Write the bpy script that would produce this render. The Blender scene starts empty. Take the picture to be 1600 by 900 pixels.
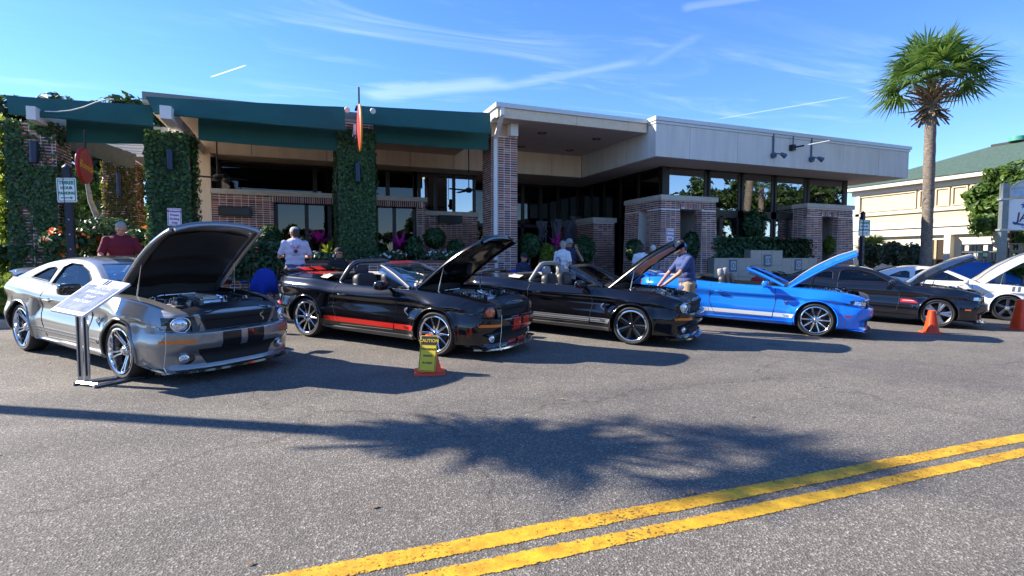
import bpy, bmesh, math, random
from math import sin, cos, tan, pi, radians, sqrt, atan2, exp, floor
from mathutils import Vector, Matrix, Euler, noise as mnoise
random.seed(7)
SC = bpy.context.scene
COL = SC.collection
# ------------------------------------------------------------------ camera
YAW, PITCH, FPX, CAMZ = radians(21.8), radians(3.04), 830.0, 1.45
cam_d = bpy.data.cameras.new('camera')
cam_d.sensor_width = 36.0
cam_d.lens = FPX / 1600 * 36.0
cam_d.clip_end = 3000
cam_d.clip_start = 0.05
cam = bpy.data.objects.new('camera', cam_d)
COL.objects.link(cam)
cam.location = (0, 0, CAMZ)
cam.rotation_euler = (pi / 2 - PITCH, 0, -YAW)
SC.camera = cam
# ------------------------------------------------------------------ colour management
SC.view_settings.view_transform = 'Standard'
SC.view_settings.look = 'None'
SC.view_settings.exposure = 1.30
SC.view_settings.gamma = 1
SC.view_settings.use_curve_mapping = False
SC.cycles.max_bounces = 8
SC.cycles.diffuse_bounces = 5
SC.cycles.glossy_bounces = 4
SC.cycles.transparent_max_bounces = 12
SC.cycles.sample_clamp_indirect = 6
SC.cycles.use_denoising = True
# ------------------------------------------------------------------ sun and sky
SUN_EL = radians(33.5)
SUN_H = Vector((-0.857, 0.515))           # towards the sun, on the ground plane
SUN_DIR = Vector((SUN_H.x * cos(SUN_EL), SUN_H.y * cos(SUN_EL), sin(SUN_EL)))
sd = bpy.data.lights.new('sun', 'SUN')
sd.energy = 5.0
sd.angle = radians(0.53)
sd.color = (1.0, 0.91, 0.77)
sun = bpy.data.objects.new('sun', sd)
COL.objects.link(sun)
sun.rotation_euler = SUN_DIR.to_track_quat('Z', 'Y').to_euler()
sun.location = (-20, 10, 30)

FWD = Vector((sin(YAW) * cos(PITCH), cos(YAW) * cos(PITCH), -sin(PITCH)))
RGT = Vector((cos(YAW), -sin(YAW), 0))
UPV = RGT.cross(FWD)
CAM = Vector((0, 0, CAMZ))

def ray(px, py):
    return FWD + RGT * ((px - 800) / FPX) + UPV * ((450 - py) / FPX)

def P(px, py, v=None, u=None, z=None):
    """point of the place seen at a pixel of the photograph, on a known wall or level plane"""
    d = ray(px, py)
    if v is not None: t = v / d.y
    elif u is not None: t = u / d.x
    else: t = (z - CAMZ) / d.z
    return CAM + d * t

def ground_z(u, v):
    s = max(0.0, v - 7.2)
    rise = 0.050 * (s * s / (s + 0.8)) if s > 0 else 0.0
    rise = min(rise, 0.050 * 4.6)
    return -0.0135 * u + rise

def G(px, py):
    d = ray(px, py)
    z = 0.0
    for _ in range(12):
        t = (z - CAMZ) / d.z
        p = CAM + d * t
        z = ground_z(p.x, p.y)
    return Vector((p.x, p.y, z))

world = bpy.data.worlds.new('World')
SC.world = world
world.use_nodes = True
wt = world.node_tree
for n in list(wt.nodes): wt.nodes.remove(n)
def wn(t, **k):
    n = wt.nodes.new(t)
    for a, b in k.items(): setattr(n, a, b)
    return n
out = wn('ShaderNodeOutputWorld'); bg = wn('ShaderNodeBackground')
sky = wn('ShaderNodeTexSky')
sky.sky_type = 'NISHITA'
sky.sun_disc = False
sky.sun_elevation = SUN_EL
sky.sun_rotation = atan2(SUN_H.x, SUN_H.y)
sky.altitude = 0
sky.air_density = 1.0
sky.dust_density = 0.0
sky.ozone_density = 2.2
hs = wn('ShaderNodeHueSaturation')
hs.inputs['Saturation'].default_value = 1.18
hs.inputs['Value'].default_value = 1.0
wt.links.new(sky.outputs[0], hs.inputs['Color'])
tint = wn('ShaderNodeMix', data_type='RGBA', blend_type='MULTIPLY'); tint.inputs[0].default_value = 1.0; tint.inputs[7].default_value = (0.74, 0.86, 1.14, 1)
wt.links.new(hs.outputs[0], tint.inputs[6])
tc = wn('ShaderNodeTexCoord')
sep = wn('ShaderNodeSeparateXYZ')
wt.links.new(tc.outputs['Generated'], sep.inputs[0])
def wmath(op, a, b=None, c=None):
    n = wn('ShaderNodeMath', operation=op)
    for i, q in enumerate((a, b, c)):
        if q is None: continue
        if isinstance(q, (int, float)): n.inputs[i].default_value = q
        else: wt.links.new(q, n.inputs[i])
    return n.outputs[0]
zc = wmath('MAXIMUM', sep.outputs[2], 0.06)
qx = wmath('DIVIDE', sep.outputs[0], zc)
qy = wmath('DIVIDE', sep.outputs[1], zc)
comb = wn('ShaderNodeCombineXYZ')
wt.links.new(qx, comb.inputs[0]); wt.links.new(qy, comb.inputs[1])
mp = wn('ShaderNodeMapping')
mp.inputs['Rotation'].default_value = (0, 0, radians(28))
mp.inputs['Scale'].default_value = (0.55, 1.9, 1)
wt.links.new(comb.outputs[0], mp.inputs[0])
nz = wn('ShaderNodeTexNoise'); nz.inputs['Scale'].default_value = 1.5
nz.inputs['Detail'].default_value = 9; nz.inputs['Roughness'].default_value = 0.62; nz.inputs['Distortion'].default_value = 0.9
wt.links.new(mp.outputs[0], nz.inputs['Vector'])
nz2 = wn('ShaderNodeTexNoise'); nz2.inputs['Scale'].default_value = 0.33; nz2.inputs['Detail'].default_value = 3
wt.links.new(comb.outputs[0], nz2.inputs['Vector'])
def ramp(src, lo, hi):
    m = wn('ShaderNodeMapRange', interpolation_type='SMOOTHSTEP')
    wt.links.new(src, m.inputs[0]); m.inputs[1].default_value = lo; m.inputs[2].default_value = hi
    return m.outputs[0]
cirrus = wmath('MULTIPLY', ramp(nz.outputs[0], 0.46, 0.85), ramp(nz2.outputs[0], 0.40, 0.60))
cirrus = wmath('MULTIPLY', cirrus, 0.24)
def qof(px, py):
    d = ray(px, py); return d.x / d.z, d.y / d.z
def contrail(p0, p1, w, amp, soft):
    (ax, ay), (bx, by) = qof(*p0), qof(*p1)
    L = sqrt((bx - ax) ** 2 + (by - ay) ** 2); dx, dy = (bx - ax) / L, (by - ay) / L
    rx = wmath('SUBTRACT', qx, ax); ry = wmath('SUBTRACT', qy, ay)
    t = wmath('ADD', wmath('MULTIPLY', rx, dx), wmath('MULTIPLY', ry, dy))
    s = wmath('ABSOLUTE', wmath('SUBTRACT', wmath('MULTIPLY', rx, dy), wmath('MULTIPLY', ry, dx)))
    s = wmath('ADD', s, wmath('MULTIPLY', wmath('SUBTRACT', nz.outputs[0], 0.5), w * soft))
    a = wmath('SUBTRACT', 1.0, ramp(s, w * 0.2, w))
    e = wmath('MULTIPLY', ramp(t, 0.0, L * 0.12), wmath('SUBTRACT', 1.0, ramp(t, L * 0.85, L)))
    up = wmath('GREATER_THAN', sep.outputs[2], 0.02)
    return wmath('MULTIPLY', wmath('MULTIPLY', wmath('MULTIPLY', a, e), up), amp)
cl = cirrus
for args in (((327, 121), (387, 101), 0.007, 0.7, 0.0), ((770, 139), (1015, 93), 0.09, 0.075, 4.0),
             ((1010, 104), (1100, 50), 0.06, 0.035, 3.6), ((1115, 187), (1340, 149), 0.02, 0.16, 0.8),
             ((1060, 14), (1200, -8), 0.05, 0.07, 3.0), ((560, 150), (800, 128), 0.16, 0.13, 3.0)):
    cl = wmath('ADD', cl, contrail(*args))
cl = wmath('MULTIPLY', wmath('MINIMUM', cl, 0.85), ramp(sep.outputs[2], 0.10, 0.24))
mix = wn('ShaderNodeMix', data_type='RGBA')
wt.links.new(cl, mix.inputs['Factor'])
wt.links.new(tint.outputs[2], mix.inputs[6])
mix.inputs[7].default_value = (8.6, 8.9, 9.4, 1)
wt.links.new(mix.outputs[2], bg.inputs[0])
bg.inputs[1].default_value = 0.104
wt.links.new(bg.outputs[0], out.inputs[0])

# ------------------------------------------------------------------ materials
MATS = {}
def M(name, col=(0.5, 0.5, 0.5), rough=0.6, metal=0.0, vary=0.0, vscale=8.0, bump=0.0, bscale=60.0, coat=0.0, spec=0.5,
      col2=None, trans=0.0, alpha=1.0, emit=None, stretch=None, sheen=0.0, sub=0.0, flake=0.0):
    if name in MATS: return MATS[name]
    m = bpy.data.materials.new(name); m.use_nodes = True
    t = m.node_tree; b = t.nodes['Principled BSDF']
    b.inputs['Base Color'].default_value = (*col, 1)
    b.inputs['Roughness'].default_value = rough
    b.inputs['Metallic'].default_value = metal
    b.inputs['Coat Weight'].default_value = coat
    b.inputs['Coat Roughness'].default_value = 0.03
    if coat >= 1: b.inputs['Coat IOR'].default_value = 1.6
    b.inputs['Specular IOR Level'].default_value = spec
    b.inputs['Transmission Weight'].default_value = trans
    b.inputs['Alpha'].default_value = alpha
    if sheen: b.inputs['Sheen Weight'].default_value = sheen
    if emit:
        b.inputs['Emission Color'].default_value = (*emit[0], 1); b.inputs['Emission Strength'].default_value = emit[1]
    m.diffuse_color = (*col, 1)
    vec = None
    if vary or bump or col2:
        tcn = t.nodes.new('ShaderNodeTexCoord'); mpn = t.nodes.new('ShaderNodeMapping')
        if stretch: mpn.inputs['Scale'].default_value = stretch
        t.links.new(tcn.outputs['Object'], mpn.inputs[0]); vec = mpn.outputs[0]
    if vary or col2:
        n = t.nodes.new('ShaderNodeTexNoise'); n.inputs['Scale'].default_value = vscale; n.inputs['Detail'].default_value = 6
        n.inputs['Roughness'].default_value = 0.65
        t.links.new(vec, n.inputs['Vector'])
        r = t.nodes.new('ShaderNodeValToRGB')
        c2 = col2 or tuple(min(1, c * (1 + vary)) for c in col)
        c1 = col if col2 else tuple(c * (1 - vary) for c in col)
        r.color_ramp.elements[0].position = 0.32; r.color_ramp.elements[0].color = (*c1, 1)
        r.color_ramp.elements[1].position = 0.68; r.color_ramp.elements[1].color = (*c2, 1)
        t.links.new(n.outputs[0], r.inputs[0]); t.links.new(r.outputs[0], b.inputs['Base Color'])
    if bump:
        n = t.nodes.new('ShaderNodeTexNoise'); n.inputs['Scale'].default_value = bscale; n.inputs['Detail'].default_value = 5
        t.links.new(vec, n.inputs['Vector'])
        bp = t.nodes.new('ShaderNodeBump'); bp.inputs['Strength'].default_value = bump; bp.inputs['Distance'].default_value = 0.02
        t.links.new(n.outputs[0], bp.inputs['Height']); t.links.new(bp.outputs[0], b.inputs['Normal'])
    MATS[name] = m
    return m

def leaf_mat(name, c1, c2, trans=0.35, rough=0.45):
    if name in MATS: return MATS[name]
    m = bpy.data.materials.new(name); m.use_nodes = True
    t = m.node_tree; b = t.nodes['Principled BSDF']; o = t.nodes['Material Output']
    g = t.nodes.new('ShaderNodeNewGeometry'); r = t.nodes.new('ShaderNodeValToRGB')
    r.color_ramp.elements[0].color = (*c1, 1); r.color_ramp.elements[1].color = (*c2, 1)
    t.links.new(g.outputs['Random Per Island'], r.inputs[0])
    t.links.new(r.outputs[0], b.inputs['Base Color'])
    b.inputs['Roughness'].default_value = rough
    tr = t.nodes.new('ShaderNodeBsdfTranslucent'); mx = t.nodes.new('ShaderNodeMixShader')
    h = t.nodes.new('ShaderNodeHueSaturation'); h.inputs['Value'].default_value = 1.6; h.inputs['Hue'].default_value = 0.48
    t.links.new(r.outputs[0], h.inputs['Color']); t.links.new(h.outputs[0], tr.inputs[0])
    mx.inputs[0].default_value = trans
    t.links.new(b.outputs[0], mx.inputs[1]); t.links.new(tr.outputs[0], mx.inputs[2])
    t.links.new(mx.outputs[0], o.inputs[0])
    m.diffuse_color = (*c2, 1)
    MATS[name] = m
    return m

# ------------------------------------------------------------------ mesh builder
class MB:
    def __init__(s): s.v = []; s.f = []; s.mi = []
    def add(s, vs, fs, mi=0, mat=None):
        o = len(s.v)
        s.v.extend([tuple(mat @ Vector(p)) for p in vs] if mat is not None else [tuple(p) for p in vs])
        for f in fs: s.f.append(tuple(i + o for i in f)); s.mi.append(mi)
    def box(s, c, d, mi=0, rot=None, mat=None):
        x, y, z = d[0] / 2, d[1] / 2, d[2] / 2
        vs = [Vector(p) for p in ((-x, -y, -z), (x, -y, -z), (x, y, -z), (-x, y, -z), (-x, -y, z), (x, -y, z), (x, y, z), (-x, y, z))]
        if rot is not None: R = Euler(rot).to_matrix(); vs = [R @ p for p in vs]
        vs = [p + Vector(c) for p in vs]
        s.add(vs, [(0, 3, 2, 1), (4, 5, 6, 7), (0, 1, 5, 4), (1, 2, 6, 5), (2, 3, 7, 6), (3, 0, 4, 7)], mi, mat)
    def span(s, a, b, mi=0):
        s.box([(a[i] + b[i]) / 2 for i in range(3)], [abs(b[i] - a[i]) for i in range(3)], mi)
    def hexa(s, q, mi=0):
        """8 corners: bottom ring then top ring"""
        s.add(q, [(0, 3, 2, 1), (4, 5, 6, 7), (0, 1, 5, 4), (1, 2, 6, 5), (2, 3, 7, 6), (3, 0, 4, 7)], mi)
    def cyl(s, p0, p1, r0, r1=None, n=12, mi=0, caps=True, mat=None):
        s.tube([p0, p1], [r0, r0 if r1 is None else r1], n, mi, caps, mat)
    def tube(s, pts, rad, n=8, mi=0, caps=True, mat=None, flat=None):
        pts = [Vector(p) for p in pts]
        if isinstance(rad, (int, float)): rad = [rad] * len(pts)
        vs = []; prev = None
        for i, p in enumerate(pts):
            d = (pts[min(i + 1, len(pts) - 1)] - pts[max(i - 1, 0)])
            if d.length < 1e-9: d = Vector((0, 0, 1))
            d.normalize()
            if prev is None:
                a = Vector((0, 0, 1)) if abs(d.z) < 0.9 else Vector((1, 0, 0))
                x = d.cross(a).normalized()
            else:
                x = (prev - d * prev.dot(d)).normalized()
            prev = x; y = d.cross(x)
            for k in range(n):
                t = 2 * pi * k / n
                fy = flat if flat else 1
                vs.append(p + (x * cos(t) + y * sin(t) * fy) * rad[i])
        fs = []
        m = len(pts)
        for i in range(m - 1):
            for k in range(n):
                k2 = (k + 1) % n
                fs.append((i * n + k, i * n + k2, (i + 1) * n + k2, (i + 1) * n + k))
        if caps:
            fs.append(tuple(range(n - 1, -1, -1))); fs.append(tuple((m - 1) * n + k for k in range(n)))
        s.add(vs, fs, mi, mat)
    def lathe(s, prof, n=24, mi=0, axis='z', mat=None, closed=False):
        vs = []; fs = []
        m = len(prof)
        for k in range(n):
            t = 2 * pi * k / n
            for r, h in prof:
                if axis == 'z': vs.append((r * cos(t), r * sin(t), h))
                else: vs.append((r * cos(t), h, r * sin(t)))
        for k in range(n):
            k2 = (k + 1) % n
            for i in range(m - (0 if closed else 1)):
                i2 = (i + 1) % m
                q = (k * m + i, k2 * m + i, k2 * m + i2, k * m + i2)
                fs.append(q if axis == 'z' else q[::-1])
        s.add(vs, fs, mi, mat)
    def prism(s, poly, d, mi=0, mat=None):
        """poly: 3d points (planar), d: extrusion vector"""
        n = len(poly); d = Vector(d)
        vs = [Vector(p) for p in poly] + [Vector(p) + d for p in poly]
        fs = [tuple(range(n - 1, -1, -1)), tuple(range(n, 2 * n))]
        for i in range(n):
            j = (i + 1) % n
            fs.append((i, j, n + j, n + i))
        s.add(vs, fs, mi, mat)
    def grid(s, rows, mi=0, closed_u=False, mat=None, flip=False):
        nr = len(rows); nc = len(rows[0])
        vs = [p for r in rows for p in r]; fs = []
        for i in range(nr - 1):
            for j in range(nc if closed_u else nc - 1):
                j2 = (j + 1) % nc
                q = (i * nc + j, i * nc + j2, (i + 1) * nc + j2, (i + 1) * nc + j)
                fs.append(q[::-1] if flip else q)
        s.add(vs, fs, mi, mat)
    def ellipsoid(s, c, r, n=14, m=9, mi=0, mat=None, rot=None):
        vs = [(0, 0, -1)]; fs = []
        for i in range(1, m):
            a = -pi / 2 + pi * i / m
            for k in range(n):
                t = 2 * pi * k / n
                vs.append((cos(a) * cos(t), cos(a) * sin(t), sin(a)))
        vs.append((0, 0, 1))
        vs = [Vector((p[0] * r[0], p[1] * r[1], p[2] * r[2])) for p in vs]
        if rot is not None: R = Euler(rot).to_matrix(); vs = [R @ p for p in vs]
        vs = [p + Vector(c) for p in vs]
        for k in range(n):
            k2 = (k + 1) % n
            fs.append((0, 1 + k2, 1 + k))
            for i in range(m - 2):
                fs.append((1 + i * n + k, 1 + i * n + k2, 1 + (i + 1) * n + k2, 1 + (i + 1) * n + k))
            fs.append((1 + (m - 2) * n + k, 1 + (m - 2) * n + k2, len(vs) - 1))
        s.add(vs, fs, mi, mat)
    def mesh(s, name, mats, smooth=None, fix=False):
        me = bpy.data.meshes.new(name)
        me.from_pydata(s.v, [], s.f)
        for m in (mats if isinstance(mats, (list, tuple)) else [mats]): me.materials.append(m)
        me.polygons.foreach_set('material_index', s.mi)
        if fix:
            bm = bmesh.new(); bm.from_mesh(me); bmesh.ops.recalc_face_normals(bm, faces=bm.faces); bm.to_mesh(me); bm.free()
        if smooth:
            me.polygons.foreach_set('use_smooth', [True] * len(me.polygons))
            if smooth < 180: me.set_sharp_from_angle(angle=radians(smooth))
        me.update()
        return me
    def build(s, name, mats, parent=None, smooth=None, fix=False, **tags):
        return link(s.mesh(name, mats, smooth, fix), name, parent, **tags)

def link(me, name, parent=None, **tags):
    o = bpy.data.objects.new(name, me)
    COL.objects.link(o)
    if parent is not None: attach(o, parent)
    for k, val in tags.items():
        if val is not None: o[k] = val
    return o
def attach(o, parent):
    o.parent = parent
    if parent.get('_world'): o.matrix_parent_inverse = Matrix.Translation(-Vector(parent['_world']))
def thing(name, label, cat, loc=(0, 0, 0), rot=(0, 0, 0), group=None, world=False):
    """an Empty at the base of a thing; world=True: its parts are built in world coordinates"""
    o = bpy.data.objects.new(name, None); COL.objects.link(o)
    o.empty_display_size = 0.3
    o.location = loc; o.rotation_euler = rot
    o['label'] = label; o['category'] = cat
    if group: o['group'] = group
    if world: o['_world'] = [float(c) for c in loc]
    return o
def tag(o, label, cat, group=None):
    o['label'] = label; o['category'] = cat
    if group: o['group'] = group
    return o
def sub(child, parent):
    """make child a sub-part; both were built in the same coordinates"""
    child.parent = parent
    child.matrix_parent_inverse = Matrix.Identity(4)
    return child

def text_mesh(body, size, extrude=0.002, align='CENTER', shear=0.0, space=1.0, bold=0.0):
    cu = bpy.data.curves.new('lettering', 'FONT')
    cu.body = body; cu.size = size; cu.extrude = extrude; cu.align_x = align; cu.align_y = 'CENTER'; cu.shear = shear
    cu.space_character = space; cu.offset = bold; cu.resolution_u = 3
    o = bpy.data.objects.new('lettering', cu); COL.objects.link(o)
    dg = bpy.context.evaluated_depsgraph_get()
    me = bpy.data.meshes.new_from_object(o.evaluated_get(dg))
    bpy.data.objects.remove(o); bpy.data.curves.remove(cu)
    return me
def lettering(body, size, mat, matrix, parent=None, name='lettering', **k):
    me = text_mesh(body, size, **k)
    me.materials.clear(); me.materials.append(mat)
    o = link(me, name, None)
    if parent is not None: attach(o, parent)
    o.matrix_basis = matrix
    return o
def frame_mat(origin, xdir, ydir):
    x = Vector(xdir).normalized(); y = Vector(ydir); y = (y - x * y.dot(x)).normalized(); z = x.cross(y)
    return Matrix(((x.x, y.x, z.x, origin[0]), (x.y, y.y, z.y, origin[1]), (x.z, y.z, z.z, origin[2]), (0, 0, 0, 1)))
def apply_mods(o):
    dg = bpy.context.evaluated_depsgraph_get()
    me = bpy.data.meshes.new_from_object(o.evaluated_get(dg))
    o.modifiers.clear(); old = o.data; o.data = me
    return o
def lerp(a, b, t): return a + (b - a) * t
def sstep(a, b, x):
    t = max(0.0, min(1.0, (x - a) / (b - a))); return t * t * (3 - 2 * t)
def rnd(a, b): return random.uniform(a, b)

def leaves(mb, pts, size, mi=0, up=0.3, aspect=1.6, norm=None, jit=0.8):
    """many small bent leaf faces; pts: list of (point, outward normal)"""
    for p, nrm in pts:
        n = Vector((nrm[0] + random.gauss(0, jit * 0.6), nrm[1] + random.gauss(0, jit * 0.6), nrm[2] + up + random.gauss(0, jit * 0.6)))
        if n.length < 1e-3: n = Vector((0, 0, 1))
        n.normalize()
        a = Vector((random.gauss(0, 1), random.gauss(0, 1), random.gauss(0, 1)))
        x = n.cross(a)
        if x.length < 1e-3: continue
        x.normalize(); y = n.cross(x)
        s = size * rnd(0.65, 1.3); L = s * aspect * 0.5; w = s * 0.5
        p = Vector(p)
        o = len(mb.v)
        mb.v.extend([tuple(p - x * L), tuple(p - y * w + n * s * 0.12), tuple(p + x * L), tuple(p + y * w + n * s * 0.12)])
        mb.f.append((o, o + 1, o + 2, o + 3)); mb.mi.append(mi)
# ================================================================== materials of the setting
def asphalt_mat():
    m = bpy.data.materials.new('asphalt'); m.use_nodes = True
    t = m.node_tree; b = t.nodes['Principled BSDF']
    N = t.nodes.new; L = t.links.new
    tcn = N('ShaderNodeTexCoord')
    def noise(scale, det=4, rough=0.6):
        n = N('ShaderNodeTexNoise'); n.inputs['Scale'].default_value = scale; n.inputs['Detail'].default_value = det
        n.inputs['Roughness'].default_value = rough; L(tcn.outputs['Object'], n.inputs['Vector']); return n.outputs[0]
    def rmp(src, stops):
        r = N('ShaderNodeValToRGB'); L(src, r.inputs[0]); e = r.color_ramp.elements
        while len(e) < len(stops): e.new(0.5)
        for k, (p, c) in enumerate(stops): e[k].position = p; e[k].color = (*c, 1)
        return r.outputs[0]
    def mixc(a, bb, f, mode='MULTIPLY'):
        n = N('ShaderNodeMix'); n.data_type = 'RGBA'; n.blend_type = mode
        if isinstance(f, float): n.inputs[0].default_value = f
        else: L(f, n.inputs[0])
        L(a, n.inputs[6]); L(bb, n.inputs[7]); return n.outputs[2]
    vor = N('ShaderNodeTexVoronoi'); vor.inputs['Scale'].default_value = 95; L(tcn.outputs['Object'], vor.inputs['Vector'])
    wn_ = N('ShaderNodeTexWhiteNoise'); L(vor.outputs['Color'], wn_.inputs['Vector'])
    base = rmp(wn_.outputs['Value'], [(0.0, (0.095, 0.087, 0.078)), (0.55, (0.150, 0.139, 0.124)), (0.88, (0.205, 0.189, 0.168)), (0.98, (0.35, 0.32, 0.285))])
    big = rmp(noise(0.35, 6, 0.62), [(0.3, (0.78, 0.78, 0.80)), (0.7, (1.12, 1.10, 1.06))])
    mid = rmp(noise(3.1, 5, 0.7), [(0.3, (0.86, 0.86, 0.86)), (0.7, (1.08, 1.08, 1.08))])
    c = mixc(mixc(base, big, 1.0), mid, 1.0)
    stain = rmp(noise(1.3, 3, 0.5), [(0.66, (1, 1, 1)), (0.78, (0.72, 0.72, 0.73))])
    c = mixc(c, stain, 1.0)
    cr = N('ShaderNodeTexVoronoi'); cr.feature = 'DISTANCE_TO_EDGE'; cr.inputs['Scale'].default_value = 0.13
    wv = N('ShaderNodeTexNoise'); wv.inputs['Scale'].default_value = 1.2; wv.inputs['Detail'].default_value = 5
    L(tcn.outputs['Object'], wv.inputs['Vector'])
    ad = N('ShaderNodeVectorMath'); ad.operation = 'MULTIPLY_ADD'; L(wv.outputs['Color'], ad.inputs[0]); ad.inputs[1].default_value = (1.3, 1.3, 0)
    L(tcn.outputs['Object'], ad.inputs[2]); L(ad.outputs[0], cr.inputs['Vector'])
    crk = rmp(cr.outputs['Distance'], [(0.0, (0.45, 0.45, 0.45)), (0.0035, (1, 1, 1))])
    c = mixc(c, crk, 0.6)
    mpv = N('ShaderNodeMapping'); mpv.inputs['Scale'].default_value = (0.05, 0.85, 1); L(tcn.outputs['Object'], mpv.inputs[0])
    ns = N('ShaderNodeTexNoise'); ns.inputs['Scale'].default_value = 1.0; ns.inputs['Detail'].default_value = 5; L(mpv.outputs[0], ns.inputs['Vector'])
    c = mixc(c, rmp(ns.outputs[0], [(0.34, (0.80, 0.80, 0.81)), (0.64, (1.10, 1.09, 1.07))]), 1.0)
    oil = rmp(noise(0.9, 2, 0.4), [(0.70, (1, 1, 1)), (0.80, (0.55, 0.55, 0.56))]); c = mixc(c, oil, 1.0)
    L(c, b.inputs['Base Color'])
    b.inputs['Roughness'].default_value = 0.82
    b.inputs['Specular IOR Level'].default_value = 0.35
    bp = N('ShaderNodeBump'); bp.inputs['Strength'].default_value = 0.55; bp.inputs['Distance'].default_value = 0.008
    L(vor.outputs['Distance'], bp.inputs['Height']); L(bp.outputs[0], b.inputs['Normal'])
    return m
ASPH = asphalt_mat()

def paint_mat():
    m = bpy.data.materials.new('road_paint'); m.use_nodes = True
    t = m.node_tree; b = t.nodes['Principled BSDF']; N = t.nodes.new; L = t.links.new
    tcn = N('ShaderNodeTexCoord')
    n = N('ShaderNodeTexNoise'); n.inputs['Scale'].default_value = 42; n.inputs['Detail'].default_value = 5; n.inputs['Roughness'].default_value = 0.75
    n2 = N('ShaderNodeTexNoise'); n2.inputs['Scale'].default_value = 1.4; n2.inputs['Detail'].default_value = 3
    L(tcn.outputs['Object'], n.inputs['Vector']); L(tcn.outputs['Object'], n2.inputs['Vector'])
    at = N('ShaderNodeAttribute'); at.attribute_name = 'edge'
    a1 = N('ShaderNodeMath'); a1.operation = 'MULTIPLY_ADD'; L(n2.outputs[0], a1.inputs[0]); a1.inputs[1].default_value = 0.30; L(n.outputs[0], a1.inputs[2])
    a2 = N('ShaderNodeMath'); a2.operation = 'MULTIPLY_ADD'; L(at.outputs['Fac'], a2.inputs[0]); a2.inputs[1].default_value = -0.22; L(a1.outputs[0], a2.inputs[2])
    r = N('ShaderNodeValToRGB'); r.color_ramp.elements[0].position = 0.48; r.color_ramp.elements[0].color = (0, 0, 0, 1)
    r.color_ramp.elements[1].position = 0.58; r.color_ramp.elements[1].color = (1, 1, 1, 1)
    L(a2.outputs[0], r.inputs[0])
    cr = N('ShaderNodeValToRGB'); cr.color_ramp.elements[0].color = (0.50, 0.27, 0.015, 1); cr.color_ramp.elements[1].color = (0.85, 0.50, 0.02, 1)
    L(n2.outputs[0], cr.inputs[0]); 
    n3 = N('ShaderNodeTexNoise'); n3.inputs['Scale'].default_value = 7; n3.inputs['Detail'].default_value = 6; n3.inputs['Roughness'].default_value = .7; L(tcn.outputs['Object'], n3.inputs['Vector'])
    dr = N('ShaderNodeValToRGB'); dr.color_ramp.elements[0].position = .38; dr.color_ramp.elements[0].color = (.62, .58, .52, 1); dr.color_ramp.elements[1].position = .60; dr.color_ramp.elements[1].color = (1, 1, 1, 1); L(n3.outputs[0], dr.inputs[0])
    mm = N('ShaderNodeMix'); mm.data_type = 'RGBA'; mm.blend_type = 'MULTIPLY'; mm.inputs[0].default_value = 1; L(cr.outputs[0], mm.inputs[6]); L(dr.outputs[0], mm.inputs[7])
    L(mm.outputs[2], b.inputs['Base Color']); L(r.outputs[0], b.inputs['Alpha'])
    b.inputs['Roughness'].default_value = 0.7
    bp = N('ShaderNodeBump'); bp.inputs['Strength'].default_value = 0.5; bp.inputs['Distance'].default_value = 0.006
    L(n.outputs[0], bp.inputs['Height']); L(bp.outputs[0], b.inputs['Normal'])
    return m

# ================================================================== ground, road, kerb, pavement
def frange(a, b, n): return [a + (b - a) * i / (n - 1) for i in range(n)]
us = frange(-400, -30, 12) + frange(-27, 40, 36) + frange(50, 420, 12)
vs_ = frange(-300, -10, 10) + frange(-6, 7, 10) + frange(7.2, 13.4, 26) + frange(15, 40, 8) + frange(60, 700, 10)
g = MB(); g.grid([[(u, v, ground_z(u, v)) for u in us] for v in vs_], 0, flip=False)
g.build('ground', ASPH, smooth=180, kind='structure')

pm = paint_mat()
def road_line(pts_upper):
    me_b = MB(); rows = []; edge = []
    (a0, a1), (b0, b1) = pts_upper          # near edge pair, far edge pair (pixels on the ground)
    A0, A1, B0, B1 = G(*a0), G(*a1), G(*b0), G(*b1)
    va = (A0.y + A1.y) / 2; vb = (B0.y + B1.y) / 2
    for i in range(140):
        u = -30 + i * 0.45
        wob = 0.006 * sin(u * 1.7) + 0.004 * sin(u * 5.1)
        row = []
        for j, tt in enumerate((0, 0.12, 0.5, 0.88, 1)):
            v = lerp(va, vb, tt) + wob
            row.append((u, v, ground_z(u, v) + 0.004)); edge.append(1.0 if j in (0, 4) else 0.0)
        rows.append(row)
    me_b.grid(rows, 0)
    me = me_b.mesh('road_marking', pm)
    at = me.attributes.new('edge', 'FLOAT', 'POINT'); at.data.foreach_set('value', edge)
    return link(me, 'road_marking', kind='structure')
road_line((((660, 900), (1600, 702)), ((440, 900), (1600, 680)))) if False else None
LINE_V = []
def vline(p, q): LINE_V.append((G(*p).y + G(*q).y) / 2); return LINE_V[-1]
vn0, vn1 = vline((763, 895), (1560, 727)), vline((652, 895), (1560, 709))
vf0, vf1 = vline((546, 895), (1560, 704)), vline((430, 895), (1560, 685))
def stripe_at(v0, v1):
    b = MB(); rows = []; edge = []
    for i in range(150):
        u = -32 + i * 0.45
        wob = 0.006 * sin(u * 1.7) + 0.004 * sin(u * 5.1)
        row = []
        for j, tt in enumerate((0, 0.12, 0.5, 0.88, 1)):
            v = lerp(v0, v1, tt) + wob
            row.append((u, v, ground_z(u, v) + 0.004)); edge.append(1.0 if j in (0, 4) else 0.0)
        rows.append(row)
    b.grid(rows, 0); me = b.mesh('road_marking', pm)
    at = me.attributes.new('edge', 'FLOAT', 'POINT'); at.data.foreach_set('value', edge)
    return link(me, 'road_marking', kind='structure')
print('LINES', LINE_V)

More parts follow.
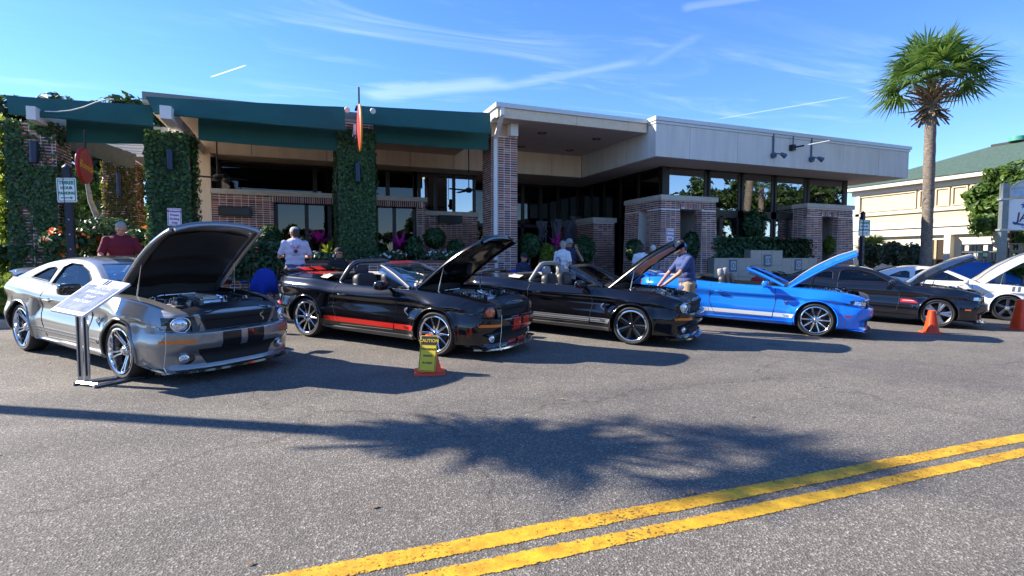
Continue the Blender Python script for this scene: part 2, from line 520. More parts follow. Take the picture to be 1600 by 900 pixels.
CONC = M('concrete', (0.36, 0.34, 0.31), 0.85, vary=0.18, vscale=5, bump=0.25, bscale=40)
WALK = M('pavement_concrete', (0.30, 0.28, 0.26), 0.85, vary=0.2, vscale=3, bump=0.2, bscale=50)
KV = 11.75
def walk_z(u): return -0.0135 * u + 0.050 * 4.05 + 0.14
b = MB()
for i in range(28):
    u0 = -34 + i * 2.4; u1 = u0 + 2.385
    q = []
    for zz in (-0.25, 0.0):
        q += [(u0, KV, walk_z(u0) + zz), (u1, KV, walk_z(u1) + zz), (u1, KV + 0.16, walk_z(u1) + zz), (u0, KV + 0.16, walk_z(u0) + zz)]
    b.hexa(q)
b.build('kerb', CONC, kind='structure')
b = MB()
for i in range(38):
    u0 = -34 + i * 1.75; u1 = u0 + 1.74
    for j in range(2):
        v0 = KV + 0.165 + j * 1.25; v1 = v0 + 1.24 if j == 0 else 34
        q = []
        for zz in (-0.3, -0.002): q += [(u0, v0, walk_z(u0) + zz), (u1, v0, walk_z(u1) + zz), (u1, v1, walk_z(u1) + zz), (u0, v1, walk_z(u0) + zz)]
        b.hexa(q)
b.build('sidewalk', WALK, kind='structure')

# ================================================================== bricks
BRK = [M('brick_red', (0.31, 0.105, 0.078), 0.85, vary=0.25, vscale=9, bump=0.3, bscale=80),
       M('brick_plum', (0.18, 0.066, 0.066), 0.85, vary=0.25, vscale=9, bump=0.3, bscale=80),
       M('brick_pink', (0.42, 0.24, 0.19), 0.88, vary=0.2, vscale=9, bump=0.3, bscale=80),
       M('brick_dark', (0.095, 0.055, 0.06), 0.82, vary=0.2, vscale=9, bump=0.3, bscale=80)]
MORT = M('mortar', (0.76, 0.71, 0.65), 0.95, vary=0.12, vscale=20)
BL, BH, BJ = 0.181, 0.0495, 0.0182
def bricks(mb, O, A, N, z0, z1, spans, batter=0.0, ref=None):
    """stacked brick courses: O origin, A along the wall, N outward; spans(z) lists the solid stretches"""
    O = Vector(O); A = Vector(A); N = Vector(N)
    ref = z1 if ref is None else ref
    z = z0
    while z + BH <= z1 + 0.01:
        for s0, s1 in spans(z + BH / 2):
            s = s0
            while s < s1 - 0.03:
                e = min(s + BL, s1)
                if s1 - e < 0.05: e = s1
                pr = rnd(0.004, 0.011); ta, tb = batter * (ref - z), batter * (ref - z - BH)
                vs = []
                for zz, t in ((z, ta), (z + BH, tb)):
                    base = O + N * t
                    for ss, d in ((s, -0.02), (e, -0.02), (e, pr), (s, pr)):
                        q = base + A * ss + N * d; vs.append((q.x, q.y, zz))
                k = random.choices((0, 1, 2, 3), (46, 30, 10, 14))[0]
                mb.add(vs, [(3, 2, 1, 0), (4, 5, 6, 7), (3, 7, 6, 2), (0, 4, 7, 3), (2, 6, 5, 1)] if A.cross(N).z < 0 else
                       [(0, 1, 2, 3), (7, 6, 5, 4), (2, 6, 7, 3), (3, 7, 4, 0), (1, 5, 6, 2)], k)
                s = e + BJ
        z += BH + BJ
def soldiers(mb, O, A, N, z0, s0, s1, h=0.19):
    O = Vector(O); A = Vector(A); N = Vector(N); s = s0
    while s + BH <= s1 + 0.01:
        pr = rnd(0.006, 0.014); vs = []
        for zz in (z0, z0 + h):
            for ss, d in ((s, -0.02), (s + BH, -0.02), (s + BH, pr), (s, pr)):
                q = O + A * ss + N * d; vs.append((q.x, q.y, zz))
        mb.add(vs, [(3, 2, 1, 0), (4, 5, 6, 7), (3, 7, 6, 2), (0, 4, 7, 3), (2, 6, 5, 1)] if A.cross(N).z < 0 else
               [(0, 1, 2, 3), (7, 6, 5, 4), (2, 6, 7, 3), (3, 7, 4, 0), (1, 5, 6, 2)], random.choices((0, 1, 2, 3), (46, 30, 10, 14))[0])
        s += BH + BJ

X_, Y_ = Vector((1, 0, 0)), Vector((0, 1, 0))
# ================================================================== restaurant
STUC = M('stucco_cream', (0.80, 0.63, 0.45), 0.9, vary=0.09, stretch=(2, 2, .22), vscale=2, bump=0.15, bscale=120)
STUG = M('stucco_pale', (0.64, 0.62, 0.58), 0.9, vary=0.10, stretch=(2, 2, .22), vscale=2, bump=0.15, bscale=120)
SOFF = M('soffit_board', (0.52, 0.41, 0.33), 0.9, vary=0.05, vscale=2)
SOFD = M('soffit_tan', (0.60, 0.45, 0.31), 0.9, vary=0.05, vscale=2)
COPE = M('coping_metal', (0.55, 0.56, 0.57), 0.45, 0.3, vary=0.05)
STONE = M('ledge_stone', (0.52, 0.47, 0.40), 0.85, vary=0.12, vscale=6, bump=0.15, bscale=60)
FRAME = M('bronze_frame', (0.028, 0.024, 0.022), 0.45, 0.3)
WHITE = M('white_paint', (0.74, 0.73, 0.70), 0.5, vary=0.05, vscale=4)
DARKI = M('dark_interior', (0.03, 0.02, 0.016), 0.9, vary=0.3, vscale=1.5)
ROOFM = M('roof_membrane', (0.25, 0.24, 0.23), 0.9)
BLACK = M('black_metal', (0.014, 0.014, 0.016), 0.4, 0.3)
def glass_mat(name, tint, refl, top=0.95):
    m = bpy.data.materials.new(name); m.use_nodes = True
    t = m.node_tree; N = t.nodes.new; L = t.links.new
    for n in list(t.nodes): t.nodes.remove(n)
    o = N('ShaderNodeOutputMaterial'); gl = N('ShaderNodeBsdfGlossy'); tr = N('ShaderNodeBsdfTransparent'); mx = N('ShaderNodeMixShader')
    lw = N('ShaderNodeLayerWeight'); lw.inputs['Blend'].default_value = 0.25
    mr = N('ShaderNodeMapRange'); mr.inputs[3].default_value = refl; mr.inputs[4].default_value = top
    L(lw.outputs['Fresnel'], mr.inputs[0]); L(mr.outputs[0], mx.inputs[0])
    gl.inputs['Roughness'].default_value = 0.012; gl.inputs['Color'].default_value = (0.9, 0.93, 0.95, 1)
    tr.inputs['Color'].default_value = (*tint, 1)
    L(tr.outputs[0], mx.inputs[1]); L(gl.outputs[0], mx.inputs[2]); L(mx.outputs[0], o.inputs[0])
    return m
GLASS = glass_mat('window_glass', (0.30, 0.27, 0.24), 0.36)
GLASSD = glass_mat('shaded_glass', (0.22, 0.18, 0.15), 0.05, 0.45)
GLASSC = glass_mat('car_glass', (0.42, 0.48, 0.5), 0.07, 0.5)

rest = thing('restaurant', 'long single-storey brick and stucco restaurant with flat canopies, green awnings and dark windows', 'restaurant', (8, 15, 0.2), world=True)
ZS, ZF, ZC = 4.66, 5.47, 5.86         # soffit, entrance soffit, coping
VF = 18.43                            # recessed fascia
# -- roofs -------------------------------------------------------------
b = MB()
b.span((-3.35, 15.0, 5.22), (5.3, 18.40, 5.40)); b.span((-2.4, 18.6, 5.22), (11.4, 34, 5.46))
b.build('roof', ROOFM, rest)
b = MB(); b.span((-5.95, 19.6, 4.75), (-2.42, 34, 4.95)); b.build('roof', ROOFM, rest)
# soffit under the awning bays and behind the fascia
b = MB(); b.span((-2.4, 18.55, ZS), (10.30, 20.9, ZS + 0.08)); b.build('soffit', SOFD, rest)
b = MB(); b.span((-3.35, 15.0, 5.14), (5.2, 18.42, 5.215)); b.build('soffit', SOFD, rest)
# cream fascia panels along the recess
ed = [-2.93, -1.3, 0.9, 2.85, 3.6, 5.15, 7.0, 9.0, 10.29]
for a, c in zip(ed[:-1], ed[1:]):
    q = MB(); q.span((a + 0.008, VF, ZS), (c - 0.008, VF + 0.10, 5.6)); q.build('fascia_panel', STUC, rest)
b = MB(); b.span((-2.4, VF + 0.10, ZS + 0.01), (10.29, VF + 0.16, 5.6)); b.build('fascia_backing', M('joint_dark', (0.12, 0.09, 0.06), 0.9), rest)
# -- entrance canopy ---------------------------------------------------
UE0, UE1, VE = 5.24, 10.26, 14.2
b = MB(); b.span((UE0 + 0.1, VE + 0.1, ZF), (UE1 - 0.02, VF - 0.004, ZF + 0.1)); b.build('soffit', SOFF, rest)
b = MB()
b.span((UE0 + 0.1, VE + 0.1, ZF + 0.11), (UE1 - 0.02, 24, 5.74)); b.build('roof', ROOFM, rest)
for a, c in ((UE0, 7.75), (7.762, 9.55), (9.562, UE1)):
    q = MB(); q.span((a, VE, ZF - 0.02), (c, VE + 0.1, 5.72)); q.build('fascia_panel', M('stucco_warm', (0.70, 0.58, 0.43), 0.9, vary=0.06, bump=0.15, bscale=120), rest)
q = MB(); q.span((UE0 - 0.002, VE + 0.102, ZF - 0.02), (UE0 + 0.1, 17.5, 5.72)); q.build('fascia_panel', STUG, rest)
q = MB(); q.span((UE0 - 0.06, VE - 0.06, 5.725), (UE1 + 0.06, VE + 0.2, 5.85)); q.span((UE0 - 0.06, VE + 0.203, 5.725), (UE0 + 0.14, 17.5, 5.85))
q.build('coping', COPE, rest)
LAMPI = M('downlight_dark', (0.05, 0.045, 0.04), 0.6)
for px, py in ((847, 208), (932, 217), (890, 235), (815, 229)):
    p = P(px, py, z=ZF)
    q = MB(); q.lathe([(0.06, 0.02), (0.06, -0.002), (0.15, -0.012), (0.155, -0.002), (0.155, 0.004)], 18); o = q.build('downlight', LAMPI, rest, smooth=40)
    o.matrix_parent_inverse = Matrix.Translation(-Vector(rest['_world'])); o.location = p
b = MB()
b.span((UE0 + 0.62, 14.75, ZF - 0.36), (UE0 + 0.86, 16.0, ZF - 0.005)); b.build('beam', WHITE, rest)
# soffit joint
# -- pavilion canopy ---------------------------------------------------
UP0, UP1, VP = 10.30, 22.3, 13.8
def cut(px): return P(px, 260, v=VP).x
ed = [UP0] + [cut(x) for x in (1077.5, 1152, 1209, 1317, 1373)] + [UP1]
for a, c in zip(ed[:-1], ed[1:]):
    q = MB(); q.span((a + 0.007, VP, ZS), (c - 0.007, VP + 0.1, 5.66)); q.build('fascia_panel', STUG, rest)
def cutv(px, py): return P(px, py, u=UP0).y
for a, c in ((VP + 0.103, 15.9), (15.912, VF - 0.004)):
    q = MB(); q.span((UP0 + 0.007, a, ZS), (UP0 + 0.1, c, 5.66)); q.build('fascia_panel', STUG if a < 15 else STUG, rest)
q = MB(); q.span((UP1 - 0.1, VP + 0.103, ZS), (UP1 - 0.007, 26, 5.66)); q.build('fascia_panel', STUG, rest)
q = MB(); q.span((UP0 + 0.05, VP + 0.05, ZS + 0.02), (UP1 - 0.05, VP + 0.13, 5.6)); q.span((UP0 + 0.06, VP + 0.13, ZS + 0.02), (UP0 + 0.13, VF - 0.05, 5.6)); q.build('fascia_backing', MATS['joint_dark'], rest)
q = MB()
q.span((UP0 - 0.02, VP - 0.03, 5.665), (UP1 + 0.02, VP + 0.2, 5.745)); q.span((UP0 - 0.05, VP - 0.07, 5.748), (UP1 + 0.06, VP + 0.25, 5.87))
q.span((UP0 - 0.02, VP + 0.203, 5.665), (UP0 + 0.2, 24, 5.745)); q.span((UP0 - 0.05, VP + 0.253, 5.748), (UP0 + 0.25, 24, 5.87))
q.span((UP1 - 0.2, VP + 0.203, 5.665), (UP1 + 0.02, 26, 5.745)); q.span((UP1 - 0.2, VP + 0.253, 5.748), (UP1 + 0.06, 26, 5.87))
q.build('coping', COPE, rest)
b = MB(); b.span((UP0 + 0.14, VP + 0.14, 5.4), (UP1 - 0.14, 30, 5.6)); b.build('roof', ROOFM, rest)
VW, UW0, UW1 = 15.2, 11.65, 20.8
sj = [UP0 + 0.1, 12.6, 14.9, 17.2, 19.5, UP1 - 0.1]
for a, c in zip(sj[:-1], sj[1:]):
    b = MB(); b.span((a + 0.005, VP + 0.1, ZS + 0.004), (c - 0.005, 26, ZS + 0.07)); b.build('soffit', SOFF, rest)
# -- columns -----------------------------------------------------------
def column(name, uc, w, z1, vfront=15.0, ivy=True):
    z0 = walk_z(uc) - 0.03
    b = MB(); b.span((uc - w / 2, vfront, z0), (uc + w / 2, vfront + w, z1)); c = b.build(name, MORT, rest)
    k = MB()
    sp = lambda z: [(0.006, w - 0.006)]
    bricks(k, (uc - w / 2, vfront, 0), X_, -Y_, z0, z1 - 0.005, sp)
    bricks(k, (uc + w / 2, vfront, 0), Y_, X_, z0, z1 - 0.005, sp)
    bricks(k, (uc - w / 2, vfront, 0), Y_, -X_, z0, z1 - 0.005, sp)
    o = k.build('brick_work', BRK, rest, kind='stuff'); sub(o, c); return c
CI = [(-5.45, 0.86, 4.46), (-2.86, 0.86, 4.48), (1.48, 0.9, 5.12)]
for uc, w, z1 in CI: column('column', uc, w, z1)
column('column', 5.76, 0.82, 5.13)
column('column', -4.85, 0.8, 4.4, 18.9)
b = MB(); b.span((5.35, 15.02, 5.135), (6.2, 15.8, 5.465)); b.build('column_head', SOFF, rest)
# beams over the first columns
for px0, px1, y0, y1, v in ((40, 56, 165, 187, 14.35), (249, 268, 164, 186, 13.95)):
    p0, p1 = P(px0, y0, v=v), P(px1, y1, v=v)
    q = MB(); q.span((p0.x, v, p1.z), (p1.x, 19.4, p0.z)); q.build('beam', WHITE, rest)
q = MB()
for i in range(9): q.box((-4.15, 15.5 + i * 0.45, 4.62), (2.45, 0.09, 0.16))
q.build('rafter', WHITE, rest, kind='stuff')
# wall return left of the dining room
b = MB(); b.span((-2.9, 18.3, 0.1), (-2.42, 18.42, ZS - .002)); b.span((-2.9, 18.43, 0.1), (-2.8, 34, 5.2)); b.build('wall', STUC, rest)
# -- brick wall with doors under the fascia ----------------------------
VB = 18.3
zl = 3.44
LED0 = -2.40; LED1 = P(664, 309, v=VB).x
d1 = (P(427.5, 330, v=VB).x, P(652, 330, v=VB).x, 3.26)        # wide opening (passes behind the ivy column)
wsp = lambda z: [(0, LED1 - LED0)] if z > d1[2] else [(0, d1[0] - LED0), (d1[1] - LED0, LED1 - LED0)]
b = MB()
b.span((LED0, VB, 0.1), (d1[0], VB + 0.3, zl)); b.span((d1[1], VB, 0.1), (LED1, VB + 0.3, zl)); b.span((d1[0] + 0.001, VB, d1[2]), (d1[1] - 0.001, VB + 0.3, zl))
w = b.build('wall', MORT, rest)
k = MB()
bricks(k, (LED0, VB, 0), X_, -Y_, 0.15, zl - 0.19, lambda z: [(0, d1[0] - LED0), (d1[1] - LED0, LED1 - LED0)])
soldiers(k, (LED0, VB, 0), X_, -Y_, zl - 0.19, d1[0] - LED0 + 0.0, d1[1] - LED0 + 0.15)
bricks(k, (LED0, VB, 0), X_, -Y_, zl - 0.19, zl, lambda z: [(0, d1[0] - LED0 - 0.03), (d1[1] - LED0 + 0.2, LED1 - LED0)])
bricks(k, (LED1, VB, 0), Y_, X_, 0.15, zl, lambda z: [(0, 1.2)])
sub(k.build('brick_work', BRK, rest, kind='stuff'), w)
b = MB(); b.span((LED0 - 0.04, VB - 0.08, zl), (LED1 + 0.06, VB + 0.34, zl + 0.15)); b.build('ledge', STONE, rest)
# second, lower brick wall
VB2 = 18.7
L0, L1 = LED1 + 0.05, P(745, 345, v=VB2).x
z2 = 3.02
b = MB(); b.span((L0, VB2, 0.1), (L1, VB2 + 0.3, z2)); w = b.build('wall', MORT, rest)
k = MB(); bricks(k, (L0, VB2, 0), X_, -Y_, 0.12, z2, lambda z: [(0, L1 - L0 + 0.07 * (z2 - z))], 0.06)
sub(k.build('brick_work', BRK, rest, kind='stuff'), w)
b = MB(); b.span((L0 - 0.04, VB2 - 0.08, z2), (L1 + 0.05, VB2 + 0.34, z2 + 0.16)); b.build('ledge', STONE, rest)
# windows
def window(p0, p1, axis, nsplit, mat, depth=0.07, fw=0.06, sill=None, name='window', rails=()):
    """framed glazing between two corners on a wall plane; each pane its own piece"""
    f = MB(); (x0, z0), (x1, z1), pl = p0, p1, axis[1]
    def bar(a, c, za, zb, d=depth):
        if axis[0] == 'v': f.span((a, pl, za), (c, pl + d, zb))
        else: f.span((pl, a, za), (pl + d, c, zb))
    n = len(nsplit) if isinstance(nsplit, (list, tuple)) else nsplit
    cuts = list(nsplit) if isinstance(nsplit, (list, tuple)) else [lerp(x0, x1, i / n) for i in range(n + 1)]
    hor = [z0] + list(rails) + [z1]
    for i, z in enumerate(hor):
        bar(x0, x1, z - (0 if i == 0 else fw / 2), z + (0 if i == len(hor) - 1 else fw / 2) + (fw if i == 0 else 0) - (fw if i == len(hor) - 1 else 0) * 0 - (0 if i < len(hor) - 1 else -0.0001), depth * 0.9)
    for c in cuts: bar(c - fw * 0.6, c + fw * 0.6, z0, z1)
    fo = f.build(name, FRAME, rest)
    for a, c in zip(cuts[:-1], cuts[1:]):
        for za, zb in zip(hor[:-1], hor[1:]):
            q = MB()
            if axis[0] == 'v': q.span((a + 0.01, pl + depth * 0.4, za + 0.01), (c - 0.01, pl + depth * 0.4 + 0.008, zb - 0.01))
            else: q.span((pl + depth * 0.4, a + 0.01, za + 0.01), (pl + depth * 0.4 + 0.008, c - 0.01, zb - 0.01))
            sub(q.build('pane', mat, rest), fo)
    return fo
VU = 19.5
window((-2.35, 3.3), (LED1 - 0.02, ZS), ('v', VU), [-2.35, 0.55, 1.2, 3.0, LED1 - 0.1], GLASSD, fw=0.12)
window((LED1 + 0.02, 3.0), (6.3, ZS), ('v', VU), [LED1 + 0.06, 4.0, 4.75, 5.45, 6.25], GLASS, fw=0.10)
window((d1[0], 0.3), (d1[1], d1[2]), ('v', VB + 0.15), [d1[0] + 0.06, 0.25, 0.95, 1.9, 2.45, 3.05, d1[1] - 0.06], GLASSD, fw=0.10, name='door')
# interior
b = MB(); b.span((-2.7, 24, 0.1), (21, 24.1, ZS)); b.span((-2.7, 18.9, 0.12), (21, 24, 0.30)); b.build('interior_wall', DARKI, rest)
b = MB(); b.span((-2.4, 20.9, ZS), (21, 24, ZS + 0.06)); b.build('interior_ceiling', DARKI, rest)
# -- entrance recess ---------------------------------------------------
VR = 21.0
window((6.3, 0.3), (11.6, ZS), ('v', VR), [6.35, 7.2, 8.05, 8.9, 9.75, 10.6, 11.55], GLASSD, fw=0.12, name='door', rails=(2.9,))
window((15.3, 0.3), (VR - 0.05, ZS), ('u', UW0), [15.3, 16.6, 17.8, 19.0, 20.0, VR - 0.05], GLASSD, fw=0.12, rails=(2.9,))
# -- pavilion glazing --------------------------------------------------
def uw(px): return P(px, 300, v=VW).x
ws = [UW0 + 0.15, uw(1106), uw(1158), uw(1210), uw(1261), UW1 - 0.1]
for i in range(5):
    lo = (3.3 if i in (0, 4) else 1.3)
    a, c = ws[i], ws[i + 1]
    if i in (0, 4):
        window((a, 3.2), (c, ZS), ('v', VW), [a + 0.06, c - 0.06], GLASS, fw=0.15)
    else:
        mid = lerp(a, c, 0.42)
        window((a, 3.05), (c, ZS), ('v', VW), [a + 0.05, c - 0.05], GLASS, fw=0.14)
        window((a, 1.3), (c, 3.05), ('v', VW), [a + 0.05, mid, c - 0.05], GLASS, fw=0.12)
for a_ in (UW0, UW1 - 0.2): b = MB(); b.span((a_, VW - 0.01, 1.0), (a_ + 0.2, VW + 0.2, ZS)); b.build('corner_post', FRAME, rest)
b = MB(); b.span((UW1 - 0.1, VW + 0.2, 0.1), (UW1, 24, ZS)); b.build('wall', STUC, rest)
b = MB(); b.span((UW0 + 0.3, VW, 0.1), (UW1, VW + 0.2, 1.3)); b.build('wall', MORT, rest)
# -- piers -------------------------------------------------------------
def pier(u0, u1, v0, v1, z1, gap, gapside, ztop_gap, bat=0.03):
    z0 = walk_z(u0) - 0.05; T = 0.34
    h = z1 - z0
    def hexw(a, c, va, vb, za, zb, ba=0, bc=0, bv=0):
        m.hexa([(a - ba * (z1 - za), va - bv * (z1 - za), za), (c + bc * (z1 - za), va - bv * (z1 - za), za), (c + bc * (z1 - za), vb, za), (a - ba * (z1 - za), vb, za),
                (a - ba * (z1 - zb), va - bv * (z1 - zb), zb), (c + bc * (z1 - zb), va - bv * (z1 - zb), zb), (c + bc * (z1 - zb), vb, zb), (a - ba * (z1 - zb), vb, zb)])
    m = MB()
    hexw(u0, gap[0], v0, v0 + T, z0, ztop_gap, bat, 0, bat); hexw(gap[1], u1, v0, v0 + T, z0, ztop_gap, 0, bat, bat)
    hexw(u0, u1, v0, v0 + T, ztop_gap + 0.001, z1, bat, bat, bat)
    if gapside:
        hexw(u0, u0 + T, v0 + T + 0.001, gapside[0], z0, ztop_gap, bat); hexw(u0, u0 + T, gapside[1], v1, z0, ztop_gap, bat)
        hexw(u0, u0 + T, v0 + T + 0.001, v1, ztop_gap + 0.001, z1, bat)
    else: hexw(u0, u0 + T, v0 + T + 0.001, v1, z0, z1, bat)
    hexw(u1 - T, u1, v0 + T + 0.001, v1, z0, z1, 0, bat)
    c = m.build('pier', MORT, rest)
    k = MB()
    gw = lambda z: bat * (z1 - z)
    bricks(k, (u0, v0, 0), X_, -Y_, z0, ztop_gap, lambda z: [(-gw(z), gap[0] - u0), (gap[1] - u0, u1 - u0 + gw(z))], bat, z1)
    bricks(k, (u0, v0, 0), X_, -Y_, ztop_gap + 0.2, z1, lambda z: [(-gw(z), u1 - u0 + gw(z))], bat, z1)
    bricks(k, (u0, v0, 0), X_, -Y_, ztop_gap, ztop_gap + 0.2, lambda z: [(-gw(z), gap[0] - u0 - 0.08), (gap[1] - u0 + 0.08, u1 - u0 + gw(z))], bat, z1)
    soldiers(k, (u0, v0, 0), X_, -Y_, ztop_gap, gap[0] - u0 - 0.07, gap[1] - u0 + 0.07)
    bricks(k, (gap[0], v0, 0), Y_, X_, z0, ztop_gap, lambda z: [(0.0, T)])
    bricks(k, (gap[1], v0, 0), Y_, -X_, z0, ztop_gap, lambda z: [(0.0, T)])
    if gapside:
        bricks(k, (u0, v0, 0), Y_, -X_, z0, ztop_gap, lambda z: [(-gw(z), gapside[0] - v0), (gapside[1] - v0, v1 - v0)], bat, z1)
        bricks(k, (u0, v0, 0), Y_, -X_, ztop_gap, z1, lambda z: [(-gw(z), v1 - v0)], bat, z1)
    else: bricks(k, (u0, v0, 0), Y_, -X_, z0, z1, lambda z: [(-gw(z), v1 - v0)], bat, z1)
    sub(k.build('brick_work', BRK, rest, kind='stuff'), c)
    q = MB(); q.span((u0 - 0.06, v0 - 0.06, z1), (u1 + 0.06, v1, z1 + 0.16)); sub(q.build('stone_cap', STONE, rest), c)
VPi = 14.6
ga = [P(x, 350, v=VPi).x for x in (1062, 1096)]
gs = [P(x, 350, u=11.16).y for x in (1011, 998)]
pier(11.16, 13.45, VPi, 16.7, 3.44, ga, gs, 3.16)
gb = [P(x, 350, v=VPi).x for x in (1284, 1309)]
pier(P(1261, 330, v=VPi).x, P(1332, 330, v=VPi).x, VPi, 16.2, 3.42, gb, None, 3.12)
# low pier at the entrance
b = MB(); b.span((10.25, 17.4, 0.2), (10.65, 20.9, 2.86)); w = b.build('wall', MORT, rest)
k = MB(); bricks(k, (10.25, 17.4, 0), Y_, -X_, 0.25, 2.86, lambda z: [(0, 3.4)], 0.02); bricks(k, (10.25, 17.4, 0), X_, -Y_, 0.25, 2.86, lambda z: [(0, 0.9)], 0.02)
b = MB(); b.span((10.651, 17.4, 0.2), (11.15, 17.8, 2.86)); sub(b.build('wall', MORT, rest), w)
sub(k.build('brick_work', BRK, rest, kind='stuff'), w)
b = MB(); b.span((10.18, 17.34, 2.86), (11.22, 20.9, 3.03)); sub(b.build('ledge', STONE, rest), w)
# downspout
q = MB()
dp = [P(785, 172, v=VE - 0.03), P(784, 187, v=VE - 0.03), P(773.5, 221, v=14.93), P(773.5, 300, v=14.93)]
u_d = dp[2].x
pts = [Vector((UE0 + 0.12, VE - 0.06, 5.70)), Vector((UE0 + 0.12, VE - 0.06, 5.50)), Vector((u_d, 14.92, 5.0)), Vector((u_d, 14.92, 0.4))]
for a, c in zip(pts[:-1], pts[1:]):
    d = c - a; up = Vector((0, 1, 0)) if abs(d.normalized().z) > 0.5 else Vector((0, 0, 1))
    x = Vector((1, 0, 0)); hw = 0.055
    q.hexa([a + Vector((-hw, -0.04, 0)), a + Vector((hw, -0.04, 0)), a + Vector((hw, 0.04, 0)), a + Vector((-hw, 0.04, 0)),
            c + Vector((-hw, -0.04, 0)), c + Vector((hw, -0.04, 0)), c + Vector((hw, 0.04, 0)), c + Vector((-hw, 0.04, 0))])
q.build('downspout', WHITE, rest, fix=True)
# heater bars and ceiling fans hang on the wall: things of their own
for px0, px1, y0, y1, v, lab in ((341, 393, 322, 338, VB, 'long black bar heater on the brick wall left of the wide door'),
                                 (686, 722, 336, 349, VB2, 'short black bar heater under the lower stone ledge beside the drainpipe')):
    p0, p1 = P(px0, y0, v=v - 0.2), P(px1, y1, v=v - 0.2)
    t = thing('wall_heater', lab, 'heater', ((p0.x + p1.x) / 2, v - 0.02, p1.z), group='bar heaters on the brick wall', world=True)
    q = MB(); zc_ = (p0.z + p1.z) / 2; hh = (p0.z - p1.z) / 2
    q.span((p0.x, v - 0.24, zc_ - hh), (p1.x, v - 0.08, zc_ + hh)); q.build('housing', BLACK, t)
    q = MB(); q.span((p0.x + 0.05, v - 0.25, zc_ - hh * 0.7), (p1.x - 0.05, v - 0.243, zc_ + hh * 0.7)); q.build('grille', M('heater_face', (0.03, 0.03, 0.03), 0.3, 0.5), t)
    for s in (0.25, 0.75):
        q = MB(); x = lerp(p0.x, p1.x, s); q.span((x - 0.03, v - 0.078, zc_ - 0.05), (x + 0.03, v - 0.012, zc_ + 0.05)); q.build('bracket', BLACK, t)
# ================================================================== awnings
AWN = M('awning_green', (0.006, 0.088, 0.078), 0.8, vary=0.12, vscale=1.5, bump=0.1, bscale=300, sheen=0.2)
AWU = M('awning_underside', (0.10, 0.105, 0.085), 0.9, vary=0.15)
def cloth(mb, A, B, C, D, nu=30, nv=8, amp=0.02, thick=0.02, bulge=0.05, seed=0, mi=0):
    """quad A(top left) B(top right) C(bottom right) D(bottom left) with soft folds, both faces"""
    A, B, C, D = map(Vector, (A, B, C, D)); nrm = (B - A).cross(D - A).normalized()
    for side in (0, 1):
        rows = []
        for j in range(nv + 1):
            t = j / nv; row = []
            for i in range(nu + 1):
                s = i / nu
                p = A.lerp(B, s).lerp(D.lerp(C, s), t)
                w = amp * (mnoise.noise(Vector((s * 9 + seed, t * 2.2, seed))) + 0.6 * mnoise.noise(Vector((s * 2.5 - t * 3 + seed, t * 7, 3)))) * (0.3 + t)
                p = p + nrm * (w - bulge * sin(pi * t) - (thick if side else 0)) + Vector((0, 0, -0.012 * sin(pi * s) * t))
                row.append(p)
            rows.append(row)
        mb.grid(rows, mi, flip=bool(side))
    return mb
def awning(label, va, top, bot, vb, valL, valR, vval, grp='green awnings along the restaurant'):
    TL, TR = P(*top[0], v=va), P(*top[1], v=va)
    BLc, BRc = P(*bot[0], v=vb), P(*bot[1], v=vb)
    t = thing('awning', label, 'awning', ((TL.x + TR.x) / 2, va, BLc.z), group=grp, world=True)
    q = MB(); cloth(q, TL, TR, BRc, BLc, 40, 8, 0.012, bulge=0.012, seed=TL.x); q.build('canopy', AWN, t, smooth=60)
    q = MB(); q.tube([BLc + Vector((0, 0.01, 0)), BRc + Vector((0, 0.01, 0))], 0.018, 6); q.tube([TL + Vector((0, 0.03, -0.01)), TR + Vector((0, 0.03, -0.01))], 0.02, 6); q.build('hem_bar', AWN, t, smooth=60)
    VL, VR_ = P(*valL[0], v=vval), P(*valR[0], v=vval); VL2, VR2 = P(*valL[1], v=vval), P(*valR[1], v=vval)
    q = MB(); cloth(q, VL, VR_, VR2, VL2, 40, 6, 0.02, bulge=0.0, seed=VL.x + 5); q.build('valance', AWN, t, smooth=60)
    # top sheet back to the roof
    q = MB(); cloth(q, TL + Vector((0, 0.35, -0.03)), TR + Vector((0, 0.35, -0.03)), TR, TL, 20, 3, 0.01, bulge=0); q.build('top_sheet', AWN, t, smooth=60)
    return t
a1 = awning('green awning at the left end with a drooping white cord', 14.75, ((10, 150), (240, 166)), ((14, 178), (240, 197)), 14.55, ((104, 176), (104, 222)), ((240, 180), (240, 225)), 15.35)
a2 = awning('longest green awning between the two middle ivy columns', 14.45, ((228, 152), (539, 168.5)), ((241, 177), (539, 204)), 14.2, ((310, 176), (310, 219)), ((528, 195), (528, 236)), 15.0)
a3 = awning('green awning beside the brick column with the white drainpipe', 14.45, ((556, 166), (766, 177.5)), ((566, 193), (766, 208)), 14.2, ((586, 190), (586, 222)), ((763, 203), (763, 235)), 15.0)
q = MB(); q.tube([P(x, y, v=14.5) for x, y in ((70, 174), (90, 174.5), (110, 172.5), (130, 167.5), (150, 159.5), (166, 155.5), (178, 155))], 0.012, 6)
q.build('cord', WHITE, a1, smooth=60)
# end awning running back along the side
t = thing('awning', 'greyish end awning running back from the leftmost column to the corner', 'awning', (-5.2, 17, 4.2), world=True)
A_, B_ = P(108, 222, v=15.9), P(212, 246, v=18.9)
C_, D_ = P(210, 264, v=18.9), P(110, 226, v=15.9)
D_ = Vector((D_.x, D_.y, D_.z - 0.10))
q = MB(); cloth(q, A_ + Vector((0, 0, 0.25)), B_ + Vector((0, 0, 0.1)), C_, D_, 30, 5, 0.05, bulge=0); q.build('canopy', AWU, t, smooth=60)
q = MB(); q.tube([D_, C_], 0.02, 6); q.build('hem_bar', AWN, t, smooth=60)
stripe_at(vn0, vn1); stripe_at(vf0, vf1)
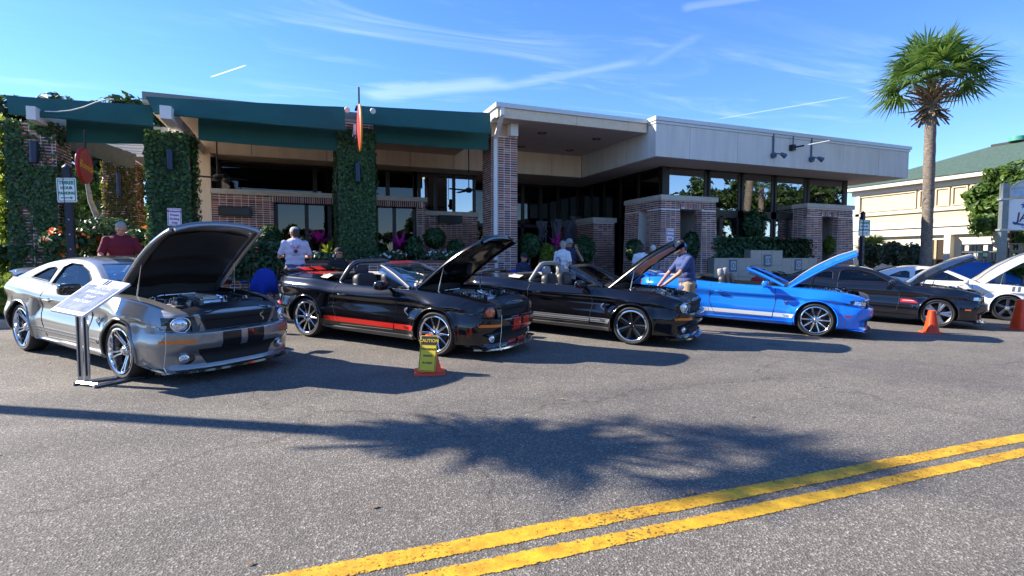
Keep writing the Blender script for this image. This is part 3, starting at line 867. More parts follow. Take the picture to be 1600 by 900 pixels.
# ================================================================== muscle cars
from mathutils.bvhtree import BVHTree
def pchip(tab, x):
    if x <= tab[0][0]: return tab[0][1]
    if x >= tab[-1][0]: return tab[-1][1]
    n = len(tab)
    for i in range(n - 1):
        if x <= tab[i + 1][0]: break
    h = [tab[k + 1][0] - tab[k][0] for k in range(n - 1)]; d = [(tab[k + 1][1] - tab[k][1]) / h[k] for k in range(n - 1)]
    def m(k):
        if k == 0: return d[0]
        if k == n - 1: return d[-1]
        if d[k - 1] * d[k] <= 0: return 0
        return 2 * d[k - 1] * d[k] / (d[k - 1] + d[k])
    t = (x - tab[i][0]) / h[i]; m0, m1 = m(i) * h[i], m(i + 1) * h[i]
    return (2 * t**3 - 3 * t**2 + 1) * tab[i][1] + (t**3 - 2 * t**2 + t) * m0 + (-2 * t**3 + 3 * t**2) * tab[i + 1][1] + (t**3 - t**2) * m1
def T(s): return [tuple(float(q) for q in p.split(':')) for p in s.split()]
ZB = T('-2.42:.40 -2.25:.30 -1.9:.26 -1.36:.23 -.8:.21 1:.20 1.36:.20 1.8:.20 2.1:.18 2.32:.17')
WS = T('-2.42:.66 -2.3:.76 -2.0:.85 -1.36:.885 -.8:.875 0:.865 .8:.865 1.36:.885 1.8:.88 2.1:.86 2.32:.80')
WM = T('-2.42:.70 -2.3:.82 -2.0:.905 -1.36:.925 -.8:.905 0:.895 .8:.89 1.36:.915 1.8:.91 2.1:.89 2.32:.83')
WH = T('-2.42:.68 -2.3:.80 -2.0:.885 -1.36:.925 -.85:.905 0:.878 .8:.872 1.36:.905 1.8:.885 2.1:.845 2.32:.77')
ZT = T('-2.42:.95 -2.3:1.0 -2.0:1.03 -1.36:1.03 -.8:.985 0:.965 .7:.965 1.0:.958 1.36:.95 1.8:.915 2.1:.87 2.25:.835 2.32:.79')
WT = T('-2.42:.58 -2.3:.70 -2.0:.76 -1.36:.80 -.8:.79 0:.79 .8:.79 1.36:.79 1.8:.77 2.1:.735 2.32:.67')
ZC = T('-2.42:.97 -2.3:1.04 -2.0:1.07 -1.6:1.07 -.8:1.03 0:1.01 .7:1.02 1.0:1.02 1.36:1.005 1.8:.968 2.1:.915 2.25:.872 2.32:.82')
FZ = T('.10:.0 .17:.03 .21:.01 .26:-.02 .36:-.01 .42:.055 .50:.088 .61:.084 .625:.06 .64:-.015 .655:-.05 .72:-.03 .775:.0 .80:.005 .84:-.02')
def warp(p):
    x, y, z = p; a = abs(y) / 0.85
    if x > 1.3: x = x - 0.22 * sstep(1.6, 2.32, x) * a ** 2.8
    if x < -1.6: x = x + 0.13 * sstep(-1.7, -2.42, x) * a ** 2.4 + 0.05 * sstep(-2.2, -2.42, p[0]) * sstep(.5, .3, z) - 0.03 * sstep(-2.2, -2.42, p[0]) * exp(-((z - .55) / .12) ** 2)
    return (x, y, z)
SUB = 4
def section(x):
    zb, ws, wm, wh, zt, wt, zc = (pchip(t, x) for t in (ZB, WS, WM, WH, ZT, WT, ZC))
    cp = [(0, zb), (.55 * ws, zb), (ws - .05, zb + .005), (ws, zb + .06), (wm, .50), (wh - .034, .70), (wh, zt - .155), (wt + .028, zt - .03), (wt, zt),
          (.86 * wt, lerp(zt, zc, .25)), (.45 * wt, lerp(zt, zc, .85)), (0, zc)]
    pts = []
    for i in range(len(cp) - 1):
        p0 = cp[i - 1] if i else (-cp[1][0], cp[1][1]); p1, p2 = cp[i], cp[i + 1]
        p3 = cp[i + 2] if i + 2 < len(cp) else (-cp[-2][0], cp[-2][1])
        for k in range(SUB):
            t = k / SUB; q = []
            for c in (0, 1):
                a, b, d, e = p0[c], p1[c], p2[c], p3[c]
                tn0, tn1 = 0.5 * (d - a), 0.5 * (e - b)
                mx = 1.3 * abs(d - b); tn0 = max(-mx, min(mx, tn0)); tn1 = max(-mx, min(mx, tn1))
                q.append((2 * t**3 - 3 * t**2 + 1) * b + (t**3 - 2 * t**2 + t) * tn0 + (-2 * t**3 + 3 * t**2) * d + (t**3 - t**2) * tn1)
            pts.append(tuple(q))
    pts.append(cp[-1])
    outp = []
    for y, z in pts:
        fl = 0
        if y > .6:
            for wx in (-1.36, 1.36):
                r = sqrt((x - wx) ** 2 + (z - .345) ** 2)
                if z > .2: fl = max(fl, 0.034 * exp(-((r - .405) / .075) ** 2) * sstep(.98, .72, z))
        outp.append((y + fl, z))
    return outp
IDX_HOOD = 9 * SUB; IDX_TOP = 8 * SUB; NH = 11 * SUB + 1
STX = frange(-2.42, -1.9, 10) + frange(-1.85, -.85, 26) + frange(-.78, .8, 18) + frange(.85, 1.87, 27) + frange(1.92, 2.27, 12)
def body_ring(x):
    s = section(x)
    return [(x, -y, z) for y, z in s] + [(x, y, z) for y, z in s[-2:0:-1]]
def body_mb():
    b = MB(); rings = [body_ring(x) for x in STX]
    def cap(r, x, outw):
        cy, cz = 0, (min(p[2] for p in r) + max(p[2] for p in r)) / 2
        res = []
        for s in (.93, .8, .62, .42, .2): res.append([(x + outw * (0.02 if s < .95 else 0) * min(1, (1 - s) * 8), p[1] * s, cz + (p[2] - cz) * s) for p in r])
        return res, (x + outw * .02, 0, cz)
    fr, fc = cap(rings[-1], STX[-1], 1); rr, rc = cap(rings[0], STX[0], -1)
    allr = rr[::-1] + rings + fr
    b.grid([[warp(p) for p in r] for r in allr], 0, closed_u=True, flip=True)
    n = len(allr[0]); o = len(b.v); b.v += [warp(rc), warp(fc)]
    for k in range(n):
        b.f.append((o, (k + 1) % n, k)); b.mi.append(0)
        base = (len(allr) - 1) * n
        b.f.append((o + 1, base + k, base + (k + 1) % n)); b.mi.append(0)
    # make the normals point outwards
    me = b.mesh('tmp', M('tmp'), None, True); b.v = [tuple(v.co) for v in me.vertices]; b.f = [tuple(p.vertices) for p in me.polygons]; b.mi = [0] * len(b.f)
    bpy.data.meshes.remove(me)
    return b
BODY0 = body_mb()
BVH = BVHTree.FromPolygons([Vector(v) for v in BODY0.v], BODY0.f)
def half_at(x, z):
    s = section(x)[2 * SUB:9 * SUB]
    for (y0, z0), (y1, z1) in zip(s[:-1], s[1:]):
        if z0 <= z <= z1: return lerp(y0, y1, (z - z0) / max(1e-6, z1 - z0))
    return s[-1][0]
def bumper_mb():
    b = MB(); rows = []
    for z in frange(.175, .60, 26) + frange(.607, .665, 9) + frange(.68, .83, 10):
        ym = half_at(1.98, max(.27, z)) * .992; row = []
        for i in range(71):
            t = -1 + 2 * i / 70; y = ym * sin(t * pi / 2) * .35 + ym * t * .65
            r = BVH.ray_cast(Vector((4, y, z)), Vector((-1, 0, 0)))
            x = r[0].x if r[0] is not None else 2.2
            k = 1 - .75 * sstep(.62, .86, abs(y)); e = sstep(1, .97, abs(t))
            x += (.014 + pchip(FZ, z) * k) * e - .02 * (1 - e)
            row.append((x, y, z))
        rows.append(row)
    b.grid(rows, 0); return b
BUMP = bumper_mb()
_n = len(BODY0.v)
BVH = BVHTree.FromPolygons([Vector(v) for v in BODY0.v] + [Vector(v) for v in BUMP.v], BODY0.f + [tuple(i + _n for i in f) for f in BUMP.f])
def hit(kind, a, b):
    if kind == 'front': r = BVH.ray_cast(Vector((4, a, b)), Vector((-1, 0, 0)))
    elif kind == 'rear': r = BVH.ray_cast(Vector((-4, a, b)), Vector((1, 0, 0)))
    elif kind == 'right': r = BVH.ray_cast(Vector((a, -3, b)), Vector((0, 1, 0)))
    elif kind == 'left': r = BVH.ray_cast(Vector((a, 3, b)), Vector((0, -1, 0)))
    else: r = BVH.ray_cast(Vector((a, b, 3)), Vector((0, 0, -1)))
    if r[0] is None:
        q = BVH.find_nearest(Vector({'front': (2.3, a, b), 'rear': (-2.4, a, b), 'right': (a, -.9, b), 'left': (a, .9, b), 'top': (a, b, 1)}[kind])); return q[0], q[1]
    return r[0], r[1]
def patch(mb, kind, quad, nu=8, nv=6, off=.004, thick=.012, mi=0, bulge=0.0):
    """a panel lying on the bodywork; quad corners in order"""
    A, B, C, D = quad; top = []; bot = []
    for j in range(nv + 1):
        r1 = []; r2 = []
        for i in range(nu + 1):
            s, t = i / nu, j / nv
            a = lerp(lerp(A[0], B[0], s), lerp(D[0], C[0], s), t); c = lerp(lerp(A[1], B[1], s), lerp(D[1], C[1], s), t)
            p, n = hit(kind, a, c)
            r1.append(p + n * (off + bulge * sin(pi * s) * sin(pi * t))); r2.append(p - n * thick)
        top.append(r1); bot.append(r2)
    o = MB(); o.grid(top, mi); o.grid(bot, mi, flip=True)
    for e, f in ((top[0], bot[0]), (bot[-1], top[-1]), ([r[0] for r in bot], [r[0] for r in top]), ([r[-1] for r in top], [r[-1] for r in bot])):
        o.grid([e, f], mi)
    k = len(mb.v)
    mb.v += o.v; mb.f += [tuple(q + k for q in f) for f in o.f]; mb.mi += o.mi
def disc(mb, kind, c, r, off=.01, n=20, dome=.02, mi=0, ry=None):
    p0, n0 = hit(kind, *c); ry = ry or r
    x = (Vector((0, 0, 1)).cross(n0)).normalized(); y = n0.cross(x)
    rows = []
    for rr, h in ((1.0, -.02), (1.0, off), (.92, off + dome * .4), (.6, off + dome * .85), (.01, off + dome)):
        rows.append([p0 + (x * cos(2 * pi * k / n) * r + y * sin(2 * pi * k / n) * ry) * rr + n0 * h for k in range(n)])
    mb.grid(rows, mi, closed_u=True)
def seam(mb, kind, pts, r=.006, off=.0):
    path = []
    for (a, b), (c, d) in zip(pts[:-1], pts[1:]):
        m = max(2, int(sqrt((c - a) ** 2 + (d - b) ** 2) / .05))
        for i in range(m): path.append((lerp(a, c, i / m), lerp(b, d, i / m)))
    path.append(pts[-1])
    q = []
    for a, b in path:
        p, n = hit(kind, a, b); q.append(p + n * off)
    mb.tube(q, r, 5)
def rbox(mb, c, d, e=0.35, n=16, m=10, mi=0, rot=None):
    """rounded block"""
    pw = lambda v: (abs(v) ** e) * (1 if v >= 0 else -1)
    o = MB(); o.ellipsoid((0, 0, 0), (1, 1, 1), n, m, mi)
    R = Euler(rot).to_matrix() if rot else Matrix.Identity(3)
    vs = []
    for p in o.v:
        h = sqrt(p[0] ** 2 + p[1] ** 2) or 1e-9
        cx, cy = (p[0] / h, p[1] / h) if h > 1e-6 else (0, 0)
        hh = pw(h)
        vs.append(Vector(c) + R @ Vector((pw(cx) * hh * d[0] / 2, pw(cy) * hh * d[1] / 2, pw(p[2]) * d[2] / 2)))
    mb.add(vs, o.f, mi)

# ---- greenhouse
HR = T('-1.92:1.03 -1.7:1.115 -1.4:1.235 -1.1:1.325 -.8:1.372 -.5:1.387 -.25:1.374 0:1.33 .25:1.238 .55:1.095 .80:.965')
def gh_section(x, inset=0.0):
    h = pchip(HR, x) - inset; zb = pchip(ZT, x) - .03; wb = pchip(WT, x) - .005 - inset
    k = max(0.0, h - zb)
    wr = wb - k * .55
    cp = [(wb, zb), (wb - .01, zb + .03 * min(1, k / .1)), (lerp(wb, wr, .45), zb + k * .45), (lerp(wb, wr, .80), zb + k * .77), (lerp(wb, wr, .98) - .02, zb + k * .90), (wr - .09, zb + k * .965), (.25, zb + k * .995), (0, h)]
    pts = []
    for i in range(len(cp) - 1):
        for t in (0, 1 / 3, 2 / 3): pts.append((lerp(cp[i][0], cp[i + 1][0], t), lerp(cp[i][1], cp[i + 1][1], t)))
    pts.append(cp[-1]); return pts
GX = frange(-1.92, .80, 46)
def gh_rows(xs, i0=0, i1=None, inset=0.0, side=0):
    rows = []
    for x in xs:
        s = gh_section(x, inset)[i0:i1]
        if side == 0: rows.append([(x, -y, z) for y, z in s] + [(x, y, z) for y, z in s[-2::-1]])
        else: rows.append([(x, side * y, z) for y, z in s])
    return rows
SIDEGLASS = [(.42, 1.015), (.03, 1.215), (-.25, 1.285), (-.55, 1.292), (-.68, 1.235), (-.72, 1.0)]
QUARTER = [(-.84, 1.03), (-.84, 1.20), (-.92, 1.225), (-1.06, 1.20), (-1.34, 1.06)]

def bool_cut(o, cut):
    m = o.modifiers.new('cut', 'BOOLEAN'); m.operation = 'DIFFERENCE'; m.solver = 'EXACT'; m.object = cut
    apply_mods(o); bpy.data.objects.remove(cut)
def well_cutters(b):
    for wx in (-1.36, 1.36):
        for s in (-1, 1):
            pr = [(.001, s * .60), (.385, s * .60), (.385, s * 1.3), (.001, s * 1.3)]
            o = MB(); o.lathe(pr, 40, 0, 'y')
            o.v = [(x + wx, y, z + .345) for x, y, z in o.v]
            b.add(o.v, o.f, 0)
def hood_outline(inset):
    L = []
    for x in frange(.80 + inset, 2.25 - inset * .35, 12):
        s = section(x)[IDX_HOOD]; p = warp((x, s[0] - inset * .7, s[1])); L.append((p[0], p[1]))
    return [(x, -y) for x, y in L] + L[::-1]
def make_body(kind):
    o = BODY0.build('body', [M('tmp'), M('tmp')])
    c = MB(); well_cutters(c)
    poly = hood_outline(.045)
    c.prism([(x, y, .48) for x, y in poly], (0, 0, 1.0))
    if kind == 'convertible':
        c.prism([(x, y, .42) for x, y in ((.62, -.68), (.62, .68), (-.95, .69), (-1.25, .60), (-1.38, .45), (-1.38, -.45), (-1.25, -.60), (-.95, -.69))], (0, 0, 1.0))
    else:
        c.prism([(x, y, .42) for x, y in ((.60, -.66), (.60, .66), (-1.0, .66), (-1.5, .55), (-1.5, -.55), (-1.0, -.66))], (0, 0, 1.0))
    cu = c.build('cutter', [M('tmp')], fix=True)
    # faces born of the cut keep the cutter's second slot
    cu.data.materials.clear(); cu.data.materials.append(M('tmp')); cu.data.materials.append(M('tmp2'))
    cu.data.polygons.foreach_set('material_index', [1] * len(cu.data.polygons))
    o.data.materials.clear(); o.data.materials.append(M('tmp')); o.data.materials.append(M('tmp2'))
    bool_cut(o, cu)
    me = o.data; me.polygons.foreach_set('use_smooth', [True] * len(me.polygons)); me.set_sharp_from_angle(angle=radians(34))
    bpy.data.objects.remove(o)
    return me
def make_roof_shell():
    b = MB(); b.grid(gh_rows(GX), 0)
    o = b.build('roof', [M('tmp')], fix=False)
    s = o.modifiers.new('s', 'SOLIDIFY'); s.thickness = .035; s.offset = -1
    me0 = o.data
    bm = bmesh.new(); bm.from_mesh(me0); bmesh.ops.recalc_face_normals(bm, faces=bm.faces)
    top = max(bm.faces, key=lambda f: f.calc_center_median().z)
    if top.normal.z < 0: bmesh.ops.reverse_faces(bm, faces=bm.faces)
    bm.to_mesh(me0); bm.free()
    apply_mods(o)
    c = MB()
    for poly in (SIDEGLASS, QUARTER):
        for s in (-1, 1): c.prism([(x, s * .35, z) for x, z in poly], (0, s * .7, 0))
    c.prism([(.04, y, z) for y, z in ((-.67, 1.0), (.67, 1.0), (.485, 1.31), (-.485, 1.31))], (1, 0, 0))
    c.prism([(-1.0, y, z) for y, z in ((-.60, 1.06), (.60, 1.06), (.47, 1.315), (-.47, 1.315))], (-1.2, 0, 0))
    cu = c.build('cutter', [M('tmp')], fix=True)
    bool_cut(o, cu)
    me = o.data; me.polygons.foreach_set('use_smooth', [True] * len(me.polygons)); me.set_sharp_from_angle(angle=radians(30))
    bpy.data.objects.remove(o); return me
CM = {}                                   # shared car meshes
def cmesh(key, fn):
    if key not in CM: CM[key] = fn()
    return CM[key]
def part(key, name, mats, parent, fn, smooth=40, fix=False, **tags):
    """a part whose mesh is shared between cars; its materials belong to the object"""
    mats = mats if isinstance(mats, (list, tuple)) else [mats]
    def mk():
        r = fn()
        if isinstance(r, MB): r = r.mesh(name, [M('tmp')] * len(mats), smooth, fix)
        return r
    me = cmesh(key, mk)
    o = bpy.data.objects.new(name, me); COL.objects.link(o); o.parent = parent
    for i, m in enumerate(mats):
        if i < len(o.material_slots): o.material_slots[i].link = 'OBJECT'; o.material_slots[i].material = m
    for k, v in tags.items():
        if v is not None: o[k] = v
    return o
def patches(kind, quads, **k):
    def f():
        b = MB()
        for q in quads: patch(b, kind, q, **k)
        return b
    return f
def mirror_q(quads): return quads + [[(-a, b) for a, b in q][::-1] for q in quads]

TYRE = M('tyre_rubber', (0.022, 0.022, 0.022), 0.75, bump=0.1, bscale=200)
CHROME = M('chrome', (0.82, 0.83, 0.85), 0.10, 1.0)
SILV = M('silver_wheel', (0.62, 0.62, 0.64), 0.22, 1.0)
GUNM = M('gunmetal', (0.16, 0.16, 0.17), 0.35, 0.9)
GLOSSB = M('gloss_black', (0.008, 0.008, 0.009), 0.12, coat=0.6)
MATB = M('matt_black', (0.012, 0.012, 0.012), 0.65)
BAY = M('engine_bay_black', (0.010, 0.010, 0.011), 0.5, vary=.3, vscale=6)
ALU = M('cast_aluminium', (0.55, 0.56, 0.58), 0.32, 0.95, vary=.1, vscale=12, bump=.1, bscale=150)
LAMP = M('lamp_lens', (0.75, 0.78, 0.82), 0.06, 0.75)
AMBER = M('amber_lens', (0.75, 0.17, 0.005), 0.15, coat=1)
REDL = M('red_lens', (0.45, 0.01, 0.012), 0.15, coat=1)
LEATH = M('black_leather', (0.018, 0.018, 0.020), 0.45, bump=.1, bscale=90)
LEATG = M('grey_leather', (0.30, 0.28, 0.26), 0.5, bump=.1, bscale=90)
TANB = M('pale_boot_trim', (0.48, 0.45, 0.40), 0.7)
def paint(name, col, metal=0.0, rough=0.28, coat=1.0):
    m = M(name, col, rough, metal, coat=coat, spec=.5 if metal > .3 else .25)
    return m
P_GREY = paint('paint_grey', (0.29, 0.282, 0.27), 0.55, 0.30)
P_BLACK = paint('paint_black', (0.004, 0.004, 0.006), 0.0, 0.16, .9)
P_BLUE = paint('paint_blue', (0.008, 0.19, 0.80), 0.1, 0.25)
P_NAVY = paint('paint_midnight', (0.006, 0.008, 0.016), 0.2, 0.22)
P_WHITE = paint('paint_white', (0.72, 0.73, 0.74), 0.0, 0.3)
RED = paint('stripe_red', (0.68, 0.022, 0.012), 0.0, 0.3, .6)
STRS = paint('stripe_silver', (0.50, 0.51, 0.53), 0.5, 0.3, .6)
STRW = paint('stripe_white', (0.72, 0.73, 0.74), 0.0, 0.3, .6)
STRK = paint('stripe_black', (0.010, 0.010, 0.011), 0.0, 0.25, .6)
STRG = paint('stripe_grey', (0.14, 0.15, 0.17), 0.3, 0.3, .6)

# ---- wheels
def tyre_mb(R=.345, r=.268, w=.25):
    b = MB(); h = w / 2
    b.lathe([(r, -h * .86), (r + .012, -h * .93), (r + (R - r) * .55, -h), (R - .018, -h * .90), (R - .004, -h * .74), (R, -h * .4), (R, h * .4), (R - .004, h * .74), (R - .018, h * .9), (r + (R - r) * .55, h), (r + .012, h * .93), (r, h * .86)], 48, 0, 'y', closed=True)
    return b
def rim_mb(style, r=.27, w=.25):
    """local y: -w/2 is the outer face. slots: 0 lip/barrel, 1 spokes, 2 dark, 3 hub"""
    b = MB(); f = -w / 2
    dish = {'ten': .045, 'twist': .085, 'split': .07, 'five': .03, 'torque': .05}[style]
    b.lathe([(r, f + .012), (r + .006, f + .004), (r - .006, f + .001), (r - .018, f + .010), (r - .026, f + dish * .7), (r - .03, w / 2 - .02), (r, w / 2 - .02)], 48, 0, 'y', closed=True)
    b.lathe([(.001, f + dish + .085), (.17, f + dish + .085), (.17, f + dish + .06), (.001, f + dish + .06)], 32, 2, 'y', closed=True)
    b.lathe([(.001, w / 2 - .045), (r - .032, w / 2 - .045), (r - .032, w / 2 - .05), (.001, w / 2 - .05)], 32, 2, 'y', closed=True)
    yo = f + dish * .55
    def spoke(a0, a1, w0, w1, y0, y1, curve=0.0, th=.03, r0=.045, r1=None):
        r1 = r1 or r - .015; n = 6; rows = []
        for i in range(n + 1):
            t = i / n; a = lerp(a0, a1, t) + curve * sin(pi * t); rad = lerp(r0, r1, t); ww = lerp(w0, w1, t) / 2; y = lerp(y0, y1, t)
            c = Vector((cos(a) * rad, 0, sin(a) * rad)); tn = Vector((-sin(a), 0, cos(a)))
            rows.append([c + tn * ww + Vector((0, y + .006, 0)), c + tn * ww * .5 + Vector((0, y, 0)), c - tn * ww * .5 + Vector((0, y, 0)), c - tn * ww + Vector((0, y + .006, 0)), c - tn * ww * .8 + Vector((0, y + th, 0)), c + tn * ww * .8 + Vector((0, y + th, 0))])
        b.grid(rows, 1, closed_u=True, flip=False)
    if style == 'ten':
        for k in range(10): a = 2 * pi * k / 10; spoke(a, a, .036, .026, yo + .012, f + .014)
    elif style == 'twist':
        for k in range(10):
            a = 2 * pi * k / 10; spoke(a, a + (.16 if k % 2 else -.16), .026, .02, f + dish + .01, f + .03, curve=(.12 if k % 2 else -.12))
    elif style == 'split':
        for k in range(7):
            a = 2 * pi * k / 7; spoke(a, a, .05, .085, f + dish * .6, f + .03)
    elif style == 'five':
        for k in range(5):
            a = 2 * pi * k / 5
            spoke(a - .12, a - .17, .04, .06, yo, f + .012); spoke(a + .12, a + .17, .04, .06, yo, f + .012)
    else:
        for k in range(5): a = 2 * pi * k / 5 + .3; spoke(a, a, .055, .085, yo, f + .02, th=.05)
    b.lathe([(.001, f + dish * .35), (.028, f + dish * .35), (.034, f + dish * .5), (.062, f + dish * .7), (.066, f + dish + .03), (.001, f + dish + .03)], 24, 3, 'y', closed=True)
    for k in range(5):
        a = 2 * pi * k / 5 + .3; c = (cos(a) * .048, f + dish * .62, sin(a) * .048)
        b.cyl((c[0], c[1] - .012, c[2]), (c[0], c[1] + .02, c[2]), .008, n=6, mi=3)
    return b
WHEELS = {'ten': (CHROME, CHROME, MATB, CHROME), 'twist': (CHROME, SILV, MATB, SILV), 'split': (CHROME, GLOSSB, MATB, GLOSSB), 'five': (GUNM, SILV, MATB, GUNM), 'torque': (GUNM, GUNM, MATB, CHROME)}
def snake_badge(c, s=.10, plane='side'):
    b = MB(); pts = []; rad = []
    for i in range(17):
        t = i / 16
        pts.append((c[0] + s * .34 * sin(t * 2 * pi * 1.15 + .3) * (1 - .3 * t), c[1], c[2] + s * (t - .5) * 1.5)); rad.append(s * (.06 + .16 * exp(-((t - .80) / .13) ** 2) + .03 * sin(pi * t)))
    b.tube(pts, rad, 6, flat=1.0)
    return b
def stripes_text(txt, size, mat, parent, x, z, kind='right'):
    p, n = hit(kind, x, z); p2, _ = hit(kind, x + .15, z); p3, _ = hit(kind, x, z + .03)
    xd = (p2 - p).normalized() * (1 if kind == 'right' else -1)
    return lettering(txt, size, mat, frame_mat(p + n * .0075, xd, (p3 - p)), parent, extrude=.0015, space=1.15)

def make_car(cfg):
    conv = cfg['type'] == 'convertible'; K = cfg['type']; new = cfg.get('nose') == 'new'
    PT = cfg['paint']; WH_ = WHEELS[cfg['wheel']]
    root = thing(cfg.get('name', 'parked_car'), cfg['label'], 'car', group='show cars parked at an angle to the kerb')
    body = part(('body', K), 'body', [PT, BAY], root, lambda: make_body(K))
    part('fascia', 'front_bumper', PT, root, lambda: BUMP, 32)
    def lips():
        b = MB()
        for wx in (1.36, -1.36):
            for kd in ('right', 'left'):
                q = []
                for a in frange(radians(-12), radians(192), 26):
                    x, z = wx + .392 * cos(a), .345 + .392 * sin(a)
                    if z < .225: continue
                    p, n = hit(kd, x, z); q.append(p + n * .004)
                b.tube(q, .016, 6)
        return b
    part('lips', 'fender_lip', PT, root, lips, 60, kind='stuff')
    # wheels
    for wx in (1.36, -1.36):
        for s in (-1, 1):
            w = thing('wheel', '', '', (wx, s * .785, .345), (0, 0, 0 if s < 0 else pi)); del w['label']; del w['category']; w.parent = root
            ty = part('tyre', 'tyre', TYRE, w, tyre_mb, 40, True)
            part(('rim', cfg['wheel']), 'rim', list(WH_), w, lambda: rim_mb(cfg['wheel']), 35, True)
    # hood
    A = radians(cfg.get('hood', 43)); hx, hz = .80, section(.80)[IDX_TOP][1] + .02
    hd = thing('hood', '', '', (hx, 0, hz), (0, -A, 0)); del hd['label']; del hd['category']; hd.parent = root
    def hood_grid(off, y0=None, y1=None, n=24, x0=.81, x1=2.25):
        rows = []
        for x in frange(x0, x1, 22):
            s = section(x); half = s[IDX_HOOD:]; row = []
            full = [(-y, z) for y, z in half] + [(y, z) for y, z in half[-2::-1]]
            if y0 is not None:
                ya = half[0][0] * y0; yb = half[0][0] * y1; row2 = []
                for i in range(9):
                    y = lerp(ya, yb, i / 8)
                    for (p, q) in zip(full[:-1], full[1:]):
                        if p[0] <= y <= q[0]: z = lerp(p[1], q[1], (y - p[0]) / (q[0] - p[0] + 1e-9)); break
                    row2.append((y, z))
                full = row2
            for y, z in full:
                dome = .014 * sstep(.5, .3, abs(y)) * sstep(.9, 1.2, x) * sstep(2.15, 1.9, x) + .045 * (1 - (y / .7) ** 2) * sstep(.82, 1.5, x)
                p = warp((x, y, z)); row.append(Vector((p[0] - hx, p[1], p[2] - hz + off + dome)))
            rows.append(row)
        return rows
    def hood_fn():
        b = MB(); t = hood_grid(.0); u = hood_grid(-.028)
        for r in (u[0], u[-1]): pass
        b.grid(t, 0); b.grid(u, 1, flip=True)
        b.grid([u[0], t[0]], 0); b.grid([t[-1], u[-1]], 0)
        b.grid([[r[0] for r in t], [r[0] for r in u]], 0); b.grid([[r[-1] for r in u], [r[-1] for r in t]], 0)
        # pressed rim and ribs underneath
        for yy in (-.93, .93): b.tube([r[int((yy + 1) / 2 * (len(r) - 1))] + Vector((0, 0, -.012)) for r in u], .022, 6, 0)
        b.tube([p + Vector((-.02, 0, -.012)) for p in u[-1][1:-1]], .024, 6, 0)
        return b
    hp = part('hoodpanel', 'panel', [PT, cfg.get('under', MATB)], hd, hood_fn, 40, False)
    def liner_fn():
        b = MB(); u = hood_grid(-.045, -.80, .80, x0=.94, x1=2.03)
        w = [[p + Vector((0, 0, -.020 * exp(-((abs(j - 4) - 2.4) / .7) ** 2) - .022 * exp(-((i - 11) / 1.3) ** 2) - .022 * exp(-((i - 4) / 1.2) ** 2) + .012 * exp(-((i - 16) / 2.2) ** 2) * (1 if 2 < j < 6 else 0))) for j, p in enumerate(r)] for i, r in enumerate(u)]
        b.grid(w, 0, flip=True); b.grid([[p + Vector((0, 0, .012)) for p in r] for r in u], 0)
        return b
    part('hoodliner', 'liner', cfg.get('liner', BAY), hd, liner_fn, 60)
    if cfg.get('hoodstripe'):
        for y0, y1 in ((-.42, -.08), (.08, .42)):
            part(('hs', y0), 'stripe', cfg['hoodstripe'], hd, lambda y0=y0, y1=y1: (lambda b: (b.grid(hood_grid(.004, y0, y1), 0), b)[1])(MB()))
    # prop rods
    def rod_end(yf, d):
        q = Matrix.Rotation(-A, 3, 'Y') @ Vector((d, yf, -.05)); return Vector((hx, 0, hz)) + q
    for s in (-1, 1):
        b = MB(); a = Vector((1.22, s * .64, .885)); e = rod_end(s * .60, cfg.get('rod', .60))
        b.tube([a, a.lerp(e, .5)], .010, 7); b.tube([a.lerp(e, .5), e], .0055, 7); b.build('hood_strut', CHROME if cfg.get('chromerod', True) else MATB, root, smooth=60)
    # ---------------- engine bay
    def eng(name, mat, fn, smooth=45): part(('eng', name, cfg.get('accent', 0) and name), name, mat, root, fn, smooth, True)
    def blower():
        b = MB(); rbox(b, (1.42, 0, .84), (.58, .36, .17), .3, 20, 12)
        for i in range(9): b.box((1.20 + i * .055, 0, .935), (.02, .26, .03))
        b.cyl((1.72, 0, .82), (1.82, 0, .80), .07, n=16); b.cyl((1.12, .05, .84), (.98, .18, .84), .055, n=12); return b
    eng('supercharger', ALU, blower)
    def covers():
        b = MB()
        for s in (-1, 1):
            rbox(b, (1.42, s * .29, .76), (.66, .15, .12), .3, 16, 8)
        return b
    for s in (-1, 1):
        part(('vc', s), 'valve_cover', cfg.get('cover', ALU), root, lambda s=s: (lambda b: (rbox(b, (1.42, s * .285, .80), (.64, .15, .13), .3, 16, 8), [b.box((1.2 + .09 * i, s * .285, .868), (.03, .11, .012)) for i in range(6)], b)[2])(MB()), 45, True)
    def rad():
        b = MB(); rbox(b, (1.98, 0, .815), (.18, 1.06, .05), .25, 20, 8); b.cyl((1.90, -.22, .78), (1.90, .22, .78), .05, n=14); return b
    eng('radiator_cover', M('bay_plastic', (.02, .02, .022), .35), rad)
    part(('tank', cfg.get('tank', 'a')), 'coolant_tank', cfg.get('tankmat', ALU), root, lambda: (lambda b: (b.cyl((1.80, -.32, .83), (1.80, .38, .83), .058, n=14), [b.cyl((1.80, y, .83), (1.80, y, .925), .034, n=12) for y in (-.2, .26)], b)[2])(MB()), 40, True)
    def bits(seed, n, sz):
        def f():
            r = random.Random(seed); b = MB()
            for _ in range(n):
                x, y = r.uniform(1.0, 1.92), r.choice((-1, 1)) * r.uniform(.15, .50); z = r.uniform(.76, .90)
                k = r.random()
                if k < .35: rbox(b, (x, y, z), (r.uniform(.04, .14), r.uniform(.04, .12), r.uniform(.04, .12)), .4, 8, 6)
                elif k < .6: b.cyl((x, y, z), (x, y, z + r.uniform(.03, .09)), r.uniform(.015, .04), n=10)
                else:
                    p = [Vector((x, y, z))]
                    for _ in range(5): p.append(p[-1] + Vector((r.uniform(-.10, .10), r.uniform(-.07, .07), r.uniform(-.03, .04))))
                    b.tube(p, r.uniform(.006, .016), 6)
            return b
        return f
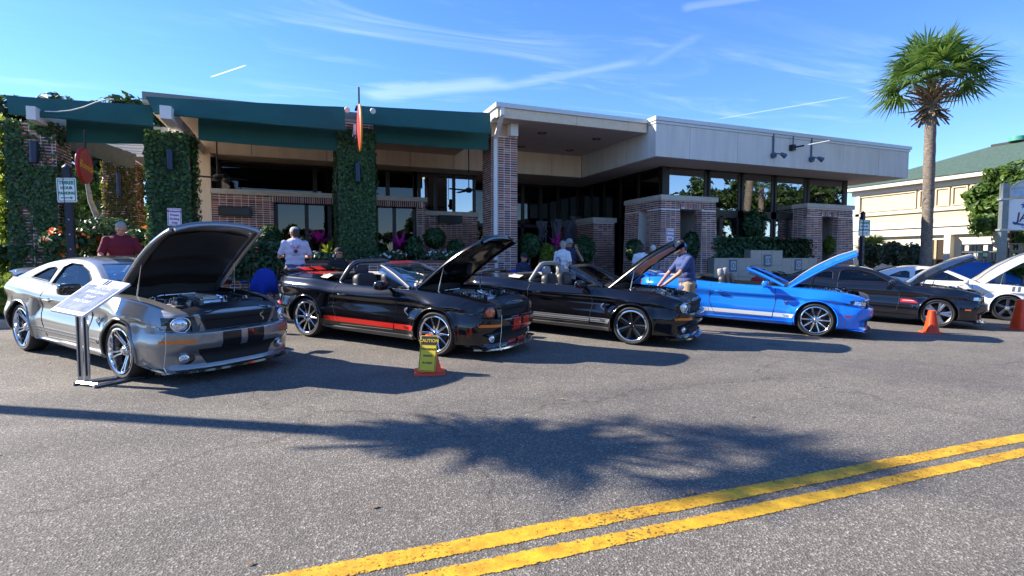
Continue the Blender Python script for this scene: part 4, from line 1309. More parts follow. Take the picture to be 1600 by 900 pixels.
    for nm_, mt_, sd_, n_ in (('hoses', MATB, 3, 46), ('fittings', CHROME, 8, 34), ('castings', ALU, 15, 26)): part(('eng', nm_), nm_, mt_, root, bits(sd_, n_, 1), 45, True, kind='stuff')
    for s in (-1, 1):
        part(('tower', s), 'strut_tower_cap', CHROME, root, lambda s=s: (lambda b: (b.cyl((1.30, s * .53, .84), (1.30, s * .53, .925), .085, .07, 18), b.cyl((1.30, s * .53, .926), (1.30, s * .53, .95), .03, n=12), b)[2])(MB()), 40, True)
    part('intake', 'intake_tube', M('bay_plastic'), root, lambda: (lambda b: (b.tube([(1.05, .05, .90), (1.20, .30, .92), (1.50, .44, .90), (1.78, .46, .87)], .055, 12), b)[1])(MB()), 60, True)
    part('airbox', 'air_filter_box', M('bay_plastic'), root, lambda: (lambda b: (rbox(b, (1.86, .46, .85), (.26, .22, .14), .3, 14, 8), b)[1])(MB()), 45, True)
    part('fusebox', 'fuse_box', MATB, root, lambda: (lambda b: (rbox(b, (1.84, -.50, .84), (.24, .16, .12), .25, 12, 8), b)[1])(MB()), 45, True)
    part('wash', 'washer_bottle', cfg.get('accent') or M('white_plastic', (.7, .7, .68), .4), root, lambda: (lambda b: (rbox(b, (1.60, -.50, .84), (.16, .12, .09), .4, 12, 8), b.cyl((1.72, -.50, .82), (1.72, -.50, .90), .045, n=14), b)[2])(MB()), 45, True)
    part('batt', 'battery_box', cfg.get('accent2') or MATB, root, lambda: (lambda b: (rbox(b, (1.12, -.46, .84), (.26, .18, .13), .25, 12, 8), b)[1])(MB()), 45, True)
    part('sbrace', 'strut_brace', cfg.get('brace', CHROME), root, lambda: (lambda b: (b.tube([(1.16, -.60, .90), (1.12, -.3, .945), (1.12, .3, .945), (1.16, .60, .90)], .017, 8), b)[1])(MB()), 60, True)
    if cfg.get('accent'):
        part('accentc', 'radiator_shroud', cfg['accent'], root, lambda: (lambda b: (rbox(b, (1.90, -.25, .80), (.20, .34, .04), .3, 12, 6), rbox(b, (1.92, .25, .80), (.16, .30, .04), .3, 12, 6), b)[2])(MB()), 45, True)
    part('shroud', 'radiator_panel', M('bay_plastic'), root, lambda: (lambda b: (patch(b, 'top', [(2.10, -.60), (2.262, -.56), (2.262, .56), (2.10, .60)], 4, 16, .007, .02), b)[1])(MB()), 45, True)
    part('cowl', 'cowl_panel', MATB, root, lambda: (lambda b: (patch(b, 'top', [(.66, -.62), (.86, -.66), (.86, .66), (.66, .62)], 3, 16, .006, .02), b)[1])(MB()), 45, True)
    # ---------------- nose
    gq = [(-.40, .60), (.40, .60), (.44, .70), (-.44, .70)]
    if not new:
        part('grille', 'grille', MATB, root, patches('front', [[(-.41, .640), (.41, .640), (.475, .815), (-.475, .815)]], nu=18, nv=6, off=.006))
        def mesh_fn():
            b = MB()
            for k in range(9):
                z = .650 + k * .0185; w = lerp(.40, .45, k / 8)
                q = []
                for i in range(47):
                    y = lerp(-w, w, i / 46); p, n = hit('front', y, z + (.004 if i % 2 else -.003)); q.append(p + n * .013)
                b.tube(q, .0028, 4)
            return b
        part('grillemesh', 'grille_mesh', M('grille_gloss', (.03, .03, .032), .25, .4), root, mesh_fn, kind='stuff')
        for s in (-1, 1):
            q = [[(s * .50, .64), (s * .80, .65), (s * .78, .79), (s * .495, .81)]]
            if s < 0: q = [x[::-1] for x in q]
            part(('hlh', s), 'headlight_surround', GLOSSB, root, patches('front', q, nu=8, nv=5, off=.005), fix=True)
            def lamp(s=s):
                b = MB(); disc(b, 'front', (s * .655, .715), .080, .014, 24, .03); return b
            o = part(('hl', s), 'headlight', cfg.get('eye', LAMP), root, lamp, 50, True)
            if cfg.get('eye'):
                def pup(s=s):
                    b = MB(); p, n = hit('front', s * .655, .715); b.box(p + n * .043, (.004, .012, .10)); return b
                sub(part(('pup', s), 'pupil', M('pupil_yellow', (.75, .5, .02), .3), root, pup, 60, True), root)
            else:
                part(('hlr', s), 'headlight_ring', CHROME, root, lambda s=s: (lambda b: (b.tube([hit('front', s * .655 + .084 * cos(a), .715 + .084 * sin(a))[0] + Vector((.022, 0, 0)) for a in frange(0, 2 * pi, 25)], .007, 6), b)[1])(MB()), 60)
            q = [[(s * .56, .505), (s * .84, .505), (s * .84, .545), (s * .56, .545)]]
            if s < 0: q = [x[::-1] for x in q]
            part(('amb', s), 'turn_signal', AMBER, root, patches('front', q, nu=8, nv=3, off=.004), fix=True)
            part(('fogr', s), 'fog_recess', GLOSSB, root, lambda s=s: (lambda b: (disc(b, 'front', (s * .60, .315), .085, .004, 22, .002, ry=.062), b)[1])(MB()), 50, True)
            part(('fog', s), 'fog_light', LAMP, root, lambda s=s: (lambda b: (disc(b, 'front', (s * .625, .318), .054, .012, 18, .014), b)[1])(MB()), 50, True)
            if cfg.get('nosebar'):
                q = [[(s * .415, .64), (s * .47, .64), (s * .535, .815), (s * .485, .815)]]
                if s < 0: q = [x[::-1] for x in q]
                part(('nb', s), 'grille_bar', cfg['nosebar'], root, patches('front', q, nu=4, nv=5, off=.014), fix=True)
        part('lower', 'lower_intake', MATB, root, patches('front', [[(-.40, .235), (.40, .235), (.52, .425), (-.52, .425)]], nu=18, nv=5, off=.004))
    else:
        part('grilleN', 'grille', MATB, root, patches('front', [[(-.42, .64), (.42, .64), (.45, .765), (-.45, .765)]], nu=18, nv=5, off=.005))
        for s in (-1, 1):
            q = [[(s * .50, .67), (s * .82, .70), (s * .79, .77), (s * .50, .755)]]
            if s < 0: q = [x[::-1] for x in q]
            part(('hlN', s), 'headlight', cfg.get('lampmat', LAMP), root, patches('front', q, nu=8, nv=4, off=.006), fix=True)
            q = [[(s * .47, .655), (s * .85, .69), (s * .82, .785), (s * .47, .77)]]
            if s < 0: q = [x[::-1] for x in q]
            part(('hlhN', s), 'headlight_surround', GLOSSB, root, patches('front', q, nu=8, nv=4, off=.002), fix=True)
        part('lowerN', 'lower_intake', MATB, root, patches('front', [[(-.55, .26), (.55, .26), (.50, .50), (-.50, .50)]], nu=18, nv=6, off=.004))
        for kd in ('right', 'left'):
            part(('mk', kd), 'side_marker', AMBER if not cfg.get('redmark') else cfg['redmark'], root, patches(kd, [[(1.86, .46), (1.97, .46), (1.97, .49), (1.86, .49)]], nu=3, nv=2, off=.004), fix=True)
    def split():
        b = MB(); top = []; bot = []
        pts = []
        for y in frange(-.86, .86, 31):
            p, n = hit('front', y, .20); pts.append(p)
        rows = [[p + Vector((-.12, 0, .02)) for p in pts], [p + Vector((.055, 0, -.02)) for p in pts], [p + Vector((.06, 0, -.045)) for p in pts], [p + Vector((-.12, 0, -.055)) for p in pts]]
        b.grid(rows, 0); return b
    part('splitter', 'front_splitter', GLOSSB if not cfg.get('lip') else cfg['lip'], root, split, 40, True)
    if cfg.get('nosestripe'):
        for y0, y1 in ((-.27, -.045), (.045, .27)):
            part(('nstr', y0), 'bumper_stripe', cfg['nosestripe'], root, patches('front', [[(y0, .42), (y1, .42), (y1, .63), (y0, .63)]], nu=4, nv=8, off=.005), fix=True)
            if cfg.get('lowerstripe'): part(('lstr', y0), 'bumper_stripe', cfg['nosestripe'], root, patches('front', [[(y0, .215), (y1, .215), (y1, .265), (y0, .265)]], nu=4, nv=4, off=.012), fix=True)
    if cfg.get('snake', True):
        def sn():
            b = MB(); p, n = hit('front', .30, .735); o = snake_badge((0, 0, 0), .075)
            b.add([p + n * .02 + Vector((0, x, z)) for x, y, z in o.v], o.f); return b
        part('snakef', 'grille_badge', CHROME, root, sn, 60, True)
    # ---------------- flanks
    for kd, s in (('right', -1), ('left', 1)):
        def sm(s=s, kd=kd):
            b = MB()
            seam(b, kd, [(.58, .94), (.60, .62), (.55, .32), (-.60, .30), (-.74, .60), (-.72, .95)])
            seam(b, kd, [(.60, .92), (1.0, .925)]) if False else None
            pass
            return b
        part(('seam', kd), 'panel_seam', MATB, root, sm, 60, kind='stuff')
        def hnd(s=s, kd=kd):
            b = MB(); p, n = hit(kd, -.52, .80); rbox(b, p + n * .02, (.20, .035, .032), .5, 12, 8); return b
        part(('handle', kd), 'door_handle', PT, root, hnd, 60, True)
        part(('handr', kd), 'handle_recess', MATB, root, lambda kd=kd: (lambda b: (disc(b, kd, (-.50, .80), .05, .001, 16, .001, ry=.03), b)[1])(MB()), 60, True)
        if cfg.get('side') is not None:
            quads = [[(-.90, .345), (-.72, .345), (-.74, .425), (-.92, .425)], [(-.71, .345), (.56, .345), (.56, .425), (-.73, .425)], [(.575, .345), (.93, .345), (.965, .425), (.575, .425)]]
            if kd == 'left': quads = [q[::-1] for q in quads]
            for i, q in enumerate(quads):
                part(('ss', kd, i), 'rocker_stripe', cfg['side'], root, patches(kd, [q], nu=max(2, int((q[1][0] - q[0][0]) / .08)) if kd == 'right' else 12, nv=3, off=.004, thick=.004), fix=True)
            if cfg.get('sideline'):
                for z in (.365, .405):
                    q = [(-.88, z), (.93, z), (.93, z + .008), (-.88, z + .008)]
                    part(('sl', kd, z), 'pinstripe', cfg['sideline'], root, patches(kd, [q if kd == 'right' else q[::-1]], nu=22, nv=1, off=.007, thick=.002), fix=True)
            if kd == 'right': stripes_text(cfg.get('text', 'GT500'), .062, cfg.get('textmat', PT), root, .77, .385)
        # sill moulding
        q = [(-.92, .215), (.95, .215), (.95, .265), (-.92, .265)]
        part(('sill', kd), 'side_skirt', cfg.get('sill', PT), root, patches(kd, [q if kd == 'right' else q[::-1]], nu=24, nv=2, off=.022, thick=.02), fix=True)
        if cfg.get('snake', True):
            def sb(s=s, kd=kd):
                b = MB(); p, n = hit(kd, .80, .62); o = snake_badge((0, 0, 0), .105); b.add([p + n * .012 + Vector((x, y, z)) for x, y, z in o.v], o.f); return b
            part(('snake', kd), 'fender_badge', CHROME, root, sb, 60, True)
        if cfg.get('redbadge') and kd == 'right':
            part('rb', 'fender_badge', RED, root, patches('right', [[(.62, .56), (.95, .56), (.95, .64), (.62, .64)]], nu=4, nv=3, off=.004), fix=True)
            part('rb2', 'fender_lettering', STRW, root, patches('right', [[(.66, .60), (.92, .60), (.92, .612), (.66, .612)]], nu=4, nv=1, off=.009), fix=True)
        if cfg.get('vent') and kd == 'right':
            part('fv', 'fender_vent', MATB, root, patches('right', [[(.62, .66), (.86, .66), (.86, .70), (.62, .70)]], nu=4, nv=2, off=.004), fix=True)
            for dx in (0, .12): part(('fst', dx), 'fender_stripe', STRG, root, patches('right', [[(1.40 + dx, .80), (1.46 + dx, .80), (1.50 + dx, .93), (1.44 + dx, .93)]], nu=2, nv=4, off=.004), fix=True)
        if cfg.get('scoop', True):
            def scp(s=s, kd=kd):
                b = MB(); pts = [(-.80, .80), (-.86, .60), (-.97, .44)]; rows = []
                for (x, z), wd in zip(pts, (.11, .12, .06)):
                    p0, n = hit(kd, x, z); p1, _ = hit(kd, x - wd, z); p2, _ = hit(kd, x - wd * 2, z)
                    rows.append([p0 - n * .01, p0 + n * .004 + Vector((-.01, 0, 0)), p1 + n * .022, p2 + n * .002])
                b.grid(rows, 0, flip=(kd == 'left')); return b
            part(('scoop', kd), 'side_scoop', PT, root, scp, 60)
        # mirrors
        def mir(s=s):
            b = MB(); rbox(b, (.40, s * 1.00, 1.02), (.13, .24, .145), .45, 18, 12); b.tube([(.42, s * .80, .975), (.41, s * .92, .985)], [.05, .04], 10, flat=.5); return b
        part(('mirror', s), 'mirror', cfg.get('mirror', PT), root, mir, 50, True)
        part(('mglass', s), 'mirror_glass', M('mirror_glass', (.7, .72, .75), .03, 1.0), root, lambda s=s: (lambda b: (rbox(b, (.338, s * 1.0, 1.02), (.012, .20, .11), .5, 14, 8), b)[1])(MB()), 50, True)
    # wind-screen
    gl = part('wscreen', 'windshield', GLASSC, root, lambda: (lambda b: (b.grid(gh_rows(frange(.02, .775, 14), 8, None, .012), 0), b)[1])(MB()), 60)
    def wipers():
        b = MB()
        for y in (-.1, .38):
            path = []
            for i in range(6):
                x = .70 - i * .035; h = pchip(HR, x); path.append((x, y - i * .085, h + .012))
            b.tube(path, .007, 5)
        return b
    part('wipe', 'wiper', MATB, root, wipers, 60, kind='stuff')
    if conv:
        FRM = cfg.get('pillar', PT)
        def pillar(s):
            b = MB(); pts = []
            for x in frange(.74, .0, 12):
                sc = gh_section(x); y, z = lerp(sc[12][0], sc[15][0], .35), lerp(sc[12][1], sc[15][1], .35); pts.append((x, s * y, z))
            b.tube(pts, [.034] * 11 + [.036], 8, flat=.8); return b
        for s in (-1, 1): part(('pillar', s), 'windshield_pillar', FRM, root, lambda s=s: pillar(s), 60)
        def header():
            b = MB(); sc = gh_section(.0); full = [(-y, z) for y, z in sc[12:]] + [(y, z) for y, z in sc[-2:11:-1]]
            b.tube([(-.012, y, z) for y, z in full], .03, 8); return b
        part('header', 'windshield_header', FRM, root, header, 60)
        if cfg.get('headerstripe'): part('hdstr', 'header_stripe', cfg['headerstripe'], root, lambda: (lambda b: (b.tube([(-.012, y, gh_section(0.)[-1][1] + .006) for y in (-.28, 0, .28)], .03, 8), b)[1])(MB()), 60)
        part('mir_in', 'rearview_mirror', MATB, root, lambda: (lambda b: (rbox(b, (.12, 0, 1.22), (.04, .22, .07), .5, 12, 8), b)[1])(MB()), 50)
    else:
        rf = part('roofshell', 'roof', PT, root, make_roof_shell)
        for s in (-1, 1):
            part(('sglass', s), 'side_window', cfg.get('glass', GLASSC), root, lambda s=s: (lambda b: (b.grid(gh_rows(frange(.50, -.80, 16), 1, 13, .012, s), 0, flip=s > 0), b)[1])(MB()), 60)
            part(('qglass', s), 'quarter_window', cfg.get('qglass', GLASSC), root, lambda s=s: (lambda b: (b.grid(gh_rows(frange(-.81, -1.45, 8), 1, 13, .012, s), 0, flip=s > 0), b)[1])(MB()), 60)
        part('bglass', 'rear_window', GLASSC, root, lambda: (lambda b: (b.grid(gh_rows(frange(-1.0, -1.88, 12), 9, None, .012), 0), b)[1])(MB()), 60)
        def trim():
            b = MB()
            for poly in (SIDEGLASS, QUARTER):
                for sd_ in (-1, 1):
                    q = []
                    pl = poly + poly[:1]
                    for (xa, za), (xb, zb_) in zip(pl[:-1], pl[1:]):
                        for i in range(5):
                            x, z = lerp(xa, xb, i / 5), lerp(za, zb_, i / 5); sc = gh_section(x); y = sc[0][0]
                            for (y0, z0), (y1, z1) in zip(sc[:-1], sc[1:]):
                                if z0 <= z <= z1 + 1e-6: y = lerp(y0, y1, (z - z0) / max(1e-6, z1 - z0)); break
                            q.append((x, sd_ * (y + .002), z))
                    b.tube(q + q[:1], .009, 5)
            return b
        part('wtrim', 'window_trim', MATB, root, trim, 60, kind='stuff')
        if cfg.get('roofstripe'):
            def rs(y0, y1):
                b = MB(); rows = []
                for x in frange(-.98, .03, 16):
                    h = pchip(HR, x) + .006; rows.append([(x, lerp(y0, y1, i / 4), h - .02 * (abs(lerp(y0, y1, i / 4)) / .5) ** 2) for i in range(5)])
                b.grid(rows, 0, flip=True); return b
            for y0, y1 in ((-.27, -.05), (.05, .27)): part(('rs', y0), 'roof_stripe', cfg['roofstripe'], root, lambda y0=y0, y1=y1: rs(y0, y1), 60)
    # ---------------- cabin
    L1, L2 = cfg.get('seat', (LEATH, LEATH))
    for s in (-1, 1):
        def seat(s=s):
            b = MB(); y = s * .36
            rbox(b, (-.18, y, .56), (.52, .50, .20), .4); rbox(b, (-.48, y, .84), (.20, .48, .62), .4, rot=(0, -.22, 0)); return b
        so = part(('seat', s), 'seat', L1, root, seat, 50, True)
        part(('hrest', s), 'headrest', L2, root, lambda s=s: (lambda b: (rbox(b, (-.60, s * .36, 1.19), (.12, .27, .19), .5, rot=(0, -.2, 0)), b)[1])(MB()), 50, True)
        part(('rhrest', s), 'rear_headrest', L1, root, lambda s=s: (lambda b: (rbox(b, (-1.22, s * .33, 1.02), (.12, .24, .12), .5), b)[1])(MB()), 50, True)
    part('rseat', 'rear_seat', L1, root, lambda: (lambda b: (rbox(b, (-1.02, 0, .62), (.45, 1.1, .20), .35), rbox(b, (-1.20, 0, .82), (.18, 1.16, .34), .35), b)[2])(MB()), 50, True)
    part('dash', 'dashboard', MATB, root, lambda: (lambda b: (rbox(b, (.47, 0, .88), (.32, 1.28, .20), .35), b)[1])(MB()), 50, True)
    part('wheel', 'steering_wheel', MATB, root, lambda: (lambda b: (b.tube([(.22 + .06 * sin(a), .36 + .18 * cos(a), .93 + .17 * sin(a)) for a in frange(0, 2 * pi, 25)], .014, 6), b.box((.235, .36, .93), (.03, .34, .05)), b)[2])(MB()), 60)
    if conv:
        bm_ = cfg.get('boot', MATB)
        def boot():
            b = MB(); rows = []
            for t in frange(0, 1, 12):
                a = lerp(-pi / 2, pi / 2, t)
                rows.append([(-.90 - .40 * cos(a) + .0, .60 * sin(a), 1.05), (-.95 - .44 * cos(a), .67 * sin(a), 1.10), (-1.0 - .54 * cos(a), .755 * sin(a), 1.045)])
            b.grid(rows, 0); return b
        part('boot', 'tonneau_trim', bm_, root, boot, 60)
        part('topfold', 'folded_top', MATB, root, lambda: (lambda b: (rbox(b, (-1.28, 0, 1.04), (.34, 1.0, .12), .35), b)[1])(MB()), 60, True)
        if cfg.get('rollbar'):
            def rb():
                b = MB(); x = -.70
                b.tube([(x - .16, -.62, .93), (x - .06, -.59, 1.10), (x, -.53, 1.24), (x + .02, -.44, 1.315), (x + .02, -.30, 1.335), (x + .02, .30, 1.335), (x + .02, .44, 1.315), (x, .53, 1.24), (x - .06, .59, 1.10), (x - .16, .62, .93)], .042, 10); return b
            part('rollbar', 'roll_bar', cfg['rollbar'], root, rb, 60)
        if cfg.get('aerial'): (lambda b: (b.tube([(.86, -.70, .95), (.84, -.70, 1.55)], .004, 5), b)[1])(MB()).build('aerial', CHROME, root)
    # ---------------- tail
    def wing():
        b = MB(); rows = []
        for t in frange(-1, 1, 19):
            y = t * .74; x = -2.28 + .12 * abs(t) ** 2.5; z = 1.115 - .05 * abs(t) ** 6
            rows.append([(x + .16, y, z - .02), (x + .02, y, z + .022), (x - .07, y, z + .028), (x - .07, y, z + .012), (x + .14, y, z - .035)])
        b.grid(rows, 0, closed_u=True)
        for s in (-1, 1): b.box((-2.20, s * .66, 1.065), (.13, .05, .08))
        return b
    part('wing', 'spoiler', cfg.get('wing', PT), root, wing, 40, True)
    if cfg.get('tailstripe'):
        for y0, y1 in ((-.27, -.05), (.05, .27)):
            part(('ts', y0), 'deck_stripe', cfg['tailstripe'], root, patches('top', [[(-2.30, y0), (-1.55, y0), (-1.55, y1), (-2.30, y1)]], nu=8, nv=3, off=.004), fix=True)
            part(('tw', y0), 'spoiler_stripe', cfg['tailstripe'], root, lambda y0=y0, y1=y1: (lambda b: (b.grid([[(-2.11, y, 1.102), (-2.26, y, 1.142), (-2.352, y, 1.147)] for y in (y0, y1)], 0), b)[1])(MB()), 60)
    for kd in (-1, 1):
        q = [[(kd * .46, .80), (kd * .66, .80), (kd * .64, .93), (kd * .46, .93)]]
        part(('tail', kd), 'tail_light', REDL, root, patches('rear', q, nu=5, nv=4, off=.006), fix=True)
    if cfg.get('rearmark'): part('rmk', 'side_marker', REDL, root, patches('right', [[(-2.18, .52), (-2.0, .52), (-2.0, .57), (-2.18, .57)]], nu=3, nv=2, off=.004), fix=True)
    # under-tray keeps daylight out
    part(('tray', K), 'underbody', MATB, root, lambda: (lambda b: (b.span((-2.2, -.58, .17), (2.1, .58, .40)), b)[1])(MB()))
    # ---------------- stand it on the road
    th = radians(cfg['heading']); f = Vector((cos(th), sin(th))); l = Vector((-sin(th), cos(th)))
    c = G(*cfg['contact']); c2 = Vector((c.x, c.y))
    loc = c2 - f * 1.36 + l * .905
    gz = lambda a, b: ground_z(*(loc + f * a + l * b))
    zf, zr = gz(1.36, 0), gz(-1.36, 0); zl, zrt = (gz(1.36, .8) + gz(-1.36, .8)) / 2, (gz(1.36, -.8) + gz(-1.36, -.8)) / 2
    X = Vector((f.x, f.y, (zf - zr) / 2.72)).normalized(); Y = Vector((l.x, l.y, (zl - zrt) / 1.6)); Y = (Y - X * Y.dot(X)).normalized(); Z = X.cross(Y)
    R = Matrix((X, Y, Z)).transposed()
    root.rotation_euler = R.to_euler(); root.location = (loc.x, loc.y, (zf + zr) / 2)
    return root

CARS = {}
CARS['grey'] = make_car(dict(type='coupe', paint=P_GREY, wheel='twist', heading=-51, contact=(188, 593), hood=42.5, nosebar=P_GREY, nosestripe=STRK, roofstripe=STRK, tailstripe=STRK,
    side=P_GREY, sideline=STRK, textmat=STRK, under=P_GREY, liner=M('hood_liner', (.035, .032, .030), .38, .2), wing=P_GREY, mirror=GLOSSB, qglass=GLASSD, tankmat=M('tank_aluminium', (.62, .58, .48), .25, .9), label='grey coupe with black bumper stripes and raised hood, beside the ivy columns'))
CARS['red'] = make_car(dict(type='convertible', paint=P_BLACK, wheel='ten', heading=-49, contact=(678, 556.5), hood=40, nosestripe=RED, lowerstripe=True, tailstripe=RED, headerstripe=RED, hoodstripe=RED,
    side=RED, textmat=STRK, under=GLOSSB, liner=GLOSSB, rollbar=M('rollbar_grey', (.10, .10, .11), .35, .6), boot=TANB, eye=M('eye_red', (.55, .10, .05), .12, coat=1), accent=RED, cover=RED, lip=SILV, sill=M('sill_grey', (.09, .09, .095), .4), pillar=M('pillar_grey', (.20, .20, .21), .3, .6), aerial=True, rearmark=True,
    label='black convertible with red rocker stripe, roll bar and red eye headlights'))
CARS['black'] = make_car(dict(type='convertible', paint=P_BLACK, wheel='split', heading=-51, contact=(985, 539), hood=42, side=STRS, sideline=STRK, textmat=STRK, under=GLOSSB, liner=M('bronze_liner', (.16, .10, .05), .35, .6), rollbar=LEATG, boot=TANB, seat=(LEATH, LEATG), sill=M('sill_grey'), hoodstripe=STRS,
    label='black convertible with thin silver rocker stripes that the man in blue leans into'))
CARS['blue'] = make_car(dict(type='convertible', paint=P_BLUE, wheel='ten', heading=-52, contact=(1272, 526), hood=37, nose='new', side=STRW, textmat=P_BLUE, hoodstripe=STRW, tailstripe=STRW, under=P_BLUE, liner=P_BLUE, seat=(LEATH, LEATG), chromerod=False, lip=MATB, redmark=REDL, scoop=False,
    label='bright blue convertible with white rocker stripe and raised hood'))
CARS['navy'] = make_car(dict(type='coupe', paint=P_NAVY, wheel='five', heading=-52, contact=(1463, 512), hood=36, nose='new', side=None, redbadge=True, glass=GLASSD, qglass=GLASSD, under=P_NAVY, liner=MATB, snake=False, chromerod=False, scoop=False,
    label='black coupe with dark tinted windows and red fender badge'))
CARS['white'] = make_car(dict(type='coupe', paint=P_WHITE, wheel='torque', heading=-51, contact=(1572, 501), hood=42, side=STRG, text='SHELBY', textmat=P_WHITE, hoodstripe=STRG, roofstripe=STRG, tailstripe=STRG, under=P_WHITE, liner=P_WHITE, vent=True, snake=False,
    label='white coupe with twin grey stripes on its raised hood at the right edge'))
# ================================================================== street furniture, signs, stands
def at(px, py, D): return CAM + ray(px, py) * D
SIGNW = M('sign_white', (0.78, 0.80, 0.80), 0.4)
SIGNG = M('sign_green', (0.01, 0.20, 0.14), 0.45)
SIGNB = M('sign_back', (0.45, 0.46, 0.48), 0.4, 0.7)
NAVY = M('post_dark', (0.012, 0.014, 0.03), 0.45)
def rrect(w, h, r, n=5):
    pts = []
    for cx, cy, a0 in ((w / 2 - r, h / 2 - r, 0), (-w / 2 + r, h / 2 - r, 90), (-w / 2 + r, -h / 2 + r, 180), (w / 2 - r, -h / 2 + r, 270)):
        for i in range(n + 1):
            a = radians(a0 + 90 * i / n); pts.append((cx + r * cos(a), cy + r * sin(a)))
    return pts
def plate(w, h, r, z0, z1):
    b = MB(); b.prism([(x, y, z0) for x, y in rrect(w, h, r)], (0, 0, z1 - z0)); return b
def ring_plate(w, h, r, t, z0, z1):
    o = rrect(w, h, r); i = rrect(w - 2 * t, h - 2 * t, max(.004, r - t)); b = MB(); n = len(o)
    for za in (z1,):
        vs = [(x, y, za) for x, y in o] + [(x, y, za) for x, y in i]
        b.add(vs, [(k, (k + 1) % n, n + (k + 1) % n, n + k) for k in range(n)])
    vs = [(x, y, z0) for x, y in o] + [(x, y, z1) for x, y in o]
    b.add(vs, [(k, (k + 1) % n, n + (k + 1) % n, n + k) for k in range(n)])
    return b
def arrow(L, w, z):
    b = MB(); b.prism([(-L / 2, -w * .3, z), (L / 2 - w * 1.4, -w * .3, z), (L / 2 - w * 1.4, -w, z), (L / 2, 0, z), (L / 2 - w * 1.4, w, z), (L / 2 - w * 1.4, w * .3, z), (-L / 2, w * .3, z)], (0, 0, .002)); return b
def signboard(parent, mtx, w, h, lines, ink, face=None, border=True, r=.025, arr=None):
    pl = plate(w, h, r, -.004, .0).build('plate', face or SIGNW, parent); pl.matrix_basis = mtx
    if border:
        o = ring_plate(w - .03, h - .03, max(.005, r - .008), .012, .0, .0022).build('border', ink, parent); o.matrix_basis = mtx
    for txt, size, y in lines:
        lettering(txt, size, ink, mtx @ Matrix.Translation((0, y, .0012)), parent, extrude=.001, bold=.004)
    if arr is not None:
        o = arrow(w * .62, .028, .0012).build('arrow', ink, parent); o.matrix_basis = mtx @ Matrix.Translation((0, arr, 0))
def parking_sign(px, py, D, zb, scale, lean, yaw, label, ptop=None):
    c = at(px, py, D)
    t = thing('parking_sign', label, 'sign', (c.x, c.y, zb), (0, lean, 0), group='three hour parking signs')
    h = c.z - zb
    b = MB(); b.span((-.055, .02, 0), (.055, .13, h + .38 * scale)); b.build('post', NAVY, t)
    b = MB(); b.lathe([(.001, h + .38 * scale + .09), (.03, h + .38 * scale + .07), (.075, h + .38 * scale + .02), (.075, h + .38 * scale + .002), (.001, h + .38 * scale + .002)], 12); o = b.build('post_cap', NAVY, t, smooth=40); o.location = (0, .075, 0)
    for k in range(3):
        b = MB(); b.cyl((0, .012, h - .55 - k * .28), (0, .02, h - .55 - k * .28), .014, n=8); b.build('bolt', SIGNB, t)
    m = Matrix.Translation((0, .01, h)) @ Matrix.Rotation(yaw, 4, 'Z') @ Matrix.Rotation(pi / 2, 4, 'X') @ Matrix.Scale(scale, 4)
    signboard(t, m, .31, .42, [('THREE', .082, .125), ('HOUR', .066, .035), ('PARKING', .064, -.055)], SIGNG, arr=-.135)
    return t
parking_sign(108, 297, 10.0, walk_z(-4) - .01, 1.08, radians(-1), radians(-14), 'THREE HOUR PARKING sign with green arrow on a dark post before the leftmost ivy column')
parking_sign(1351, 356, 18.2, walk_z(16.5) - .01, 1.3, 0, radians(-22), 'smaller looking green lettered parking sign on a dark post beside the right brick pier')

# oval restaurant signs hung square to the wall
RSIGN = M('sign_red', (0.42, 0.012, 0.016), 0.5, vary=.15, vscale=6); YEL = M('sign_yellow', (0.80, 0.38, 0.03), 0.5)
def oval_sign(c, ry, rz, label, edge, txt=True, grp='oval red restaurant signs'):
    t = thing('hanging_sign', label, 'sign', (c.x, c.y, c.z), group=grp)
    b = MB(); n = 40; rows = []
    for x, k in ((-.030, .0001), (-.034, .93), (-.02, .985), (.02, .985), (.034, .93), (.030, .0001)):
        rows.append([(x, ry * k * cos(2 * pi * i / n), rz * k * sin(2 * pi * i / n)) for i in range(n)])
    b.grid(rows, 0, closed_u=True); b.build('panel', RSIGN, t, fix=True)
    b = MB(); b.tube([(0, ry * cos(2 * pi * i / n), rz * sin(2 * pi * i / n)) for i in range(n + 1)], .034 if txt else .024, 8); b.build('rim', edge, t, smooth=60)
    if txt:
        m = Matrix.Translation((.036, .0, -.02)) @ Matrix(((0, 0, 1, 0), (1, 0, 0, 0), (0, 1, 0, 0), (0, 0, 0, 1))) @ Matrix.Rotation(radians(-4), 4, 'Z')
        lettering('Bonnick', .235, YEL, m, t, extrude=.003, shear=.25)
    b = MB(); b.tube([(0, ry * .2, rz), (0, ry * .2, rz + .45)], .022, 8); b.build('hanger', BLACK, t, smooth=60); return t
oval_sign(at(132, 259, 11.6), .44, .36, 'red oval sign with yellow script hanging beside the leftmost ivy column', RSIGN)
p = P(562, 200, v=13.6)
t = oval_sign(p, .36, .55, 'red oval sign with orange rim seen edge-on above the middle ivy column', M('rim_orange', (0.85, 0.33, 0.04), 0.5), False)
b = MB(); b.span((-.03, .2, -.1), (.03, 1.45, -.05)); b.span((-.1, .5, -.06), (-.035, .75, .2)); b.build('bracket', SIGNB, t)

